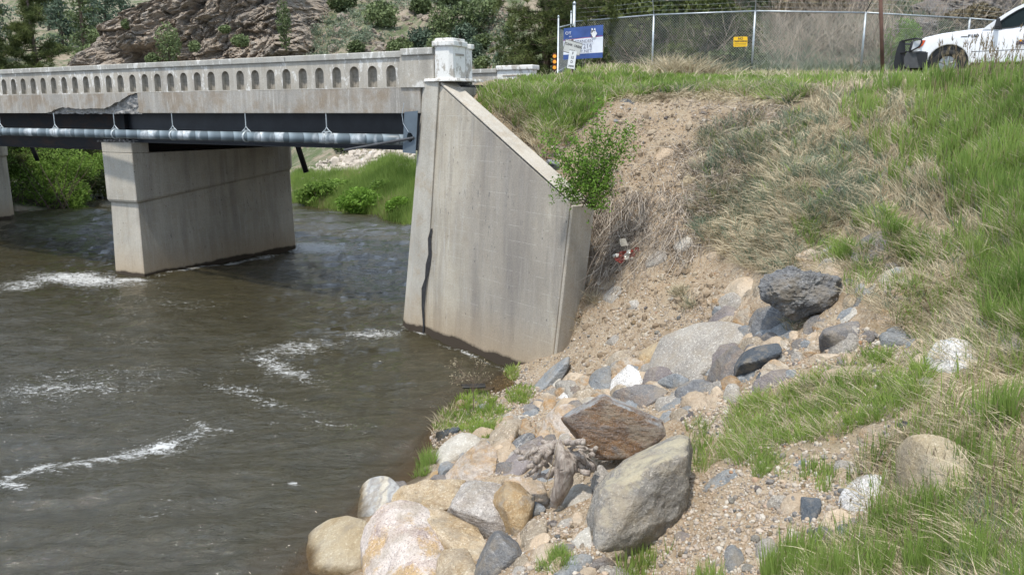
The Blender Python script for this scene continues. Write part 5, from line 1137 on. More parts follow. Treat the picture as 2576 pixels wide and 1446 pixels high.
exec_rocks = [
 # water's edge, bottom centre
 ('A', [(535,880),(560,800),(650,700),(760,615),(850,598),(940,610),(1000,660),(1040,715),(960,800),(850,900),(750,985),(640,960),(545,930)], 'striped', 'smooth pale grey boulder with wavy cream stripes at the water edge', dict(smooth=12, name='boulder', rough=.008, dz=.05)),
 ('A', [(130,1260),(180,1170),(260,1060),(400,975),(560,945),(680,965),(745,1000),(725,1150),(720,1380),(560,1440),(400,1450),(240,1420),(150,1330)], 'tan', 'large smooth tan boulder half in the river, wet brown at its foot', dict(smooth=12, name='boulder', rough=.012, dz=.15)),
 ('A', [(705,1130),(730,1020),(800,930),(900,850),(1020,820),(1150,830),(1300,900),(1420,1050),(1440,1220),(1380,1300),(1350,1450),(1320,1560),(760,1560),(720,1300)], 'pink', 'biggest whitish pink boulder with orange patches at the bottom edge', dict(smooth=5, name='boulder', rough=.03, dz=.35)),
 ('A', [(920,820),(1050,690),(1240,645),(1600,630),(1590,760),(1400,920),(1180,900),(1020,870)], 'orange', 'orange and cream gneiss ledge behind the whitish pink boulder', dict(smooth=1, rough=.03, strata=.03, dz=.12)),
 ('A', [(1150,860),(1380,900),(1780,1100),(1770,1220),(1670,1400),(1500,1370),(1350,1200)], 'orange', 'shaded ochre brown boulder under the grey and white block', dict(smooth=3, rough=.02, dz=.1)),
 ('A', [(1375,890),(1480,780),(1600,640),(1720,645),(1880,690),(1900,800),(1960,960),(2030,1080),(1830,1110),(1560,1050),(1480,990),(1390,930)], 'block', 'grey and white angular block with a dark underside leaning on the orange one', dict(smooth=1, rough=.025, dz=.32, extra=[(1480,860,1.0),(1780,840,1.1),(1650,700,.5),(1800,1080,.2)])),
 ('A', [(1780,820),(1870,730),(1960,640),(2060,650),(2130,720),(2169,800),(2120,920),(2060,1060),(2030,1075),(1900,950),(1810,880)], 'ochre', 'rusty ochre angular rock resting against the grey and white block', dict(smooth=1, rough=.02, dz=.45, extra=[(1900,840,.9),(2090,800,.8)])),
 ('B', [(-60,640),(60,612),(200,605),(320,640),(375,700),(370,830),(350,860),(200,830),(0,760)], 'pinkslab', 'pale rounded slab behind the rusty ochre rock', dict(smooth=2, dz=.25)),
 ('D', [(115,1010),(160,930),(260,860),(340,820),(440,825),(530,870),(545,900),(400,1010),(280,1055),(150,1105),(125,1070)], 'pale', 'smooth oval pale speckled boulder beside the grass tuft at the water edge', dict(smooth=10, name='boulder', rough=.006, dz=.12)),
 ('D', [(135,1225),(280,1090),(420,970),(540,890),(590,950),(700,1060),(620,1190),(560,1230),(400,1290),(200,1290)], 'pinkslab', 'long streaked pinkish white slab leaning below the oval speckled boulder', dict(smooth=1, strata=.03, rough=.02, dz=.05)),
 ('D', [(135,1215),(160,1080),(200,1056),(295,1100),(262,1125),(150,1228)], 'bluegrey', 'small dark blue grey stone wedged left of the streaked slab', dict(smooth=1, dz=.16)),
 ('D', [(75,1222),(82,1170),(145,1143),(142,1218)], 'ochre', 'little ochre chip at the foot of the small dark stone by the water', dict(smooth=1, dz=.12)),
 ('D', [(580,880),(600,810),(680,760),(800,730),(850,760),(800,820),(750,870),(735,950),(680,1000),(620,960)], 'conglom', 'knobbly pebbly conglomerate lump right of the oval speckled boulder', dict(smooth=4, rough=.07)),
 ('D', [(700,1085),(720,980),(780,900),(860,830),(960,820),(1010,835),(900,930),(830,1000),(760,1070)], 'slate', 'dark curved slate behind the mauve slab', dict(smooth=2, dz=.0)),
 ('D', [(615,1190),(760,1070),(850,950),(960,870),(1070,830),(1115,880),(1110,930),(980,1010),(880,1100),(830,1205),(730,1212)], 'mauve', 'mauve grey slab left of the driftwood stump', dict(smooth=1, rough=.02, dz=.06)),
 ('D', [(1000,820),(1010,740),(1080,650),(1160,580),(1260,568),(1370,600),(1350,760),(1340,900),(1240,930),(1120,880),(1080,830)], 'pinkslab', 'pale rounded boulder half hidden behind the big rusty slab', dict(smooth=6, name='boulder', dz=-.05)),
 ('D', [(1200,695),(1260,650),(1380,590),(1545,492),(1580,488),(1700,560),(1860,640),(2060,715),(2070,770),(2100,830),(2050,890),(1900,980),(1790,1040),(1540,1060),(1480,1030),(1400,920),(1290,820),(1210,730)], 'rust', 'huge tilted rusty brown slate slab with blue grey top overhanging a dark hollow', dict(over=True, chips=.15, smooth=1, thick=1.0, bulge=.35, rough=.02, strata=.035, dz=.55, blend=.2, extra=[(1230,705,.55),(1560,530,.55),(1850,690,.45),(2040,760,.4),(1540,1030,.6),(1780,1010,.6),(1440,930,.6),(1950,900,.5)])),
 ('B', [(740,680),(750,600),(800,500),(845,510),(900,580),(860,650),(790,730)], 'granite', 'small upright grey triangular stone in front of the dark hollow', dict(smooth=1, dz=.25)),
 ('B', [(480,830),(520,740),(590,665),(660,655),(740,680),(768,740),(700,800),(560,850)], 'pale', 'round pale grey cobble at the foot of the driftwood', dict(smooth=9, rough=.006, name='cobble', dz=.12)),
 ('B', [(710,965),(740,840),(800,700),(900,590),(1080,440),(1280,330),(1520,232),(1560,260),(1600,400),(1590,640),(1550,850),(1500,950),(1300,1030),(1100,1130),(1030,1145),(850,1210),(760,1250),(740,1180),(735,1080)], 'lichen', 'massive grey block with a straw yellow top edge standing in the middle of the riprap', dict(smooth=1, chips=.2, thick=1.0, bulge=.3, rough=.035, dz=.22, blend=.45, extra=[(815,720,.75),(1100,560,.8),(1350,450,.75),(1590,385,.6),(760,900,.8),(900,860,1.0),(1500,900,.6),(1050,1050,.8),(860,1130,.7)])),
 ('A', [(1665,1440),(1710,1290),(1790,1130),(1840,1070),(1900,1080),(1950,1190),(2060,1200),(2065,1290),(2050,1370),(1900,1440),(1750,1480)], 'slate', 'dark pointed slate with white streaks near the bottom edge', dict(smooth=1, rough=.02, dz=.15, extra=[(1850,1110,.8),(1880,1300,1.0)])),
 ('A', [(1320,1450),(1350,1290),(1400,1230),(1590,1225),(1620,1290),(1680,1400),(1650,1520),(1330,1520)], 'orange', 'flat orange tan stone at the bottom edge beside the whitish pink boulder', dict(smooth=1, dz=.30)),
 ('B', [(175,840),(210,795),(360,860),(330,890),(200,935),(175,900)], 'bluegrey', 'small grey blue wedge right of the rusty ochre rock', dict(smooth=1, dz=.25)),
 ('B', [(130,1050),(200,950),(330,940),(360,1050),(340,1150),(230,1200),(180,1265),(130,1230)], 'conglom', 'dirty yellowish rock caked in soil above the pointed slate', dict(smooth=2, rough=.05)),
 ('B', [(560,1160),(640,1080),(720,1020),(740,1100),(750,1210),(760,1260),(640,1230)], 'pale', 'pale rounded rock tucked under the left end of the massive block', dict(smooth=5)),
 ('B', [(380,1450),(450,1370),(560,1290),(690,1260),(770,1290),(740,1350),(600,1390),(520,1470),(400,1480)], 'bluegrey', 'smooth bluish white stone at the bottom edge right of the low grass tuft', dict(smooth=4)),
 ('B', [(560,1446),(720,1370),(820,1330),(1000,1390),(1100,1440),(1120,1520),(560,1520)], 'granite', 'speckled grey stone cut off by the bottom edge', dict(smooth=2)),
 ('B', [(850,1185),(930,1130),(1020,1118),(1035,1150),(1000,1190),(870,1225)], 'bluegrey', 'small grey stone against the foot of the massive block', dict(smooth=2)),
 ('B', [(780,1255),(860,1210),(1040,1200),(1070,1270),(1000,1310),(850,1325)], 'conglom', 'flat brownish stone below the massive block', dict(smooth=2)),
 ('B', [(1670,740),(1760,640),(1900,550),(2060,510),(2120,530),(2050,600),(1900,680),(1760,770),(1700,800)], 'bluegrey', 'long blue grey slab half buried right of the massive block', dict(smooth=1, dz=-.05)),
 ('B', [(1440,1100),(1520,1058),(1590,1085),(1600,1130),(1560,1170),(1460,1155)], 'mauve', 'flat purplish stone sunk in bare soil at lower centre right', dict(smooth=2)),
 ('B', [(1880,1200),(1960,1190),(2060,1270),(2030,1350),(1960,1446),(1900,1440),(1920,1300)], 'bluegrey', 'bluish flat stone among grass blades near the bottom', dict(smooth=1)),
 ('C', [(555,960),(590,880),(640,820),(720,770),(800,745),(870,760),(880,860),(800,960),(700,1040),(620,1020)], 'quartz', 'whitish rounded boulder left of the big tan boulder at lower right', dict(smooth=6, name='boulder', rough=.02)),
 ('C', [(960,640),(990,560),(1060,490),(1180,480),(1300,500),(1400,560),(1460,620),(1470,750),(1400,900),(1250,990),(1100,960),(1000,800)], 'tan', 'big rounded tan boulder standing in tall grass at lower right', dict(smooth=9, name='boulder', rough=.015, dz=.1)),
 ('C', [(695,500),(740,415),(830,412),(960,430),(1010,470),(900,530),(780,590),(700,550)], 'banded', 'cream and ochre rock above the big tan boulder', dict(smooth=2, rough=.03)),
 ('C', [(460,550),(480,510),(540,465),(562,500),(525,550),(480,562)], 'ochre', 'small ochre stone on bare soil left of the cream rock', dict(smooth=2)),
 ('C', [(500,700),(540,655),(680,665),(770,710),(740,745),(620,775),(520,755)], 'granite', 'pale grey stone above the whitish rounded boulder', dict(smooth=2)),
 ('C', [(300,910),(380,895),(450,920),(420,1040),(380,1110),(310,1090)], 'blueblack', 'blue black upright stone on the bare slope at lower right', dict(smooth=1)),
 ('C', [(380,1140),(440,1110),(520,1140),(540,1220),(470,1270),(400,1220)], 'blueblack', 'dark stone half hidden by grass below the blue black upright one', dict(smooth=2)),
 ('C', [(1370,325),(1480,270),(1640,240),(1600,300),(1500,350),(1400,368)], 'slate', 'dark slate poking out of grass near the right edge', dict(smooth=1)),
 ('C', [(960,405),(1010,380),(1045,400),(1020,430),(970,437)], 'blueblack', 'tiny dark stone touching the cream and ochre rock', dict(smooth=1)),
 ('C', [(230,685),(330,640),(460,610),(475,640),(380,700),(270,708)], 'bluegrey', 'flat grey stone level with the soil below the middle grass patch', dict(smooth=2)),
 ('K', [(1610,830),(1720,722),(1860,640),(2040,608),(2130,640),(2185,720),(2120,830),(1900,870),(1700,860)], 'mauve', 'wide purplish grey slab lying above the middle grass patch', dict(smooth=1, bulge=.5)),
 ('C', [(1110,100),(1180,72),(1225,110),(1200,170),(1130,185)], 'granite', 'small grey stone under the white speckled boulder on the right', dict(smooth=3)),
 ('C', [(420,120),(470,40),(620,10),(800,0),(960,20),(930,60),(760,100),(560,130)], 'peach', 'broad flat tan slab flush with the ground in the middle right', dict(smooth=2, bulge=.35, thick=.4)),
 # upper pile
 ('K', [(600,600),(680,500),(740,280),(900,230),(1100,150),(1300,136),(1460,140),(1580,180),(1655,235),(1650,290),(1500,400),(1340,480),(1230,640),(1050,725),(870,670)], 'granite', 'largest light grey rounded granite boulder of the upper pile', dict(smooth=6, name='boulder', rough=.018, dz=.1, thick=.9)),
 ('K', [(470,465),(600,390),(720,318),(745,330),(720,430),(660,560),(590,605),(540,500)], 'ochre', 'dark rusty yellow stone against the left of the granite boulder', dict(smooth=1, dz=.05)),
 ('K', [(200,640),(260,530),(360,485),(470,466),(540,500),(592,600),(560,700),(430,700),(300,720),(210,720)], 'banded', 'rounded ochre banded rock behind the white quartz rock', dict(smooth=3, rough=.03, dz=.0)),
 ('K', [(205,860),(240,710),(320,640),(400,568),(440,600),(560,690),(548,770),(400,805),(260,850)], 'quartz', 'bright white quartz rock with black flecks', dict(smooth=1, rough=.03, dz=.22)),
 ('K', [(0,690),(80,620),(190,585),(225,600),(230,720),(190,870),(60,890),(10,800)], 'bluegrey', 'blue and white mottled rock left of the white quartz rock', dict(smooth=1, rough=.03, dz=.08)),
 ('K', [(553,772),(558,660),(620,600),(720,585),(820,610),(865,655),(850,710),(700,750),(640,775)], 'mauve', 'dark purplish rounded rock between the quartz rock and the granite boulder', dict(smooth=3, dz=.2)),
 ('K', [(222,885),(280,835),(400,800),(680,765),(790,790),(835,840),(800,880),(680,950),(560,1012),(420,960),(360,945),(240,905)], 'brownslate', 'flat brown slate lying below the white quartz rock', dict(smooth=1, rough=.025, dz=.15)),
 ('K', [(865,830),(900,780),(1050,730),(1200,715),(1300,760),(1362,790),(1330,850),(1100,870),(960,942),(900,890)], 'slate', 'flat dark grey slate under the granite boulder', dict(smooth=1, rough=.02, dz=.15)),
 ('K', [(640,960),(720,890),(840,875),(930,920),(945,960),(830,1005),(700,1035)], 'granite', 'small light grey stone behind the huge rusty slab', dict(smooth=3, dz=.05)),
 ('K', [(1198,705),(1260,570),(1340,470),(1450,378),(1500,388),(1582,440),(1500,560),(1490,690),(1350,745),(1280,710)], 'brownslate', 'mottled speckled rock leaning between granite boulder and blue black slab', dict(smooth=1, rough=.03, dz=.30)),
 ('K', [(1225,640),(1260,480),(1340,375),(1460,350),(1560,345),(1500,420),(1400,470),(1290,620)], 'mauve', 'narrow dark ridge of rock against the right of the granite boulder', dict(smooth=1, dz=.18)),
 ('K', [(1540,430),(1560,330),(1610,278),(1720,273),(1832,325),(1720,420),(1600,450)], 'conglom', 'rounded brown rock top showing behind the blue black slab', dict(smooth=3, dz=.08)),
 ('K', [(1485,555),(1580,450),(1720,370),(1830,325),(1912,340),(1992,430),(1880,475),(1700,590),(1500,668),(1480,620)], 'blueblack', 'clean blue black slab lying on edge beside the mottled rock', dict(smooth=1, rough=.014, dz=.35, extra=[(1520,590,1.0),(1900,380,.5)])),
 ('K', [(820,1062),(900,1020),(1040,1010),(1005,1050),(900,1087),(830,1093)], 'bluegrey', 'thin flat bluish stone on gravel behind the huge rusty slab', dict(smooth=1)),
 ('K', [(1668,765),(1740,640),(1830,630),(1862,700),(1780,745)], 'blueblack', 'small steep blue black stone left of the purplish slab', dict(smooth=1)),
 ('K', [(672,748),(800,710),(860,650),(930,690),(1032,722),(1000,765),(860,792),(720,772)], 'bluegrey', 'low jagged grey stone between the dark purplish rock and dark slate', dict(smooth=1, dz=.2)),
 ('K', [(1030,940),(1100,880),(1200,860),(1215,900),(1120,935)], 'quartz', 'small white stone at the edge of the dark grey slate', dict(smooth=2)),
 ('E', [(1620,820),(1680,740),(1780,690),(1870,685),(1985,740),(1960,790),(1850,860),(1740,892),(1650,865)], 'peach', 'smooth peach coloured boulder left of the jagged dark rock', dict(smooth=10, name='boulder', rough=.006)),
 ('E', [(1728,955),(1850,850),(1990,740),(2100,680),(2180,665),(2190,760),(2000,860),(1880,900),(1790,985)], 'peach', 'long pale tan slab under the jagged dark rock', dict(smooth=4, dz=.0)),
 ('E', [(1473,1082),(1540,1010),(1640,935),(1700,930),(1752,970),(1742,1020),(1690,1085),(1560,1095)], 'mauve', 'smooth grey purple boulder above the granite boulder', dict(smooth=7, name='boulder', rough=.01, dz=.05)),
 ('E', [(1705,1085),(1760,1010),(1800,940),(1850,900),(1872,960),(1872,1040),(1850,1115),(1790,1105)], 'banded', 'white and rust pointed stone beside the smooth grey purple boulder', dict(smooth=1, dz=.15)),
 ('G', [(40,870),(80,800),(170,785),(270,752),(330,800),(450,790),(480,812),(640,825),(668,900),(600,965),(500,1005),(430,1062),(330,1090),(240,1092),(140,1000),(70,950)], 'slate', 'big jagged dark rock overhanging the top of the pile', dict(over=True, smooth=1, rough=.09, strata=.06, dz=.40, blend=.2, extra=[(150,900,1.0),(320,950,1.1),(560,850,.6),(280,780,.5)])),
 ('K', [(1615,175),(1640,70),(1700,5),(1850,-25),(2000,20),(2060,95),(1900,175),(1740,288),(1668,268)], 'slate', 'blue grey slate wedged under the big jagged dark rock', dict(smooth=1, rough=.025, dz=.18)),
 ('K', [(1738,292),(1800,240),(2000,130),(2120,72),(2205,82),(2185,200),(2040,240),(1900,335),(1800,328)], 'bluegrey', 'flat sloping blue grey slab right of the wedged slate', dict(smooth=1, rough=.015, dz=.10, bulge=.4)),
 ('K', [(1850,335),(1950,272),(2060,250),(2155,215),(2060,300),(1995,348)], 'bluegrey', 'thin mottled blue slab edge below the flat sloping slab', dict(smooth=1, dz=.1)),
 ('G', [(318,1195),(360,1085),(460,1088),(550,1078),(602,1118),(560,1170),(420,1190),(350,1225)], 'brownslate', 'angular grey white stone with dry grass growing over it', dict(smooth=1, rough=.03)),
 ('G', [(450,1250),(500,1180),(620,1143),(730,1128),(802,1180),(782,1262),(620,1300),(470,1312)], 'brownslate', 'chunky grey brown slab with a flat top right of the dry tuft', dict(smooth=1, rough=.014, dz=.05, extra=[(480,1215,1.0),(790,1190,.8),(640,1180,.9)])),
 ('G', [(598,1122),(640,1060),(700,1022),(762,1010),(775,1035),(700,1092),(630,1145)], 'pale', 'elongated whitish stone above the chunky grey brown slab', dict(smooth=5)),
 ('G', [(613,992),(640,940),(700,910),(738,950),(700,1003),(640,1018)], 'orange', 'small orange stone at the right end of the jagged dark rock', dict(smooth=4, dz=.1)),
 ('G', [(878,1165),(888,1070),(930,1033),(1060,1058),(1165,1090),(1040,1130),(945,1205),(910,1205)], 'banded', 'pale split rock standing on edge at mid right', dict(smooth=1, rough=.03)),
 ('G', [(873,1255),(930,1205),(1030,1188),(1165,1220),(1125,1295),(980,1315),(910,1305)], 'bluegrey', 'blue grey stone below the pale split rock', dict(smooth=2)),
 ('G', [(1188,1425),(1240,1320),(1330,1270),(1450,1248),(1560,1290),(1665,1350),(1665,1460),(1500,1510),(1250,1490)], 'quartz', 'large white speckled boulder in the grass on the right', dict(smooth=2, rough=.03, name='boulder')),
 ('G', [(1768,1335),(1830,1240),(1900,1208),(2000,1225),(2000,1400),(1850,1405)], 'granite', 'grey boulder in grass cut by the right edge', dict(smooth=3, name='boulder')),
 ('G', [(698,645),(708,570),(760,508),(870,446),(940,460),(1002,530),(1005,610),(940,660),(850,680),(760,700),(700,710)], 'brownslate', 'lone grey boulder with lit top standing in the upper grass', dict(smooth=2, rough=.03, name='boulder', dz=.1)),
 ('G', [(430,672),(480,600),(560,548),(622,578),(560,645),(480,692)], 'bluegrey', 'dull blue rock in dry grass left of the lone grey boulder', dict(smooth=2)),
 ('G', [(488,155),(520,100),(600,83),(642,120),(642,195),(560,215),(500,195)], 'slate', 'dark slate partly covered by grass high on the slope', dict(smooth=2)),
 ('G', [(648,65),(668,10),(740,3),(748,60),(700,92),(650,98)], 'banded', 'small cream stone high on the slope above the dark slate', dict(smooth=2)),
 ('G', [(453,795),(480,740),(540,723),(642,760),(642,805),(540,815)], 'peach', 'pale rounded stone behind the jagged dark rock', dict(smooth=5)),
 ('G', [(720,905),(750,850),(820,830),(862,860),(800,902),(740,918)], 'orange', 'flat yellowish stone in straw right of the jagged dark rock', dict(smooth=3)),
 ('G', [(868,820),(940,750),(1050,713),(1085,740),(980,832),(890,855)], 'pale', 'pale half-buried stone under the lone grey boulder', dict(smooth=4)),
 ('G', [(250,745),(290,660),(360,648),(352,700),(300,745)], 'banded', 'small tan upright stone above the jagged dark rock', dict(smooth=2)),
 ('G', [(345,1395),(430,1365),(560,1370),(700,1360),(830,1400),(620,1430),(400,1440)], 'peach', 'low peach slab showing through gravel below the chunky slab', dict(smooth=3, bulge=.4, thick=.5)),
 # slope under the wing wall end
 ('E', [(598,945),(610,860),(700,770),(830,720),(930,650),(1050,588),(1145,590),(1130,660),(1000,720),(900,790),(820,850),(700,915)], 'granite', 'long grey slab embedded in the soil below the litter', dict(smooth=1, rough=.02)),
 ('E', [(953,592),(980,520),(1060,465),(1150,453),(1235,480),(1190,545),(1050,595),(980,618)], 'granite', 'smooth grey boulder just right of the red wrapper', dict(smooth=8, name='boulder', rough=.006)),
 ('E', [(1188,442),(1220,390),(1300,340),(1380,318),(1442,350),(1400,425),(1300,468),(1230,478)], 'pale', 'smooth buff boulder under the overhanging dry grass', dict(smooth=8, name='boulder', rough=.006)),
 ('E', [(1468,512),(1520,473),(1605,473),(1602,512),(1520,548)], 'peach', 'little buff stone below the overhanging dry grass', dict(smooth=4)),
 ('E', [(803,965),(820,895),(880,888),(932,910),(900,962),(840,978)], 'granite', 'small square grey stone on the bare soil slope', dict(smooth=1)),
 ('E', [(618,1252),(660,1200),(732,1178),(742,1232),(680,1284)], 'granite', 'angular grey chip lying on the bare slope by the wall', dict(smooth=1)),
 ('E', [(988,62),(1010,5),(1090,-25),(1175,0),(1168,45),(1100,80)], 'peach', 'pinkish block held by dead roots in the eroded bank', dict(smooth=2)),
 ('D', [(968,435),(1000,380),(1120,258),(1220,188),(1302,153),(1304,192),(1240,292),(1180,342),(1110,405),(1100,435),(1000,485),(988,505)], 'bluegrey', 'long thin grey slab pointing up toward the wing wall foot', dict(smooth=1, rough=.015, dz=.1, bulge=.5)),
 ('D', [(1116,412),(1140,360),(1200,338),(1217,370),(1180,425),(1130,435)], 'pale', 'small smooth white cobble beside the long thin grey slab', dict(smooth=6, name='cobble')),
 ('D', [(855,290),(920,218),(1040,188),(1105,208),(1052,265),(950,295),(900,315)], 'brownslate', 'flat brown rock touching the foot of the wing wall', dict(smooth=1, rough=.03)),
 ('D', [(938,572),(1060,480),(1130,438),(1225,433),(1255,462),(1180,520),(1060,566)], 'granite', 'low grey rock below the long thin slab', dict(smooth=2)),
 ('D', [(1158,525),(1240,448),(1320,443),(1362,490),(1285,527)], 'quartz', 'low white crusted rock right of the low grey rock', dict(smooth=2)),
 ('D', [(1358,472),(1400,440),(1480,418),(1502,440),(1440,485),(1370,493)], 'bluegrey', 'small dull blue rock left of the white crusted gravel', dict(smooth=1)),
 ('D', [(903,672),(920,630),(990,583),(1032,610),(1022,645),(960,663)], 'blueblack', 'small black stone on gravel above the pale half hidden boulder', dict(smooth=1)),
 ('D', [(243,628),(270,570),(340,528),(402,560),(372,615),(290,650)], 'orange', 'orange stone among fresh grass at the water edge', dict(smooth=4)),
 ('D', [(468,612),(500,570),(560,568),(572,612),(520,630)], 'bluegrey', 'small bluish stone in the fresh grass by the river', dict(smooth=3)),
 ('D', [(108,892),(118,830),(200,798),(330,758),(355,800),(230,865),(130,905)], 'blueblack', 'black wet lump at the water line under the fresh grass', dict(smooth=2, rough=.07)),
 ('D', [(798,692),(850,666),(912,680),(890,712),(820,718)], 'pale', 'small smooth oval stone on the gravel shelf', dict(smooth=6, name='cobble')),
 ('D', [(753,872),(780,833),(812,848),(818,890),(780,905)], 'bluegrey', 'small bluish oval cobble under the conglomerate lump', dict(smooth=5, name='cobble')),
 ('D', [(788,802),(840,793),(872,820),(820,845)], 'conglom', 'small flat tan chip above the bluish oval cobble', dict(smooth=1)),
 ('D', [(1335,585),(1420,520),(1510,508),(1560,545),(1480,620),(1380,625)], 'pale', 'pale rock edge peeping over the left top of the rusty slab', dict(smooth=3)),
 ('D', [(330,470),(400,445),(520,450),(640,420),(640,455),(520,500),(400,520)], 'brownslate', 'dark flat stones shelf beside the dead weed', dict(smooth=1)),
 ('D', [(655,440),(700,405),(760,395),(770,412),(700,447)], 'peach', 'small pinkish stone on the gravel shelf near the dead weed', dict(smooth=3)),
 # eroded top of the bank
 ('U', [(658,1135),(700,1070),(800,1028),(852,1070),(812,1145),(722,1165)], 'banded', 'cream limestone block at the upper end of the wing wall slope', dict(smooth=2, dz=.1)),
 ('U', [(693,1205),(720,1170),(800,1188),(822,1222),(750,1235)], 'bluegrey', 'grey flake of slate lying on the wing wall coping', dict(smooth=1, dz=.12)),
 ('U', [(1508,1155),(1550,1100),(1650,1078),(1664,1150),(1600,1185),(1530,1195)], 'peach', 'pinkish tan rock half way up the eroded bank', dict(smooth=2)),
 ('U', [(1698,1345),(1740,1290),(1812,1310),(1802,1355),(1730,1365)], 'tan', 'rounded tan stone in the dead roots of the bank', dict(smooth=4)),
 ('U', [(963,872),(982,850),(1010,858),(1012,882),(980,890)], 'bluegrey', 'round bluish pebble high in the eroded bank', dict(smooth=4, name='cobble')),
 ('U', [(1193,892),(1220,873),(1252,888),(1232,907)], 'bluegrey', 'small grey stone right of the leafy bush tip', dict(smooth=3, name='cobble')),
 ('U', [(858,932),(900,903),(942,928),(930,948),(880,948)], 'peach', 'tan stone left of the bush top in the eroded bank', dict(smooth=3)),
 ('U', [(1248,748),(1290,723),(1360,738),(1372,768),(1300,764)], 'blueblack', 'dark crusty clod just under the grass lip', dict(smooth=1, rough=.09)),
 ('U', [(2005,1125),(2066,1078),(2130,1100),(2120,1150),(2010,1148)], 'quartz', 'white angular stone on the right of the eroded bank', dict(smooth=1)),
 ('U', [(1235,800),(1262,780),(1290,790),(1270,806)], 'pale', 'small buff stone under the dark crusty clod', dict(smooth=3, name='cobble')),
 # in the water
 ('A', [(480,575),(600,530),(800,528),(900,560),(800,610),(600,612)], 'redsub', 'reddish flat boulder just under the water by the striped boulder', dict(smooth=7, name='boulder', thick=.5, dz=.05)),
 ('A', [(1105,355),(1190,322),(1255,350),(1205,392)], 'redsub', 'brown stone breaking the shallow water near the grass tuft', dict(smooth=5, name='boulder', thick=.6)),
 ('Z', [(470,1450),(515,1412),(590,1404),(660,1436),(640,1500),(480,1500)], 'redsub', 'reddish wet boulder barely out of the water at the bottom edge', dict(smooth=7, name='boulder', thick=.6)),
]
for tr, poly, mat, label, kw in exec_rocks: rock(tr, poly, mat, label, **kw)

fill = [([(1190,1120),(1420,960),(1560,900),(1640,960),(1500,1010),(1380,1040),(1260,1150)], 30), ([(1480,940),(1680,880),(1900,820),(2150,760),(2180,860),(1960,900),(1800,1010),(1500,1020)], 34), ([(1100,1130),(1320,1030),(1420,1080),(1480,1330),(1300,1320),(1250,1200)], 24), ([(1280,1330),(1500,1290),(1520,1446),(1290,1446)], 14), ([(1640,1000),(1830,930),(1850,1010),(1680,1060)], 8), ([(2020,640),(2240,600),(2330,800),(2180,860)], 10), ([(1900,1250),(2150,1160),(2180,1400),(1900,1440)], 8), ([(1850,960),(1900,860),(2200,800),(2400,850),(2300,930),(2050,960)], 16), ([(1750,760),(1900,700),(1960,760),(1850,830)], 6), ([(940,1240),(1100,1160),(1120,1220),(1000,1290)], 5)]
fk = [('bluegrey', 'medium blue grey stone packed between the larger riprap rocks', 'blue grey filler stones'), ('brownslate', 'medium brown slate piece packed between the larger riprap rocks', 'brown slate filler stones'), ('peach', 'medium tan stone packed between the larger riprap rocks', 'tan filler stones'), ('granite', 'medium grey stone packed between the larger riprap rocks', 'grey filler stones'), ('conglom', 'medium soil stained stone packed between the larger riprap rocks', 'soil stained filler stones'), ('banded', 'medium cream and ochre stone packed between the larger riprap rocks', 'cream filler stones')]
fr_ = np.random.default_rng(77); fillers = []
for poly, n_ in fill:
    n_ = int(n_ * 1.5)
    lo, hi = np.min(poly, 0), np.max(poly, 0); k_ = 0
    while k_ < n_:
        c = fr_.uniform(lo, hi)
        if not inpoly(np.array([c[0]]), np.array([c[1]]), poly)[0]: continue
        k_ += 1; big_ = 1.45 if k_ % 3 == 0 else 1.0; a_, b_ = fr_.uniform(16, 36) * big_, fr_.uniform(11, 22) * big_; th0 = fr_.uniform(-.7, .2); q_ = [(c[0] + a_ * fr_.uniform(.75, 1.1) * math.cos(t), c[1] + b_ * fr_.uniform(.75, 1.1) * math.sin(t)) for t in np.linspace(0, 6.0, 7) + th0]
        q_ = [(c[0] + (x - c[0]) * math.cos(th0) - (y - c[1]) * math.sin(th0), c[1] + (x - c[0]) * math.sin(th0) + (y - c[1]) * math.cos(th0)) for x, y in q_]
        m_, lb, gp = fk[fr_.integers(len(fk))]; fillers.append((m_, c, gp, rock('Z', q_, m_, lb, smooth=int(fr_.integers(1, 3)), rough=.05, group=gp, sub=4, name='filler_stone', dz=.02)))
marks = {'granite boulder': (1770, 880), 'huge rusty slab': (1540, 1070), 'massive grey block': (1620, 1230), 'driftwood stump': (1400, 1180), 'whitish pink boulder': (1020, 1350), 'oval speckled boulder': (1155, 1130), 'white quartz rock': (1578, 950), 'blue black slab': (1910, 895),
         'jagged dark rock': (2020, 740), 'big tan boulder': (2350, 1180), 'whitish rounded boulder': (2165, 1245), 'smooth peach boulder': (1865, 725), 'streaked slab': (1190, 1170), 'dark pointed slate': (1250, 1390), 'blue black upright stone': (2040, 1275), 'dead weed by the water': (1190, 950), 'long thin grey slab': (1395, 945), 'chunky grey brown slab': (2120, 840)}
hue = {'bluegrey': 'blue grey', 'brownslate': 'brown slate', 'peach': 'tan', 'granite': 'grey', 'conglom': 'soil stained', 'banded': 'cream'}
slots = {}
for m_, c, gp, o in fillers:
    nm_ = min(marks, key=lambda k: math.hypot(marks[k][0] - c[0], marks[k][1] - c[1])); dx, dy = c[0] - marks[nm_][0], c[1] - marks[nm_][1]
    where = ('right of' if dx > 0 else 'left of') if abs(dx) > abs(dy) else ('below' if dy > 0 else 'above'); slots.setdefault((m_, where, nm_), []).append((math.hypot(dx, dy), o))
for (m_, where, nm_), L_ in slots.items():
    for r_, (_, o) in enumerate(sorted(L_, key=lambda q: q[0])):
        rank = ['nearest', 'second nearest', 'third nearest', 'fourth nearest', 'fifth nearest', 'sixth nearest', 'seventh nearest'][min(r_, 6)] if len(L_) > 1 else 'single'
        o['label'] = f'{rank} medium {hue[m_]} stone {where} the {nm_}'
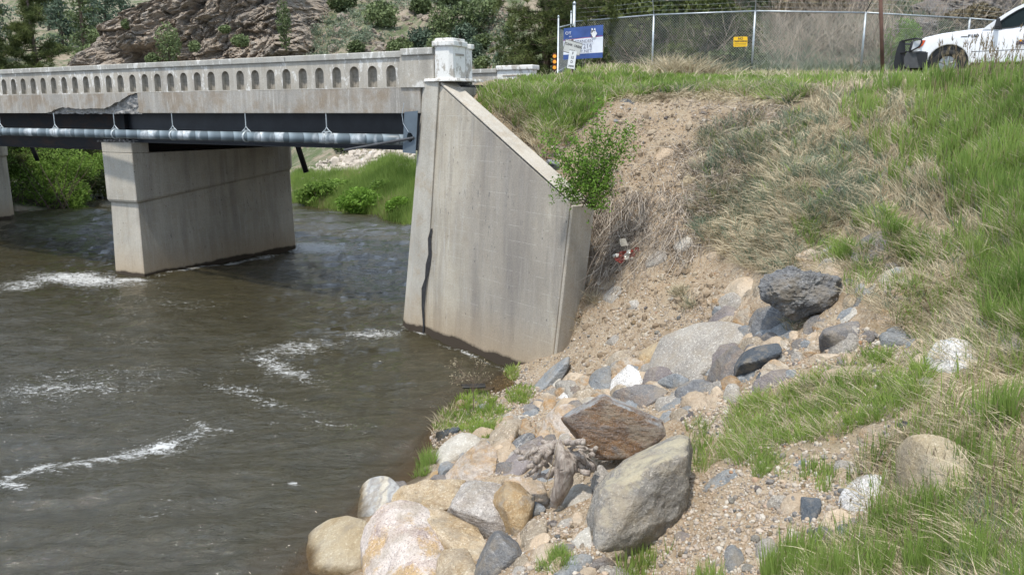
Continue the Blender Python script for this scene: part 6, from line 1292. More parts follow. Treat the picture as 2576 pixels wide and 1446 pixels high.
# loose cobbles too alike to tell apart: individual copies of a few shapes
cob_zones = [([(1290,925),(1420,880),(1560,760),(1900,760),(1700,1000),(1560,1100),(1420,990),(1250,1120),(1190,1080)], 90), ([(1120,1010),(1330,940),(1400,1000),(1280,1090),(1180,1060)], 40), ([(1500,1390),(1560,1260),(1900,1130),(2230,1130),(2200,1446),(1520,1446)], 80),
             ([(1900,880),(2160,820),(2350,900),(2330,960),(1980,960),(1850,1000)], 45), ([(1350,330),(1560,260),(1960,250),(1900,400),(1700,640),(1560,560)], 70), ([(1650,1000),(1850,950),(1820,1100),(1760,1100)], 40), ([(1180,1330),(1300,1240),(1480,1330),(1500,1446),(1290,1446)], 40)]
kinds = [('pale', 'small pale cobble lying loose on the gravelly bank', 'pale cobbles on the bank'), ('peach', 'small tan cobble lying loose on the gravelly bank', 'tan cobbles on the bank'), ('bluegrey', 'small blue grey cobble lying loose on the gravelly bank', 'blue grey cobbles on the bank'), ('ochre', 'small ochre cobble lying loose on the gravelly bank', 'ochre cobbles on the bank'), ('mauve', 'small dull brown cobble lying loose on the gravelly bank', 'brown cobbles on the bank')]
protos = []
for ki, (m_, lb, gp) in enumerate(kinds):
    for j in range(3):
        rr = np.random.default_rng(500 + ki * 3 + j); pts = rr.normal(size=(16, 3)); pts /= np.linalg.norm(pts, axis=1, keepdims=True); pts *= [1.0, .75, .55]
        me = rock_mesh('cobble', pts, 2 if j else 1, 3, .05, 0, ki * 7 + j); me.materials.append(R[m_]); protos.append((me, lb, gp))
def in_poly_samples(poly, n):
    poly = np.array(poly, float); lo, hi = poly.min(0), poly.max(0); out = []
    while len(out) < n:
        p = rng.uniform(lo, hi, (n * 2, 2)); out += list(p[inpoly(p[:, 0], p[:, 1], poly)])
    return np.array(out[:n])
for poly, n in cob_zones:
    s = in_poly_samples(poly, int(n * .72)); G_, ok = hit(s[:, 0], s[:, 1])
    for g in G_[ok]:
        if min(np.linalg.norm(g - c) / r for c, r in placed) < .8: continue
        me, lb, gp = protos[rng.integers(len(protos))]
        o = bpy.data.objects.new('cobble', me); COL.objects.link(o); r = float(rng.uniform(.025, .05) * (1 + 1.2 * rng.random() ** 4)); o.scale = (r, r * rng.uniform(.8, 1.2), r)
        o.rotation_euler = tuple(rng.uniform(-.4, .4, 2)) + (rng.uniform(0, 6.3),); o.location = (g[0], g[1], g[2] + r * .12); tag(o, lb, 'cobble', gp)
S_ = in_poly_samples([(1480,250),(1960,245),(2000,340),(1780,480),(1700,640),(1900,760),(1500,960),(1330,930),(1440,820),(1500,700)], 2300); G_, ok = hit(S_[:, 0], S_[:, 1]); G_ = G_[ok]; n = len(G_); V0, F0, _, _ = ico(1)
sz = rng.uniform(.010, .028, n) * (1 + rng.random(n) ** 6 * 2.2); V = V0[None] * (sz[:, None] * rng.uniform(.5, 1.3, (n, 3)))[:, None, :] * (1 + rng.normal(size=(n, len(V0))) * .22)[..., None] + G_[:, None, :]
N = NT('clods'); t = N.attr('tint'); cm_ = N.done(N.bsdf(N.ramp(t, [(0, (.20, .15, .10)), (.6, (.28, .22, .155)), (.85, (.36, .30, .22)), (1, (.45, .41, .35))]), .95, spec=.1))
tag(link('soil_clods', np_mesh('soil_clods', V.reshape(-1, 3), (F0[None] + (np.arange(n) * len(V0))[:, None, None]).reshape(-1, 3), False, {'tint': np.repeat(rng.random(n), len(V0))}), cm_), kind='stuff')
# gravel: thousands of tiny stones, one object
V0, F0, _, _ = ico(1)
pts = []
for poly, n in [(z_[0], z_[1]) for z_ in cob_zones] + [([(1480, 640), (1900, 640), (2300, 900), (2200, 1446), (1000, 1446), (1150, 1000)], 260), ([(1090, 1000), (1300, 920), (1500, 1000), (1250, 1200), (1080, 1150)], 130)]:
    s = in_poly_samples(poly, n * 32); G_, ok = hit(s[:, 0], s[:, 1]); pts.append(G_[ok])
G_ = np.concatenate(pts); n = len(G_); sz = rng.uniform(.006, .016, n) * (1 + rng.random(n) ** 5 * 1.6)
V = V0[None] * (sz[:, None] * rng.uniform(.6, 1.25, (n, 3)))[:, None, :]; V = V * (1 + rng.normal(size=V.shape[:2])[..., None] * .12) + (G_ + [0, 0, .003])[:, None, :]
Fc = (F0[None] + (np.arange(n) * len(V0))[:, None, None]).reshape(-1, 3)
N = NT('gravel'); t = N.attr('tint')
gm = N.done(N.bsdf(N.ramp(t, [(0, (.16, .155, .15)), (.2, (.30, .24, .18)), (.45, (.42, .33, .24)), (.65, (.33, .29, .25)), (.8, (.42, .37, .30)), (.93, (.50, .46, .40)), (1, (.30, .16, .08))]), .9, spec=.2))
tag(link('gravel', np_mesh('gravel', V.reshape(-1, 3), Fc, False, {'tint': np.repeat(rng.random(n), len(V0))}), gm), kind='stuff')

# ------------------------------------------------------------------ grass on the banks
def tufts(S, C, nb, h, wd, spread=.05, lean=.35, droop=.35, k=3, down=None, tint0=0.0, tint1=1.0):
    n = len(C); nb_ = np.maximum(1, rng.poisson(nb, n)); idx = np.repeat(np.arange(n), nb_); m = len(idx)
    a = rng.uniform(0, 2 * math.pi, m); r = spread * np.sqrt(rng.random(m)); out_ = np.stack([np.cos(a), np.sin(a), np.zeros(m)], 1)
    P = C[idx] + out_ * r[:, None]; P[:, 2] = np.maximum(P[:, 2] - .02, ground(P[:, 0], P[:, 1]) - .02) if k else P[:, 2]
    tl = rng.normal(size=(n, 2))[idx] * .25 * lean
    D = out_ * (lean * rng.uniform(.1, 1.0, m))[:, None]; D[:, :2] += tl; D[:, 2] = 1
    cur = out_ * (droop * rng.uniform(0, 1, m))[:, None] - np.array([0, 0, 1]) * (droop * .45 * rng.uniform(0, 1, m))[:, None]
    if down is not None: D = D * (1 - down) + np.array([-.55, -.35, .15]) * down + out_ * .25 * down + rng.normal(size=(m, 3)) * .3; cur = cur + np.array([0, 0, -1]) * .75 * down
    hh = np.broadcast_to(h, n)[idx] * rng.uniform(.45, 1.15, m) if np.ndim(h) else h * rng.uniform(.45, 1.15, m)
    dist = np.linalg.norm(P - [0, 0, EYE], axis=1); W = wd * np.clip(dist / 9, .75, 3.0) * rng.uniform(.6, 1.3, m)
    tt = np.clip(.62 * (.5 + .9 * fbm(C * [1, 1, 0], 1.3, 3, seed=21))[idx] + .25 * rng.random(n)[idx] + .35 * rng.random(m) - .12, 0, .93); tt = np.where(rng.random(m) < .05, 1.0, tt); S.add(P, D, hh, W * 1.35, cur, k, tint=tt)
def zone_pts(poly, n, clump=0.0):
    s = in_poly_samples(poly, n)
    if clump: s = s[(fbm(np.stack([s[:, 0] * .02, s[:, 1] * .03, s[:, 0] * 0], 1), 1.0, 3, seed=11) > clump)]
    G_, ok = hit(s[:, 0], s[:, 1]); G_ = G_[ok]; G_ = G_[(G_[:, 2] > -.02) & (G_[:, 1] < 26)]; G_ = G_[off_wall(G_)]
    return G_
def off_wall(P):
    a = (P - J0) @ WD; d = (P - J0) @ WN - BAT * P[:, 2]; q = P - BA; s = q @ D1; w_ = q @ D2
    return ~((a > -1) & (a < 4.75) & (d > -2) & (d < .52) & (P[:, 2] > .8)) & ~((s > -1.9) & (w_ > -.3))
def world_pts(x0, x1, y0, y1, n, clump=None):
    x, y = rng.uniform(x0, x1, n), rng.uniform(y0, y1, n); z = ground(x, y)
    P = np.stack([x, y, z], 1)
    if clump is not None: P = P[fbm(P * [1, 1, 0], .9, 3, seed=4) > clump]
    q = P - BA; s = q @ D1; w_ = q @ D2                                                        # keep off the road and the abutment
    return P[~((s > -2.2) & (w_ > 2.6) & (w_ < WF + .1)) & off_wall(P) & (river_side(P[:, 0], P[:, 1]) > 1e6)]
GR, GY_, ST, SA, TWG = Strands(), Strands(), Strands(), Strands(), Strands()
# lush strip on the lip behind the wing wall
L1 = [(1175,225),(1300,225),(1560,238),(1500,280),(1400,375),(1345,352),(1250,275)]
tufts(GR, zone_pts(L1, 850), 13, .27, .009, .07, .3, .3); tufts(GY_, zone_pts(L1, 300), 12, .24, .009, .07, .35, .5)
tufts(ST, zone_pts([(1240,270),(1280,255),(1440,345),(1370,400),(1300,335)], 200), 14, .28, .007, .08, .6, .9)
tufts(ST, zone_pts(L1, 160), 8, .38, .006, .06, .4, .7)
tufts(GR, world_pts(-1.5, 12, 17.2, 19.6, 1500), 14, .17, .010, .08, .3, .3)
tufts(GR, world_pts(-1.0, 16, 19.6, 25.0, 1600), 10, .20, .011, .10, .3, .3)
tufts(ST, world_pts(-1, 15, 17.5, 25, 700), 7, .30, .007, .07, .4, .7); tufts(GY_, world_pts(-1.2, 12, 17.0, 19.5, 520), 12, .16, .010, .08, .4, .5)
LP = [(1540,232),(1700,222),(1960,215),(2050,235),(1980,262),(1800,238),(1650,236),(1560,252)]
tufts(ST, zone_pts([(1560,236),(1700,230),(1960,232),(1985,262),(1850,252),(1700,246),(1570,258)], 260), 13, .30, .006, .05, .5, .8, 4, down=.7)
tufts(GR, zone_pts(LP, 330), 12, .26, .009, .07, .4, .5); tufts(SA, zone_pts(LP, 130), 14, .22, .008, .07, .7, .4); tufts(ST, zone_pts(LP, 220), 12, .28, .007, .08, .8, 1.0)
# right hand slope: tall lush grass mixed with straw
RG = [(2050,215),(2250,200),(2620,190),(2640,650),(2470,680),(2380,560),(2260,520),(2230,430),(2160,330),(2030,275)]
tufts(GR, zone_pts(RG, 900, .05), 12, .38, .0095, .06, .20, .15, 4); tufts(GR, zone_pts([(2330,190),(2620,180),(2640,560),(2420,540),(2290,330)], 620), 12, .36, .0105, .06, .16, .15, 4)
tufts(ST, zone_pts(RG, 1500), 9, .26, .006, .08, .6, .7); tufts(SA, zone_pts(RG, 420, .0), 12, .24, .006, .08, .6, .4)
tufts(GR, world_pts(8.0, 15, 11.5, 17, 900), 14, .24, .009, .07, .25, .25)
# the same slope carries on to the right
Wd = world_pts(1.5, 13, 1.0, 13, 5200); Wd = Wd[(proj(Wd)[0] > 2560) | (proj(Wd)[2] < .5)]; Wd = Wd[np.hypot(Wd[:, 0], Wd[:, 1]) > 1.7]
tufts(GR, Wd[::2], 9, .32, .009, .06, .22, .2); tufts(ST, Wd[1::2], 9, .22, .006, .09, 1.2, .8)
# tall stalks with seed heads against the pickup
SH = Strands(); C_ = zone_pts([(2330,196),(2600,190),(2600,250),(2360,250)], 110); m = len(C_)
D_ = np.stack([rng.normal(size=m) * .10, rng.normal(size=m) * .1, np.ones(m)], 1); Ls = rng.uniform(.45, .80, m); cu_ = rng.normal(size=(m, 3)) * .06
SH.add(C_, D_, Ls, .007, cu_, 3, tint=rng.uniform(.3, .9, m)); tip = C_ + D_ / np.linalg.norm(D_, axis=1, keepdims=True) * (Ls * .84)[:, None] + cu_ * (Ls * .7)[:, None]
for _ in range(9): SH.add(tip + rng.normal(size=(m, 3)) * [.006, .006, .035], D_ + rng.normal(size=(m, 3)) * .25, .07, .012, cu_ * 0, 1, tint=rng.uniform(0, .9, m))
# grey green sage and bent straw on the middle slope
SG = [(1760,330),(1900,290),(2080,290),(2230,420),(2250,560),(2060,560),(1880,560),(1750,470)]
tufts(SA, zone_pts(SG, 720, -.1), 13, .26, .006, .09, .8, .4); tufts(ST, zone_pts(SG, 520), 11, .30, .0055, .08, .9, 1.1, 4)
tufts(GR, zone_pts(SG, 140, .1), 12, .24, .007, .06, .4, .4)
DS = [(1730,520),(1800,470),(1990,470),(2080,560),(2060,640),(1960,700),(1850,660),(1760,600)]
tufts(ST, zone_pts(DS, 560), 13, .24, .0055, .07, 1.1, 1.0, 4, down=.2); tufts(SA, zone_pts(DS, 200), 12, .26, .006, .08, .8, .6)
MS = [(2000,560),(2250,540),(2450,640),(2600,680),(2600,960),(2350,900),(2200,780),(2060,680)]
tufts(ST, zone_pts(MS, 900), 11, .19, .0048, .10, 1.4, .7, 4); tufts(GR, zone_pts(MS, 460, -.05), 10, .26, .006, .05, .35, .35); tufts(SA, zone_pts(MS, 170), 10, .18, .0045, .06, .8, .5)
tufts(GR, zone_pts([(2430,620),(2620,600),(2620,860),(2480,820)], 420), 11, .30, .0065, .05, .3, .3, 4)
for c, n_ in (((2110, 640), 9), ((2030, 585), 5), ((2290, 640), 12), ((2180, 560), 8), ((2250, 590), 8)):
    tufts(GR, zone_pts([(c[0]-28, c[1]-14), (c[0]+28, c[1]-14), (c[0]+28, c[1]+16), (c[0]-28, c[1]+16)], n_ * 3), 14, .26, .007, .05, .4, .3)
# middle green patch
MG = [(1800,1150),(1860,1010),(1990,975),(2180,890),(2340,905),(2330,1010),(2110,1100),(1960,1120),(1880,1180)]
tufts(GR, zone_pts(MG, 620, -.05), 12, .17, .0066, .06, .5, .4, 4); tufts(GY_, zone_pts(MG, 170), 12, .18, .0048, .05, .5, .5, 4); tufts(ST, zone_pts(MG, 300), 9, .20, .0036, .08, 1.2, 1.0, 4)
tufts(GR, zone_pts([(1730,1060),(1780,1060),(1790,1200),(1745,1210)], 42), 12, .20, .0048, .04, .3, .3, 4); tufts(GR, zone_pts([(1890,1150),(1960,1150),(1975,1200),(1900,1200)], 46), 13, .15, .0045, .04, .5, .3, 4)
# lower right: coarse blades, straw, seed stalks
BR = [(2150,1170),(2260,1080),(2400,960),(2620,880),(2640,1500),(1980,1500),(2050,1400),(2180,1300)]
tufts(GR, zone_pts(BR, 560, -.12), 6, .30, .0078, .05, .22, .2, 4); tufts(ST, zone_pts(BR, 1300), 8, .15, .0046, .10, 2.2, .6, 4); tufts(ST, zone_pts(BR, 420), 4, .20, .0085, .07, .8, 1.3, 4)
tufts(SA, zone_pts([(2430,1250),(2620,1200),(2620,1500),(2380,1480)], 110), 16, .16, .0035, .06, .8, .4, 4)
for bx, by, n_, hh in ((1600, 1446, 16, .20), (1640, 1400, 8, .17), (1780, 1470, 14, .22), (1960, 1450, 40, .24), (2010, 1400, 26, .24), (2080, 1460, 36, .26), (2240, 1330, 26, .30), (2360, 1300, 20, .26), (2180, 1440, 22, .28), (2330, 1440, 40, .26), (2440, 1430, 30, .28), (2050, 1190, 12, .15), (2100, 1215, 14, .12), (2420, 1180, 22, .30), (2500, 1050, 20, .30)):
    tufts(GR, zone_pts([(bx-46, by-22), (bx+46, by-22), (bx+46, by+22), (bx-46, by+22)], int(n_ * 1.6)), 7, hh * 1.15, .0085, .035, .16, .15, 4)
C_ = zone_pts([(2000,1460),(2150,1300),(2300,1180),(2560,1150),(2600,1500),(2100,1500)], 62); m = len(C_)
D_ = np.stack([rng.normal(size=m) * .15, rng.normal(size=m) * .15, np.ones(m)], 1); Ls = rng.uniform(.35, .62, m); cu_ = rng.normal(size=(m, 3)) * .10
GR.add(C_, D_, Ls, .0035, cu_, 4, tint=rng.uniform(0, .6, m)); tip = C_ + D_ / np.linalg.norm(D_, axis=1, keepdims=True) * (Ls * .86)[:, None] + cu_ * (Ls * .74)[:, None]
for _ in range(8): SH.add(tip + rng.normal(size=(m, 3)) * [.003, .003, .022], D_ + rng.normal(size=(m, 3)) * .12, .045, .0045, cu_ * 0, 1, tint=rng.uniform(0, .7, m))
# fresh grass at the water's edge
for poly, n_, h_ in (([(1095,1000),(1180,960),(1285,1040),(1270,1090),(1170,1090),(1100,1080)], 230, .15), ([(1160,940),(1215,915),(1300,925),(1305,955),(1240,975),(1170,975)], 160, .14), ([(1270,990),(1300,972),(1345,975),(1340,1012),(1285,1018)], 60, .11), ([(1180,1060),(1260,1060),(1260,1110),(1210,1110)], 60, .10)):
    tufts(GY_, zone_pts(poly, n_), 12, h_, .0062, .05, .45, .4); tufts(GR, zone_pts(poly, n_ // 2), 9, h_ * 1.2, .006, .05, .4, .4)
tufts(ST, zone_pts([(1090,1010),(1160,1000),(1150,1090),(1095,1095)], 40), 10, .22, .0055, .05, .8, .9)
for bx, by, n_, h_ in ((1080, 1165, 34, .24), (1065, 1190, 18, .16), (1400, 1400, 40, .13), (1420, 1420, 30, .13), (1370, 1430, 20, .12)):
    s = rng.normal(size=(n_, 2)) * [10, 8] + [bx, by]; P_, ok = hit(s[:, 0], s[:, 1]); P_ = P_[ok]; P_[:, 2] = np.maximum(P_[:, 2], -.02); tufts(GR, P_, 11, h_, .0055, .035, .35, .35, 4)
# dead roots and twigs hanging in the eroded bank
def twigs(poly, n, L, hang, wd=.0095, k=4, tint=(0, 1)):
    C = zone_pts(poly, n); m = len(C); a = rng.uniform(0, 2 * math.pi, m)
    D = np.stack([np.cos(a) * .5, -.35 + np.sin(a) * .35, rng.normal(size=m) * .5 + .1], 1); D = D * (1 - hang) + np.array([0, -.25, -1]) * hang + rng.normal(size=(m, 3)) * .25
    C[:, 1] -= .03; cu = rng.normal(size=(m, 3)) * .45 + np.array([0, 0, -.25]); dist = np.linalg.norm(C - [0, 0, EYE], axis=1)
    TWG.add(C + rng.normal(size=(m, 3)) * .02, D, L * rng.uniform(.3, 1.3, m), wd * np.clip(dist / 12, .8, 2) * rng.uniform(.5, 1.4, m), cu, k, tint=rng.uniform(*tint, m))
twigs([(1480,520),(1560,470),(1700,480),(1770,560),(1740,660),(1640,640),(1500,700)], 2400, .5, .6)
twigs([(1480,520),(1620,470),(1640,560),(1500,690)], 1200, .55, .85); twigs([(1680,360),(1860,320),(1900,480),(1740,560)], 1500, .38, .3)
twigs([(1720,240),(1960,240),(2000,330),(1880,380),(1760,320)], 700, .30, .25); twigs([(1830,240),(1980,240),(2000,330),(1900,300)], 500, .32, .5)
twigs([(1540,270),(1700,250),(1720,420),(1560,480)], 320, .16, .2, .004); twigs([(1620,750),(1760,700),(1800,800),(1700,850)], 180, .22, .2); twigs([(1480,380),(1560,420),(1560,500),(1460,470)], 240, .25, .4)
twigs([(1400,850),(1480,760),(1560,790),(1460,900)], 160, .16, .1, .004); twigs([(1320,900),(1400,880),(1430,910),(1330,930)], 120, .14, .1, .004)
twigs([(1560,260),(1960,260),(1900,520),(1600,560)], 800, .26, .2, .005); twigs([(1480,600),(1620,560),(1640,700),(1500,740)], 600, .35, .5, tint=(0, .6)); twigs([(1620,400),(1800,380),(1800,640),(1640,640)], 700, .4, .6)
for bx, by in ((1440, 800), (1425, 835), (1490, 760)):
    s = rng.normal(size=(12, 2)) * [7, 6] + [bx, by]; P_, ok = hit(s[:, 0], s[:, 1]); tufts(ST, P_[ok], 12, .36, .005, .03, 1.0, .8, 4)
for bx, by, n_ in ((1710, 740, 16), (1735, 770, 12), (2090, 745, 8), (2030, 980, 6), (1990, 820, 10)):
    s = rng.normal(size=(n_, 2)) * [9, 7] + [bx, by]; P_, ok = hit(s[:, 0], s[:, 1]); tufts(ST, P_[ok], 12, .22, .0045, .03, 1.0, .9, 4); tufts(SA, P_[ok], 7, .16, .0045, .03, .8, .4, 4)
tag(link('green_grass', GR.mesh('green_grass'), M['grass']), 'long green grass covering the bank', 'grass', kind='stuff')
tag(link('fresh_grass', GY_.mesh('fresh_grass'), M['grass_y']), 'fresh yellow green grass by the water and on the bank lip', 'grass', kind='stuff')
tag(link('dry_grass', ST.mesh('dry_grass'), M['straw']), 'dry straw coloured grass bent over the slope', 'grass', kind='stuff')
tag(link('sage_grass', SA.mesh('sage_grass'), M['sage']), 'grey green sage grass tufts on the slope', 'grass', kind='stuff')
tag(link('grass_seed_stalks', SH.mesh('seed_stalks'), M['seedhead']), 'purplish grass seed heads standing above the grass', 'grass', kind='stuff')
tag(link('dead_roots', TWG.mesh('dead_roots'), M['twig']), 'tangled dead roots and twigs hanging from the eroded bank', 'roots', kind='stuff')
# pale dry bunch in front of the fence
S = Strands(); x0 = at_y(1725, 195, 20.0); C = np.array([[x0[0] + rng.normal() * .42, 20.0 + rng.normal() * .2, 5.74] for _ in range(90)]); tufts(S, C, 14, .66, .0065, .08, .6, .95, 4)
tag(link('dry_grass_clump', S.mesh('dry_clump'), M['straw']), 'tall pale bunch of curling dry grass in front of the fence', 'grass clump')

# ------------------------------------------------------------------ woody plants
def leafcloud(name, C, size, mat, parent=None, tint=None, flat_=0.0):
    V, F, T_ = leaves(C, size, tint, flat_); return link(name, np_mesh(name, V, F, True, {'tint': T_}), mat, parent)
def blob_points(n, r, gate=.0, seed=0, sc__=2.2, shell=.35):
    """points through a lumpy volume, thinned by noise so that gaps stay open"""
    out = []; tot = 0
    while tot < n:
        p = rng.normal(size=(n * 3, 3)); p /= np.linalg.norm(p, axis=1, keepdims=True); q = p * (rng.random(len(p)) ** shell)[:, None]
        lump = 1 + .35 * fbm(p, 1.6, 3, seed=seed + 3); q = q * lump[:, None]
        q = q[fbm(q, sc__, 3, seed=seed) > gate] * r; out.append(q); tot += len(q)
    return np.concatenate(out)[:n]
# leafy bush beside the wing wall
bs = at_y(1490, 515, 14.0); bush = thing('leafy_bush', 'bright green leafy bush growing beside the end of the wing wall', 'bush', tuple(bs))
stems = MB(); LC = []
tips = [((1508, 255), .0), ((1585, 325), .05), ((1380, 350), -.15), ((1415, 385), -.2), ((1445, 350), -.1), ((1540, 330), 0), ((1500, 340), -.1), ((1395, 455), -.2), ((1430, 475), -.2), ((1480, 460), -.3), ((1500, 510), -.25), ((1475, 400), -.25), ((1455, 430), -.25), ((1530, 400), .0), ((1520, 455), -.1), ((1560, 360), .05), ((1440, 400), -.2)]
for (x, y), dy in tips:
    t = at_y(x, y, 14.0 + dy * 1.5); b = bs + [rng.normal() * .05, rng.normal() * .05, -.05]; m1 = b * .55 + t * .45 + [rng.normal() * .05, 0, .05]
    stems.tube([tuple(b), tuple(m1), tuple(t)], [.011, .007, .003], 5)
    for u in np.linspace(.25 if y < 400 else .5, 1.02, 34):
        c = (b * (1 - u) + m1 * u * 2 * (1 - u) * 0 + t * u) if False else (b * (1 - u) ** 2 + m1 * 2 * u * (1 - u) + t * u * u)
        nn = int((13 if y < 360 else 5) * (.4 + u)); LC.append(c + rng.normal(size=(nn, 3)) * (.035 + .05 * (1 - abs(u - .8))))
        if rng.random() < .35:
            e = c + rng.normal(size=3) * [.14, .1, .09]; stems.tube([tuple(c), tuple(e)], [.004, .0015], 4); LC.append(e + rng.normal(size=(9, 3)) * .035)
stems.build('stem', M['stem'], bush); leafcloud('leaves', np.concatenate(LC), .030, M['bushleaf'], bush)
# dead brown weed by the water
ws = at_z(1191, 1030, .2); wd_ = thing('dead_weed', 'dry brown branching weed full of seed husks at the river edge', 'weed', tuple(ws)); st_ = MB(); LC = []
dW = ws[1]
for i in range(13):
    u0 = rng.uniform(.35, .75); top_ = at_y(1190, 925, dW); c = ws + (top_ - ws) * u0; tx, ty = 1190 + (rng.random() - .55) * 95, 902 + rng.random() * 60; e = at_y(tx, ty, dW + rng.normal() * .08)
    st_.tube([tuple(c), tuple((c + e) / 2 + [0, 0, .02]), tuple(e)], [.005, .003, .0015], 4)
    for _ in range(9):
        e2 = e + rng.normal(size=3) * .045; st_.tube([tuple((c + e * 2) / 3), tuple(e2)], .0016, 3); LC.append(e2 + rng.normal(size=(5, 3)) * .012)
st_.tube([tuple(ws), tuple(at_y(1190, 925, dW))], [.009, .004], 5); st_.build('stem', M['stem'], wd_); tag(leafcloud('seed_husks', np.concatenate(LC), .010, M['straw'], wd_), kind='stuff')
# thin red brown dead stalks on the right slope
rs_ = at_y(2330, 800, 7.9); sw = thing('dead_stalks', 'thin reddish brown dead stalks with dark seed heads leaning over straw', 'weed', tuple(rs_)); st_ = MB(); LC = []
for (x0, y0), (x1, y1) in (((2350, 800), (2258, 713)), ((2345, 790), (2300, 722)), ((2340, 780), (2330, 730)), ((2330, 770), (2318, 700)), ((2310, 800), (2280, 785))):
    a, ok = hit([x0], [y0]); a = a[0]; b = at_y(x1, y1, a[1] - .05); st_.tube([tuple(a), tuple((a + b) / 2 + [.01, 0, .02]), tuple(b)], .0022, 4); LC.append(b + rng.normal(size=(14, 3)) * [.006, .006, .014])
st_.build('stem', plain('red_brown_stem', (.13, .05, .035)), sw); leafcloud('seed_heads', np.concatenate(LC), .007, plain('dark_red_seed', (.07, .02, .015)), sw)
# driftwood stump wedged in the rocks
dc, ok = hit([1405], [1240]); dd_ = dc[0][1] - .45
dw = thing('driftwood_stump', 'gnarled grey driftwood root stump wedged under the rusty slab', 'driftwood', tuple(at_y(1400, 1200, dd_)))
def limb(name, pts, rs, sq=1.0, seed=0):
    mb = MB(); P_ = [at_y(1059.3 + .293 * x, 847.5 + .293 * y, dd_ + o) for x, y, o in pts]
    t = np.linspace(0, len(P_) - 1, len(P_) * 7); P2 = np.stack([np.interp(t, range(len(P_)), [p[i] for p in P_]) for i in range(3)], 1); r2 = np.interp(t, range(len(rs)), rs)
    mb.tube([tuple(p) for p in P2], list(r2), 22); me = bm_mesh(name, mb.bm, True); V = np.empty(len(me.vertices) * 3, np.float32); me.vertices.foreach_get('co', V); V = V.reshape(-1, 3)
    nn = np.empty(len(me.vertices) * 3, np.float32); me.vertices.foreach_get('normal', nn); nn = nn.reshape(-1, 3)
    V += nn * (fbm(V * [1, 1, .25], 16, 4, ridge=True, seed=seed) * (.022 if max(rs) > .05 else .009) + fbm(V, 5, 3, seed=seed + 3) * (.02 if max(rs) > .05 else .008))[:, None]; me.vertices.foreach_set('co', V.ravel()); return link(name, me, M['driftwood'], dw)
limb('root', [(1180, 890, .0), (1195, 960, -.02), (1215, 1040, -.05), (1250, 1110, -.05), (1225, 1180, -.05), (1190, 1290, -.05), (1150, 1390, -.02), (1140, 1450, 0)], [.015, .045, .075, .105, .085, .07, .055, .03], seed=1)
limb('root', [(1240, 1100, .02), (1265, 1230, .0), (1220, 1340, .02), (1190, 1430, .03)], [.05, .05, .045, .02], seed=11)
rw = np.random.default_rng(21)
for i_ in range(22):
    lf = i_ % 2 == 0; x_, y_ = (1150, 1010) if lf else (1260, 1040); x_ += rw.normal() * 25; y_ += rw.normal() * 60; h_ = math.pi if lf else 0.0; h_ += rw.normal() * .5; P_, r_, o_ = [(x_, y_, .02)], [rw.uniform(.02, .045)], .02
    for j_ in range(int(rw.integers(5, 9))):
        st_l = rw.uniform(30, 52); x_ += math.cos(h_) * st_l; y_ += math.sin(h_) * st_l; h_ += rw.normal() * .75; h_ += .35 * (math.sin((math.pi if lf else 0) - h_)); o_ += rw.normal() * .035; y_ = min(max(y_, 900), 1260); x_ = min(max(x_, 800), 1500); P_.append((x_, y_, o_)); r_.append(r_[-1] * rw.uniform(.72, 1.12))
    limb('root', P_, r_, seed=30 + i_)
S = Strands(); m = 260; cc = np.array([at_y(1059.3 + .293 * x, 847.5 + .293 * y, dd_ - .03 + rng.normal() * .03) for x, y in zip(np.concatenate([rng.normal(1380, 70, 130), rng.normal(960, 70, 130)]), np.concatenate([rng.normal(1060, 70, 130), rng.normal(990, 50, 130)]))])
S.add(cc, rng.normal(size=(m, 3)) + [0, -.4, 0], .06, .006, rng.normal(size=(m, 3)) * .6, 3); tag(link('root_fibre', S.mesh('root_fibre'), M['twig'], dw), kind='stuff')
st_ = MB(); a = at_y(1059.3 + .293 * 1180, 847.5 + .293 * 870, dd_ - .15); b = at_y(1059.3 + .293 * 1075, 847.5 + .293 * 1265, dd_ - .35); st_.tube([tuple(a), tuple((a + b) / 2 + [.01, 0, 0]), tuple(b)], [.002, .004, .004], 5)
tag(st_.build('dry_stick', M['straw']), 'thin straight dry stick leaning in front of the driftwood stump', 'stick')
# arching bare branch and litter by the wall end
br = MB(); pr_ = [(1555, 578), (1540, 585), (1520, 612), (1500, 640), (1480, 680), (1466, 720)]; br.tube([tuple(at_y(x, y, 14.1 - i * .08)) for i, (x, y) in enumerate(pr_)], [.012, .011, .010, .008, .006, .003], 6)
tag(br.build('bare_branch', M['twig']), 'pale bare branch arching down beside the wall end', 'branch')
def crumple(name, poly, Y, mat, label, amp=.05, cat='litter', parts=None):
    P_ = np.array([at_y(x, y, Y) for x, y in poly]); c = P_.mean(0); t = thing(name, label, cat, tuple(c)); n = 14; V = []; 
    U_, R_ = np.meshgrid(np.linspace(0, 1, 40, endpoint=False), np.linspace(0, 1, n), indexing='ij'); idx = U_.ravel() * len(P_); i0 = idx.astype(int) % len(P_); f = (idx % 1)[:, None]
    ring = P_[i0] * (1 - f) + P_[(i0 + 1) % len(P_)] * f; Q = c + (ring - c) * R_.ravel()[:, None]; Q += (np.stack([fbm(Q, 14, 2, ridge=True, seed=s) for s in (1, 2, 3)], 1) * [.3, 1, .5]) * amp
    q = grid_faces(40, n); extra_ = np.array([[39 * n + j, j, j + 1, 39 * n + j + 1] for j in range(n - 1)]); q = np.concatenate([q, extra_]); s = fbm(Q[q[:, 0]], 9, 2, seed=7) > .0
    link('wrapper_red', np_mesh('wrapper_red', Q, q[s], False), M['red'], t); link('wrapper_white', np_mesh('wrapper_white', Q, q[~s], False), M['foil'], t); return t
lt, ok = hit([1575], [660]); LY = lt[0][1] - .12
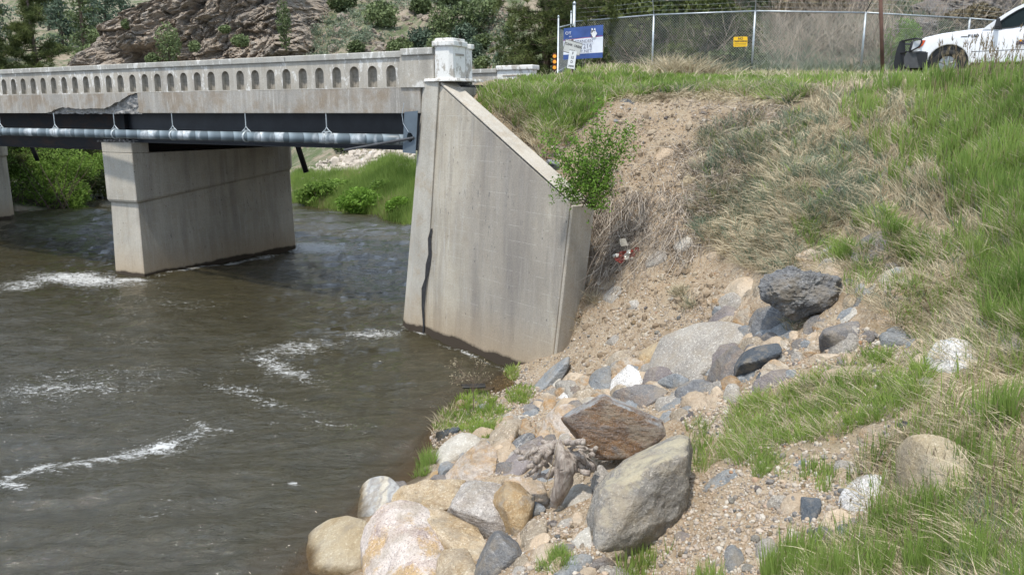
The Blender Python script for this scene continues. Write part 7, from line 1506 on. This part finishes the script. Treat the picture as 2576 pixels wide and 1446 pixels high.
crumple('food_wrapper', [(1540, 645), (1560, 635), (1590, 628), (1600, 640), (1585, 652), (1562, 664), (1550, 660)], LY, None, 'crumpled red and white foil wrapper lying under dead roots', .04)
crumple('food_wrapper', [(1595, 625), (1610, 622), (1622, 632), (1620, 645), (1606, 640)], LY, None, 'smaller red and yellowish scrap of foil right of the wrapper', .03)
mb = MB(); c = [at_y(x, y, LY - .05) for x, y in ((1558, 602), (1573, 600), (1580, 618), (1562, 620))]; mb.hexa([tuple(p) for p in c], [tuple(p + [0, -.006, .006]) for p in c]); tag(mb.build('paper_scrap', M['foil']), 'small torn whitish paper scrap above the foil wrapper', 'litter')
mb = MB(); c = [at_z(x, y, .16) for x, y in ((1160, 970), (1220, 968), (1222, 976), (1165, 978))]; mb.prism(c, (0, 0, .035)); mb.bevel(.006, 1); tag(mb.build('black_plank', M['black']), 'short black plank lying in the water edge grass', 'plank')

# trees -------------------------------------------------------------------
def conifer(name, label, base, H_, Rr, mat, n, size, group=None, gap=.0, trunk=True, cat='tree', seed=0, cone=1.0, lo=.08):
    t = thing(name, label, cat, tuple(base), group); mb = MB(); mb.tube([(base[0], base[1], base[2] - .3), (base[0], base[1], base[2] + H_ * .5), (base[0], base[1], base[2] + H_ * .97)], [H_ * .02 + .02, H_ * .012, .01], 7)
    nb = int(26 + H_ * 4); C = []
    per = n // nb
    for i in range(nb):
        u = lo + (1 - lo) * (i + rng.random()) / nb; a = rng.uniform(0, 6.283); R_ = Rr * ((1 - u) ** (.75 * cone) + .05) * rng.uniform(.6, 1.15)
        d = np.array([math.cos(a), math.sin(a), rng.uniform(-.15, .35)]); c0 = np.array(base) + [0, 0, H_ * u]; e = c0 + d * R_
        mb.tube([tuple(c0), tuple(e)], [.015 * H_ / 6 + .008, .004], 4)
        k = max(4, int(per * (.4 + 1.2 * (1 - u)))); s = rng.random(k) ** .6; q = c0 + (e - c0) * s[:, None] + rng.normal(size=(k, 3)) * [R_ * .17 + .04, R_ * .17 + .04, R_ * .07 + .04]; C.append(q)
    mb.build('trunk', M['bark'], t); C = np.concatenate(C); tint = np.clip(.5 + .5 * fbm(C, 2.2 / max(Rr, .5), 2, seed=seed) + rng.normal(size=len(C)) * .18, 0, 1)
    leafcloud('crown', C, size, mat, t, tint); return t
def pine(name, label, base, H_, R_, n, lo=.15, group=None, size=.16, seed=0, mat='pine', needles=26):
    """pine with visible limbs and brush-like needle clumps"""
    t = thing(name, label, 'tree', tuple(base), group); mb = MB(); base = np.array(base); mb.tube([tuple(base - [0, 0, .3]), tuple(base + [.1, 0, H_ * .5]), tuple(base + [0, 0, H_])], [H_ * .022, H_ * .014, .02], 9); ends = []
    for i in range(n):
        u = lo + (1 - lo) * i / n; a = rng.uniform(0, 6.283); r_ = R_ * (1 - u * .75) * rng.uniform(.55, 1.1); c0 = base + [0, 0, H_ * u]; d = np.array([math.cos(a), math.sin(a), rng.uniform(-.1, .35)])
        e = c0 + d * r_; m1 = (c0 + e) / 2 + [0, 0, -.06 * r_]; mb.tube([tuple(c0), tuple(m1), tuple(e)], [.045, .025, .008], 5)
        for _ in range(int(7 + r_ * 5)):
            s = rng.uniform(.25, 1.02); c = c0 * (1 - s) ** 2 + m1 * 2 * s * (1 - s) + e * s * s; e2 = c + rng.normal(size=3) * [.28, .28, .16] * (r_ / 2.2 + .4); mb.tube([tuple(c), tuple(e2)], [.010, .004], 3); ends.append(e2); ends.append((c + e2) / 2 + rng.normal(size=3) * .05)
    mb.build('trunk', M['bark'], t); E_ = np.array(ends); C = np.repeat(E_, needles, 0); m = len(C); D = rng.normal(size=(m, 3)) + [0, 0, .5]
    S = Strands(); S.add(C + rng.normal(size=(m, 3)) * .05, D, size * rng.uniform(.7, 1.2, m), size * .13, rng.normal(size=(m, 3)) * .15, 1, tint=np.clip(np.repeat(rng.random(len(E_)), needles) * .7 + rng.random(m) * .3, 0, 1))
    link('crown', S.mesh('crown'), M[mat], t); return t
def g3(x, y): return (x, y, float(ground(x, y)[0]))
def base_at(px, Y): p = at_y(px, 300, Y); return g3(p[0], Y)
# near pines
pine('pine_tree', 'large dark green pine filling the top left corner behind the bridge', base_at(105, 46), 11.5, 3.6, 60, .05, seed=1, size=.30, needles=22)
pine('pine_tree', 'second pine crown cut by the left edge of the photo', base_at(-25, 43), 10.0, 3.0, 46, .05, seed=2, size=.30, needles=20)
conifer('pine_tree', 'low bushy pine at the foot of the large dark green pine', base_at(190, 47), 4.2, 2.3, M['pine'], 5200, .12, seed=3, cone=.5)
pine('pine_tree', 'big pine with spreading limbs behind the banner and gate', base_at(1545, 31.2), 11, 4.0, 96, .04, seed=4, size=.24, needles=28)
pine('pine_tree', 'smaller pine overhanging behind the gate posts', base_at(1370, 33), 9.5, 2.6, 60, .04, seed=5, size=.22, needles=26)
conifer('young_pine', 'young dark conifer in front of the slope left of the marker', base_at(1290, 36), 4.4, 1.4, M['darkgreen'], 3400, .085, seed=6, cone=.8, lo=.0)
conifer('young_pine', 'low dark pine bush under the big pine behind the parapet end', base_at(1350, 31), 2.6, 1.5, M['darkgreen'], 3400, .085, seed=7, cone=.4, lo=.0)
pine('pine_tree', 'tall pine top above the middle of the fence', base_at(1800, 33), 9, 3.6, 60, .12, seed=8, size=.24, needles=24)
# distant conifers on the left slope
far = [(232, 108, 13.5, 2.9, 'darkgreen', 'tall narrow spruce left of the cliff edge'), (292, 118, 11.5, 3.4, 'bluegreen', 'broad blue green conifer beside the tall narrow spruce'), (335, 135, 12, 3.2, 'bluegreen', 'pale hazy conifer touching the upper cliff edge'), (180, 125, 9, 3.4, 'bluegreen', 'hazy conifer behind the large dark green pine'), (262, 92, 6.5, 2.9, 'shrub', 'green conifer at the lower left of the cliff'),
       (212, 86, 6.5, 2.8, 'shrub', 'rounded green tree beside the lower cliff foot'), (320, 100, 5.5, 2.4, 'shrub', 'small green tree pressed against the mid cliff edge'), (240, 78, 4.8, 2.4, 'shrub', 'low green tree just above the parapet near the cliff foot'), (205, 76, 4.2, 2.6, 'shrub', 'dull green scrub tree between pine and cliff foot'), (150, 150, 12, 4, 'bluegreen', 'distant conifer at the very top left'), (262, 150, 12, 4, 'bluegreen', 'distant conifer high between the spruces'), (20, 120, 13, 4, 'bluegreen', 'distant conifer left of the large pine top')]
for x, Y, h_, r_, m_, lb in far: conifer('conifer_tree', lb, base_at(x, Y), h_, r_, M[m_], 2600, .19 * Y / 90, 'conifers on the far left slope', seed=x)
# trees and shrubs on cliff and hillside, each on its own spot
def shrub(label, px, py, wpx, hpx, mat='shrub', n=1500, name='hill_shrub', cat='shrub', cliff=False, Y=None, gate=-.15):
    if Y is None:
        g, ok = hit([px], [py + hpx * .45], 160); c = g[0] if ok[0] else at_y(px, py, 75); Y = c[1]
    c = at_y(px, py + hpx * .5, Y); k = Y / FP; t = thing(name, label, cat, tuple(c), None)
    P_ = blob_points(n, 1.0, gate, seed=px * .37) * [wpx * .5 * k, wpx * .42 * k, hpx * .52 * k] + [c[0], c[1], c[2] + hpx * .48 * k]
    tint = np.clip(.45 + .6 * fbm(P_, .9, 2, seed=px) + rng.normal(size=n) * .18, 0, 1)
    st = MB(); [st.tube([tuple(c), tuple(c + np.array([rng.normal() * wpx * .18 * k, rng.normal() * .3, hpx * .6 * k]))], [.05, .015], 4) for _ in range(4)]; st.build('trunk', M['bark'], t); leafcloud('crown', P_, .16 * Y / 75 * (.6 + wpx / 160), M[mat], t, tint)
    return t
for lb, x, y, w__, h__, m_ in [('dark spreading juniper on the hillside nearest the pylon', 1190, 45, 108, 84, 'darkgreen'), ('tall yellow green bush left of the dark spreading juniper', 1112, 62, 62, 92, 'shrub'), ('broad olive bush in the middle of the hillside', 960, 38, 86, 62, 'shrub'),
    ('dark bush at the upper end of the cliff', 865, 8, 72, 40, 'darkgreen'), ('dark bush at the top edge above the hillside', 1128, 4, 66, 34, 'darkgreen'), ('dark bush at the top edge right of centre hillside', 1058, 16, 52, 44, 'darkgreen'), ('grey green bush above the pylon cap', 1065, 100, 70, 54, 'bluegreen'),
    ('dull bush touching the pylon cap from the left', 1110, 118, 66, 58, 'shrub'), ('grey green bush directly behind the pylon cap', 1172, 96, 64, 56, 'bluegreen'), ('rounded dark bush just right of the pylon', 1185, 130, 50, 52, 'bluegreen'), ('small bright bush behind the grass right of the pylon', 1215, 162, 44, 34, 'shrub'),
    ('round dark bush sitting on the parapet line', 897, 123, 44, 34, 'darkgreen'), ('pale green bush under the dark spreading juniper', 1215, 108, 56, 36, 'shrub'), ('small grey bush on the bare scree near the pine', 1258, 150, 36, 30, 'bluegreen'), ('low olive bush below the broad olive bush', 1010, 122, 74, 40, 'shrub'), ('olive bush at the upper right of the hillside', 1238, 14, 46, 26, 'shrub')]:
    shrub(lb, x, y, w__, h__, m_)
for lb, x, y, w__, h__, m_, Y in [('dark narrow tree standing on the right shoulder of the cliff', 718, 62, 36, 110, 'darkgreen', 69.5), ('sparse green pine growing low on the cliff face', 428, 112, 60, 84, 'shrub', 66.5), ('small bright shrub low on the cliff beside the sparse pine', 385, 150, 34, 24, 'shrub', 65.5), ('bright shrub on a ledge right of the sparse pine', 605, 104, 40, 26, 'shrub', 67), ('small shrub on a ledge in the mid cliff', 565, 74, 26, 18, 'shrub', 69), ('tiny shrub on the left cliff face', 318, 62, 22, 20, 'shrub', 72), ('dark shrub at the cliff top edge', 300 + 370, 5, 60, 20, 'darkgreen', 78), ('green shrub on a lower ledge near the parapet', 490, 118, 26, 26, 'shrub', 66.5), ('dark shrub left on the cliff shoulder', 237, 100, 30, 22, 'shrub', 76)]:
    shrub(lb, x, y, w__, h__, m_, 900, 'cliff_shrub', Y=Y)
# scattered sagebrush on the hillside
S_ = in_poly_samples([(800,0),(1280,0),(1300,200),(700,200),(560,160)], 900); g, ok = hit(S_[:, 0], S_[:, 1], 170); g = g[ok & (g[:, 1] > 40)]
g = g[fbm(g, .12, 3, seed=2) > .0]; idx = np.repeat(np.arange(len(g)), 46); P_ = g[idx] + rng.normal(size=(len(idx), 3)) * [.30, .30, .15] * rng.uniform(.5, 1.5, len(g))[idx][:, None] + [0, 0, .25]
V, F, T_ = leaves(P_, .11, np.clip(rng.random(len(g))[idx] * .8 + rng.random(len(idx)) * .2, 0, 1)); tag(link('sagebrush', np_mesh('sagebrush', V, F, True, {'tint': T_}), M['sage']), 'grey green sagebrush dotted over the hillside', 'brush', kind='stuff')
# loose rocks on the hillside
V0, F0, _, _ = ico(2); S_ = in_poly_samples([(760,0),(1280,0),(1290,190),(700,190)], 700); g, ok = hit(S_[:, 0], S_[:, 1], 170); g = g[ok & (g[:, 1] > 40)]; n = len(g); sz = rng.uniform(.06, .20, n) * (1 + rng.random(n) ** 5 * 1.8)
V = V0[None] * (sz[:, None] * rng.uniform(.5, 1.3, (n, 3)))[:, None, :] * (1 + rng.normal(size=(n, len(V0))) * .16)[..., None] + g[:, None, :]
tag(link('hillside_stones', np_mesh('hillside_stones', V.reshape(-1, 3), (F0[None] + (np.arange(n) * len(V0))[:, None, None]).reshape(-1, 3), False), M['cliff']), 'stones scattered over the hillside', 'stones', kind='stuff')

# thicket behind the fence: dark shrubs, dead brown twigs, one bright bush
for lb, x, y, w__, h__, m_, Y in [('dark green shrub behind the fence right of the banner', 1590, 130, 170, 150, 'darkgreen', 30.6), ('dark green shrub behind the second fence post', 1700, 95, 180, 170, 'darkgreen', 31.2), ('olive shrub behind the warning sign', 1820, 110, 160, 170, 'pine', 30.8), ('dark shrub right of the third fence post', 1925, 70, 120, 150, 'darkgreen', 32.1),
    ('dark green shrub filling the gap between banner and second post', 1600, 60, 190, 150, 'pine', 29.4), ('dark shrub low behind the fence under the warning sign', 1850, 165, 150, 80, 'darkgreen', 28.6), ('olive brown shrub high behind the fence right of the third post', 2030, 40, 170, 110, 'brushleaf', 31.1), ('brownish bush in the middle of the dead brush', 2110, 130, 150, 110, 'brushleaf', 29.6),
    ('dark bush low behind the second fence post', 1680, 165, 160, 80, 'pine', 28.4), ('olive shrub above the warning sign', 1770, 40, 150, 110, 'pine', 30.1), ('brownish scrub behind the fence at the pickup nose', 2330, 165, 120, 60, 'brushleaf', 29.1), ('scrubby bush behind the pickup hood', 2440, 60, 130, 80, 'brushleaf', 31.1),
    ('bright green bush behind the brown steel pole', 2262, 118, 92, 110, 'bushleaf', 28.2), ('dark juniper behind the fence above the pickup hood', 2355, 92, 80, 66, 'darkgreen', 30.1), ('low green shrub below the banner behind the fence', 1500, 165, 130, 90, 'shrub', 29.1)]:
    shrub(lb, x, y, w__, h__, m_, 3400, 'thicket_shrub', Y=Y, gate=-.05)
S = Strands()
def thicket(px0, px1, Y0, Y1, n, L, zr=2.6, tint=(0, 1)):
    X_ = rng.uniform(px0, px1, n); Yv = rng.uniform(Y0, Y1, n); P_ = np.array([at_y(a, 200, b) for a, b in zip(X_, Yv)]); P_[:, 2] = ground(P_[:, 0], P_[:, 1]) + rng.uniform(0, zr, n) * .5
    S.add(P_, rng.normal(size=(n, 3)) * [.45, .45, .25] + [0, 0, .8], L * rng.uniform(.4, 1.3, n), .016 * rng.uniform(.5, 1.4, n), rng.normal(size=(n, 3)) * .45, 4, tint=rng.uniform(*tint, n))
thicket(1930, 2240, 27, 31.5, 1900, 1.3); thicket(1640, 1950, 27.5, 31.5, 520, .9, tint=(0, .7)); thicket(2240, 2600, 28, 33, 700, .8); thicket(1460, 1700, 27.5, 31, 160, .6)
tag(link('dead_brush', S.mesh('dead_brush'), M['brush']), 'tangled grey brown dead brush behind the fence', 'brush', kind='stuff')
S = Strands(); tufts(S, world_pts(1, 24, 26, 35, 2600), 10, .45, .010, .12, .5, .5); link('thicket_grass', S.mesh('thicket_grass'), M['sage']); tag(bpy.data.objects['thicket_grass'], 'dull grass growing among the brush behind the fence', 'grass', kind='stuff')
# rock outcrop at the top right
for i, (poly, lb) in enumerate([([(2010,-40),(2140,-60),(2200,0),(2120,30),(2030,25)], 'grey rock outcrop at the top edge above the fence'), ([(2290,20),(2420,-30),(2560,-40),(2600,20),(2480,60),(2350,50)], 'brown layered outcrop above the pickup hood'), ([(2230,60),(2330,48),(2400,70),(2370,120),(2280,115)], 'small layered outcrop right of the bright bush')]):
    rock('Z', poly, 'brownslate', lb, smooth=1, rough=.09, strata=.09, thick=.9, dz=.4, name='rock_outcrop', cat='rock outcrop')

# upstream bank: willow, reeds, scree
wb = at_z(95, 530, .0); wl = thing('willow_bush', 'big bright green willow bush on the river bank seen under the bridge', 'bush', tuple(wb)); P_ = []; st_ = MB(); kW = wb[1] / FP
for cx, cy__, rx, ry, n, dy in [(60, 460, 85, 75, 5200, 0), (150, 480, 70, 55, 4300, .2), (110, 415, 110, 45, 4200, .6), (200, 420, 55, 40, 1500, .8), (190, 500, 36, 32, 1400, -.1), (20, 400, 60, 45, 2200, .8), (-60, 440, 80, 80, 3000, .3), (245, 405, 34, 26, 700, 1.6)]:
    c = at_y(cx, cy__, wb[1] + dy * 1.6 + .9); P_.append(blob_points(n, 1.0, -.08, seed=cx * .1) * [rx * kW, rx * kW * .8, ry * kW] + c)
for _ in range(26):
    e = at_y(rng.uniform(-20, 250), rng.uniform(375, 470), wb[1] + rng.uniform(-.5, 1)); b = wb + [rng.uniform(-1.6, 1.6), rng.uniform(0, 1), 0]; st_.tube([tuple(b), tuple((b + e) / 2 + rng.normal(size=3) * .15), tuple(e)], [.03, .018, .006], 4)
P_ = np.concatenate(P_); P_ = P_[P_[:, 2] > .03]; st_.build('stem', M['bark'], wl); leafcloud('leaves', P_, .075, M['willow'], wl, np.clip(.5 + .5 * fbm(P_, .9, 3, seed=3) + rng.normal(size=len(P_)) * .2, 0, 1))
# second clump of willows further up
for i, (x, y, rx, ry, Y, lb) in enumerate([(262, 415, 40, 42, 60, 'smaller willow bush further upstream beside the pier'), (300, 400, 70, 40, 72, 'far willow bush mostly hidden behind the pier')]):
    shrub(lb, x, y, rx * 2, ry * 2, 'willow', 2600, 'willow_bush', 'bush', Y=Y)
RB = [(740,516),(1045,572),(1050,420),(980,400),(900,440),(740,440)]
S_ = in_poly_samples(RB, 3600); g, ok = hit(S_[:, 0], S_[:, 1], 90); g = g[ok & (g[:, 2] > -.02) & (g[:, 1] > 30)]
S = Strands(); n = len(g); idx = np.repeat(np.arange(n), 16); m = len(idx); S.add(g[idx] + rng.normal(size=(m, 3)) * [.16, .16, 0], rng.normal(size=(m, 3)) * .22 + [0, 0, 1], .55 * rng.uniform(.4, 1.3, m), .022, rng.normal(size=(m, 3)) * .15, 2, tint=np.clip(.35 + .9 * fbm(g, .7, 3, seed=5)[idx] + rng.random(n)[idx] * .3 + rng.random(m) * .25 - .15, 0, 1))
tag(link('bank_grass', S.mesh('bank_grass'), M['grass']), 'green grass on the upstream bank seen between pier and abutment', 'grass', kind='stuff')
SCR = [(750,450),(770,425),(900,380),(1045,372),(1050,430),(960,430),(900,470),(820,470)]
V0, F0, _, _ = ico(2); S_ = in_poly_samples(SCR, 420); g, ok = hit(S_[:, 0], S_[:, 1], 90); g = g[ok & (g[:, 1] > 30)]; n = len(g); sz = rng.uniform(.08, .22, n) * (1 + rng.random(n) ** 4)
V = V0[None] * (sz[:, None] * rng.uniform(.5, 1.3, (n, 3)))[:, None, :] * (1 + rng.normal(size=(n, len(V0))) * .16)[..., None] + g[:, None, :]
tag(link('scree', np_mesh('scree', V.reshape(-1, 3), (F0[None] + (np.arange(n) * len(V0))[:, None, None]).reshape(-1, 3), False), plain('pale_scree', (.46, .41, .35), .9, nz=.3, nsc=1.5)), 'pale broken rocks strewn over the upstream bank', 'scree', kind='stuff')
for x, y, w__, h__, m_, lb, Y in [(800, 486, 100, 60, 'willow', 'green waterside bush right beside the far end of the pier', 43), (905, 505, 110, 66, 'bushleaf', 'bright waterside bush in the middle of the upstream bank', 40), (1005, 520, 70, 50, 'bushleaf', 'bright waterside bush nearest the abutment', 38), (960, 480, 80, 50, 'willow', 'bush on the slope above the bright waterside bushes', 42), (850, 470, 90, 40, 'willow', 'low bush below the scree', 45),
                           (905, 362, 130, 60, 'darkgreen', 'dark bush above the scree seen under the deck', 56), (1000, 368, 90, 40, 'shrub', 'green bush above the scree next to the cover plate', 52), (820, 385, 90, 60, 'twig', 'grey leafless bush above the far end of the pier', 60), (770, 380, 70, 60, 'darkgreen', 'dark bush right behind the hanging drain spout', 64)]:
    shrub(lb, x, y, w__, h__, m_, 1900, 'bank_bush', 'bush', Y=Y, gate=-.1)
for i, (x, y, w__, h__, lb) in enumerate([(932, 384, 14, 8, 'white boulder highest on the scree slope'), (912, 404, 18, 13, 'pale boulder at the centre of the scree slope'), (820, 432, 22, 14, 'pale angular boulder low on the left of the scree')]):
    rock('Z', [(x - w__/2, y), (x - w__/4, y - h__/2), (x + w__/3, y - h__/2), (x + w__/2, y), (x + w__/4, y + h__/2), (x - w__/3, y + h__/2)], 'quartz', lb, smooth=1, dz=.2, name='boulder')
print('tris', sum(len(m.loop_triangles) if False else sum(1 for _ in ()) for m in []), 'objects', len(bpy.data.objects))
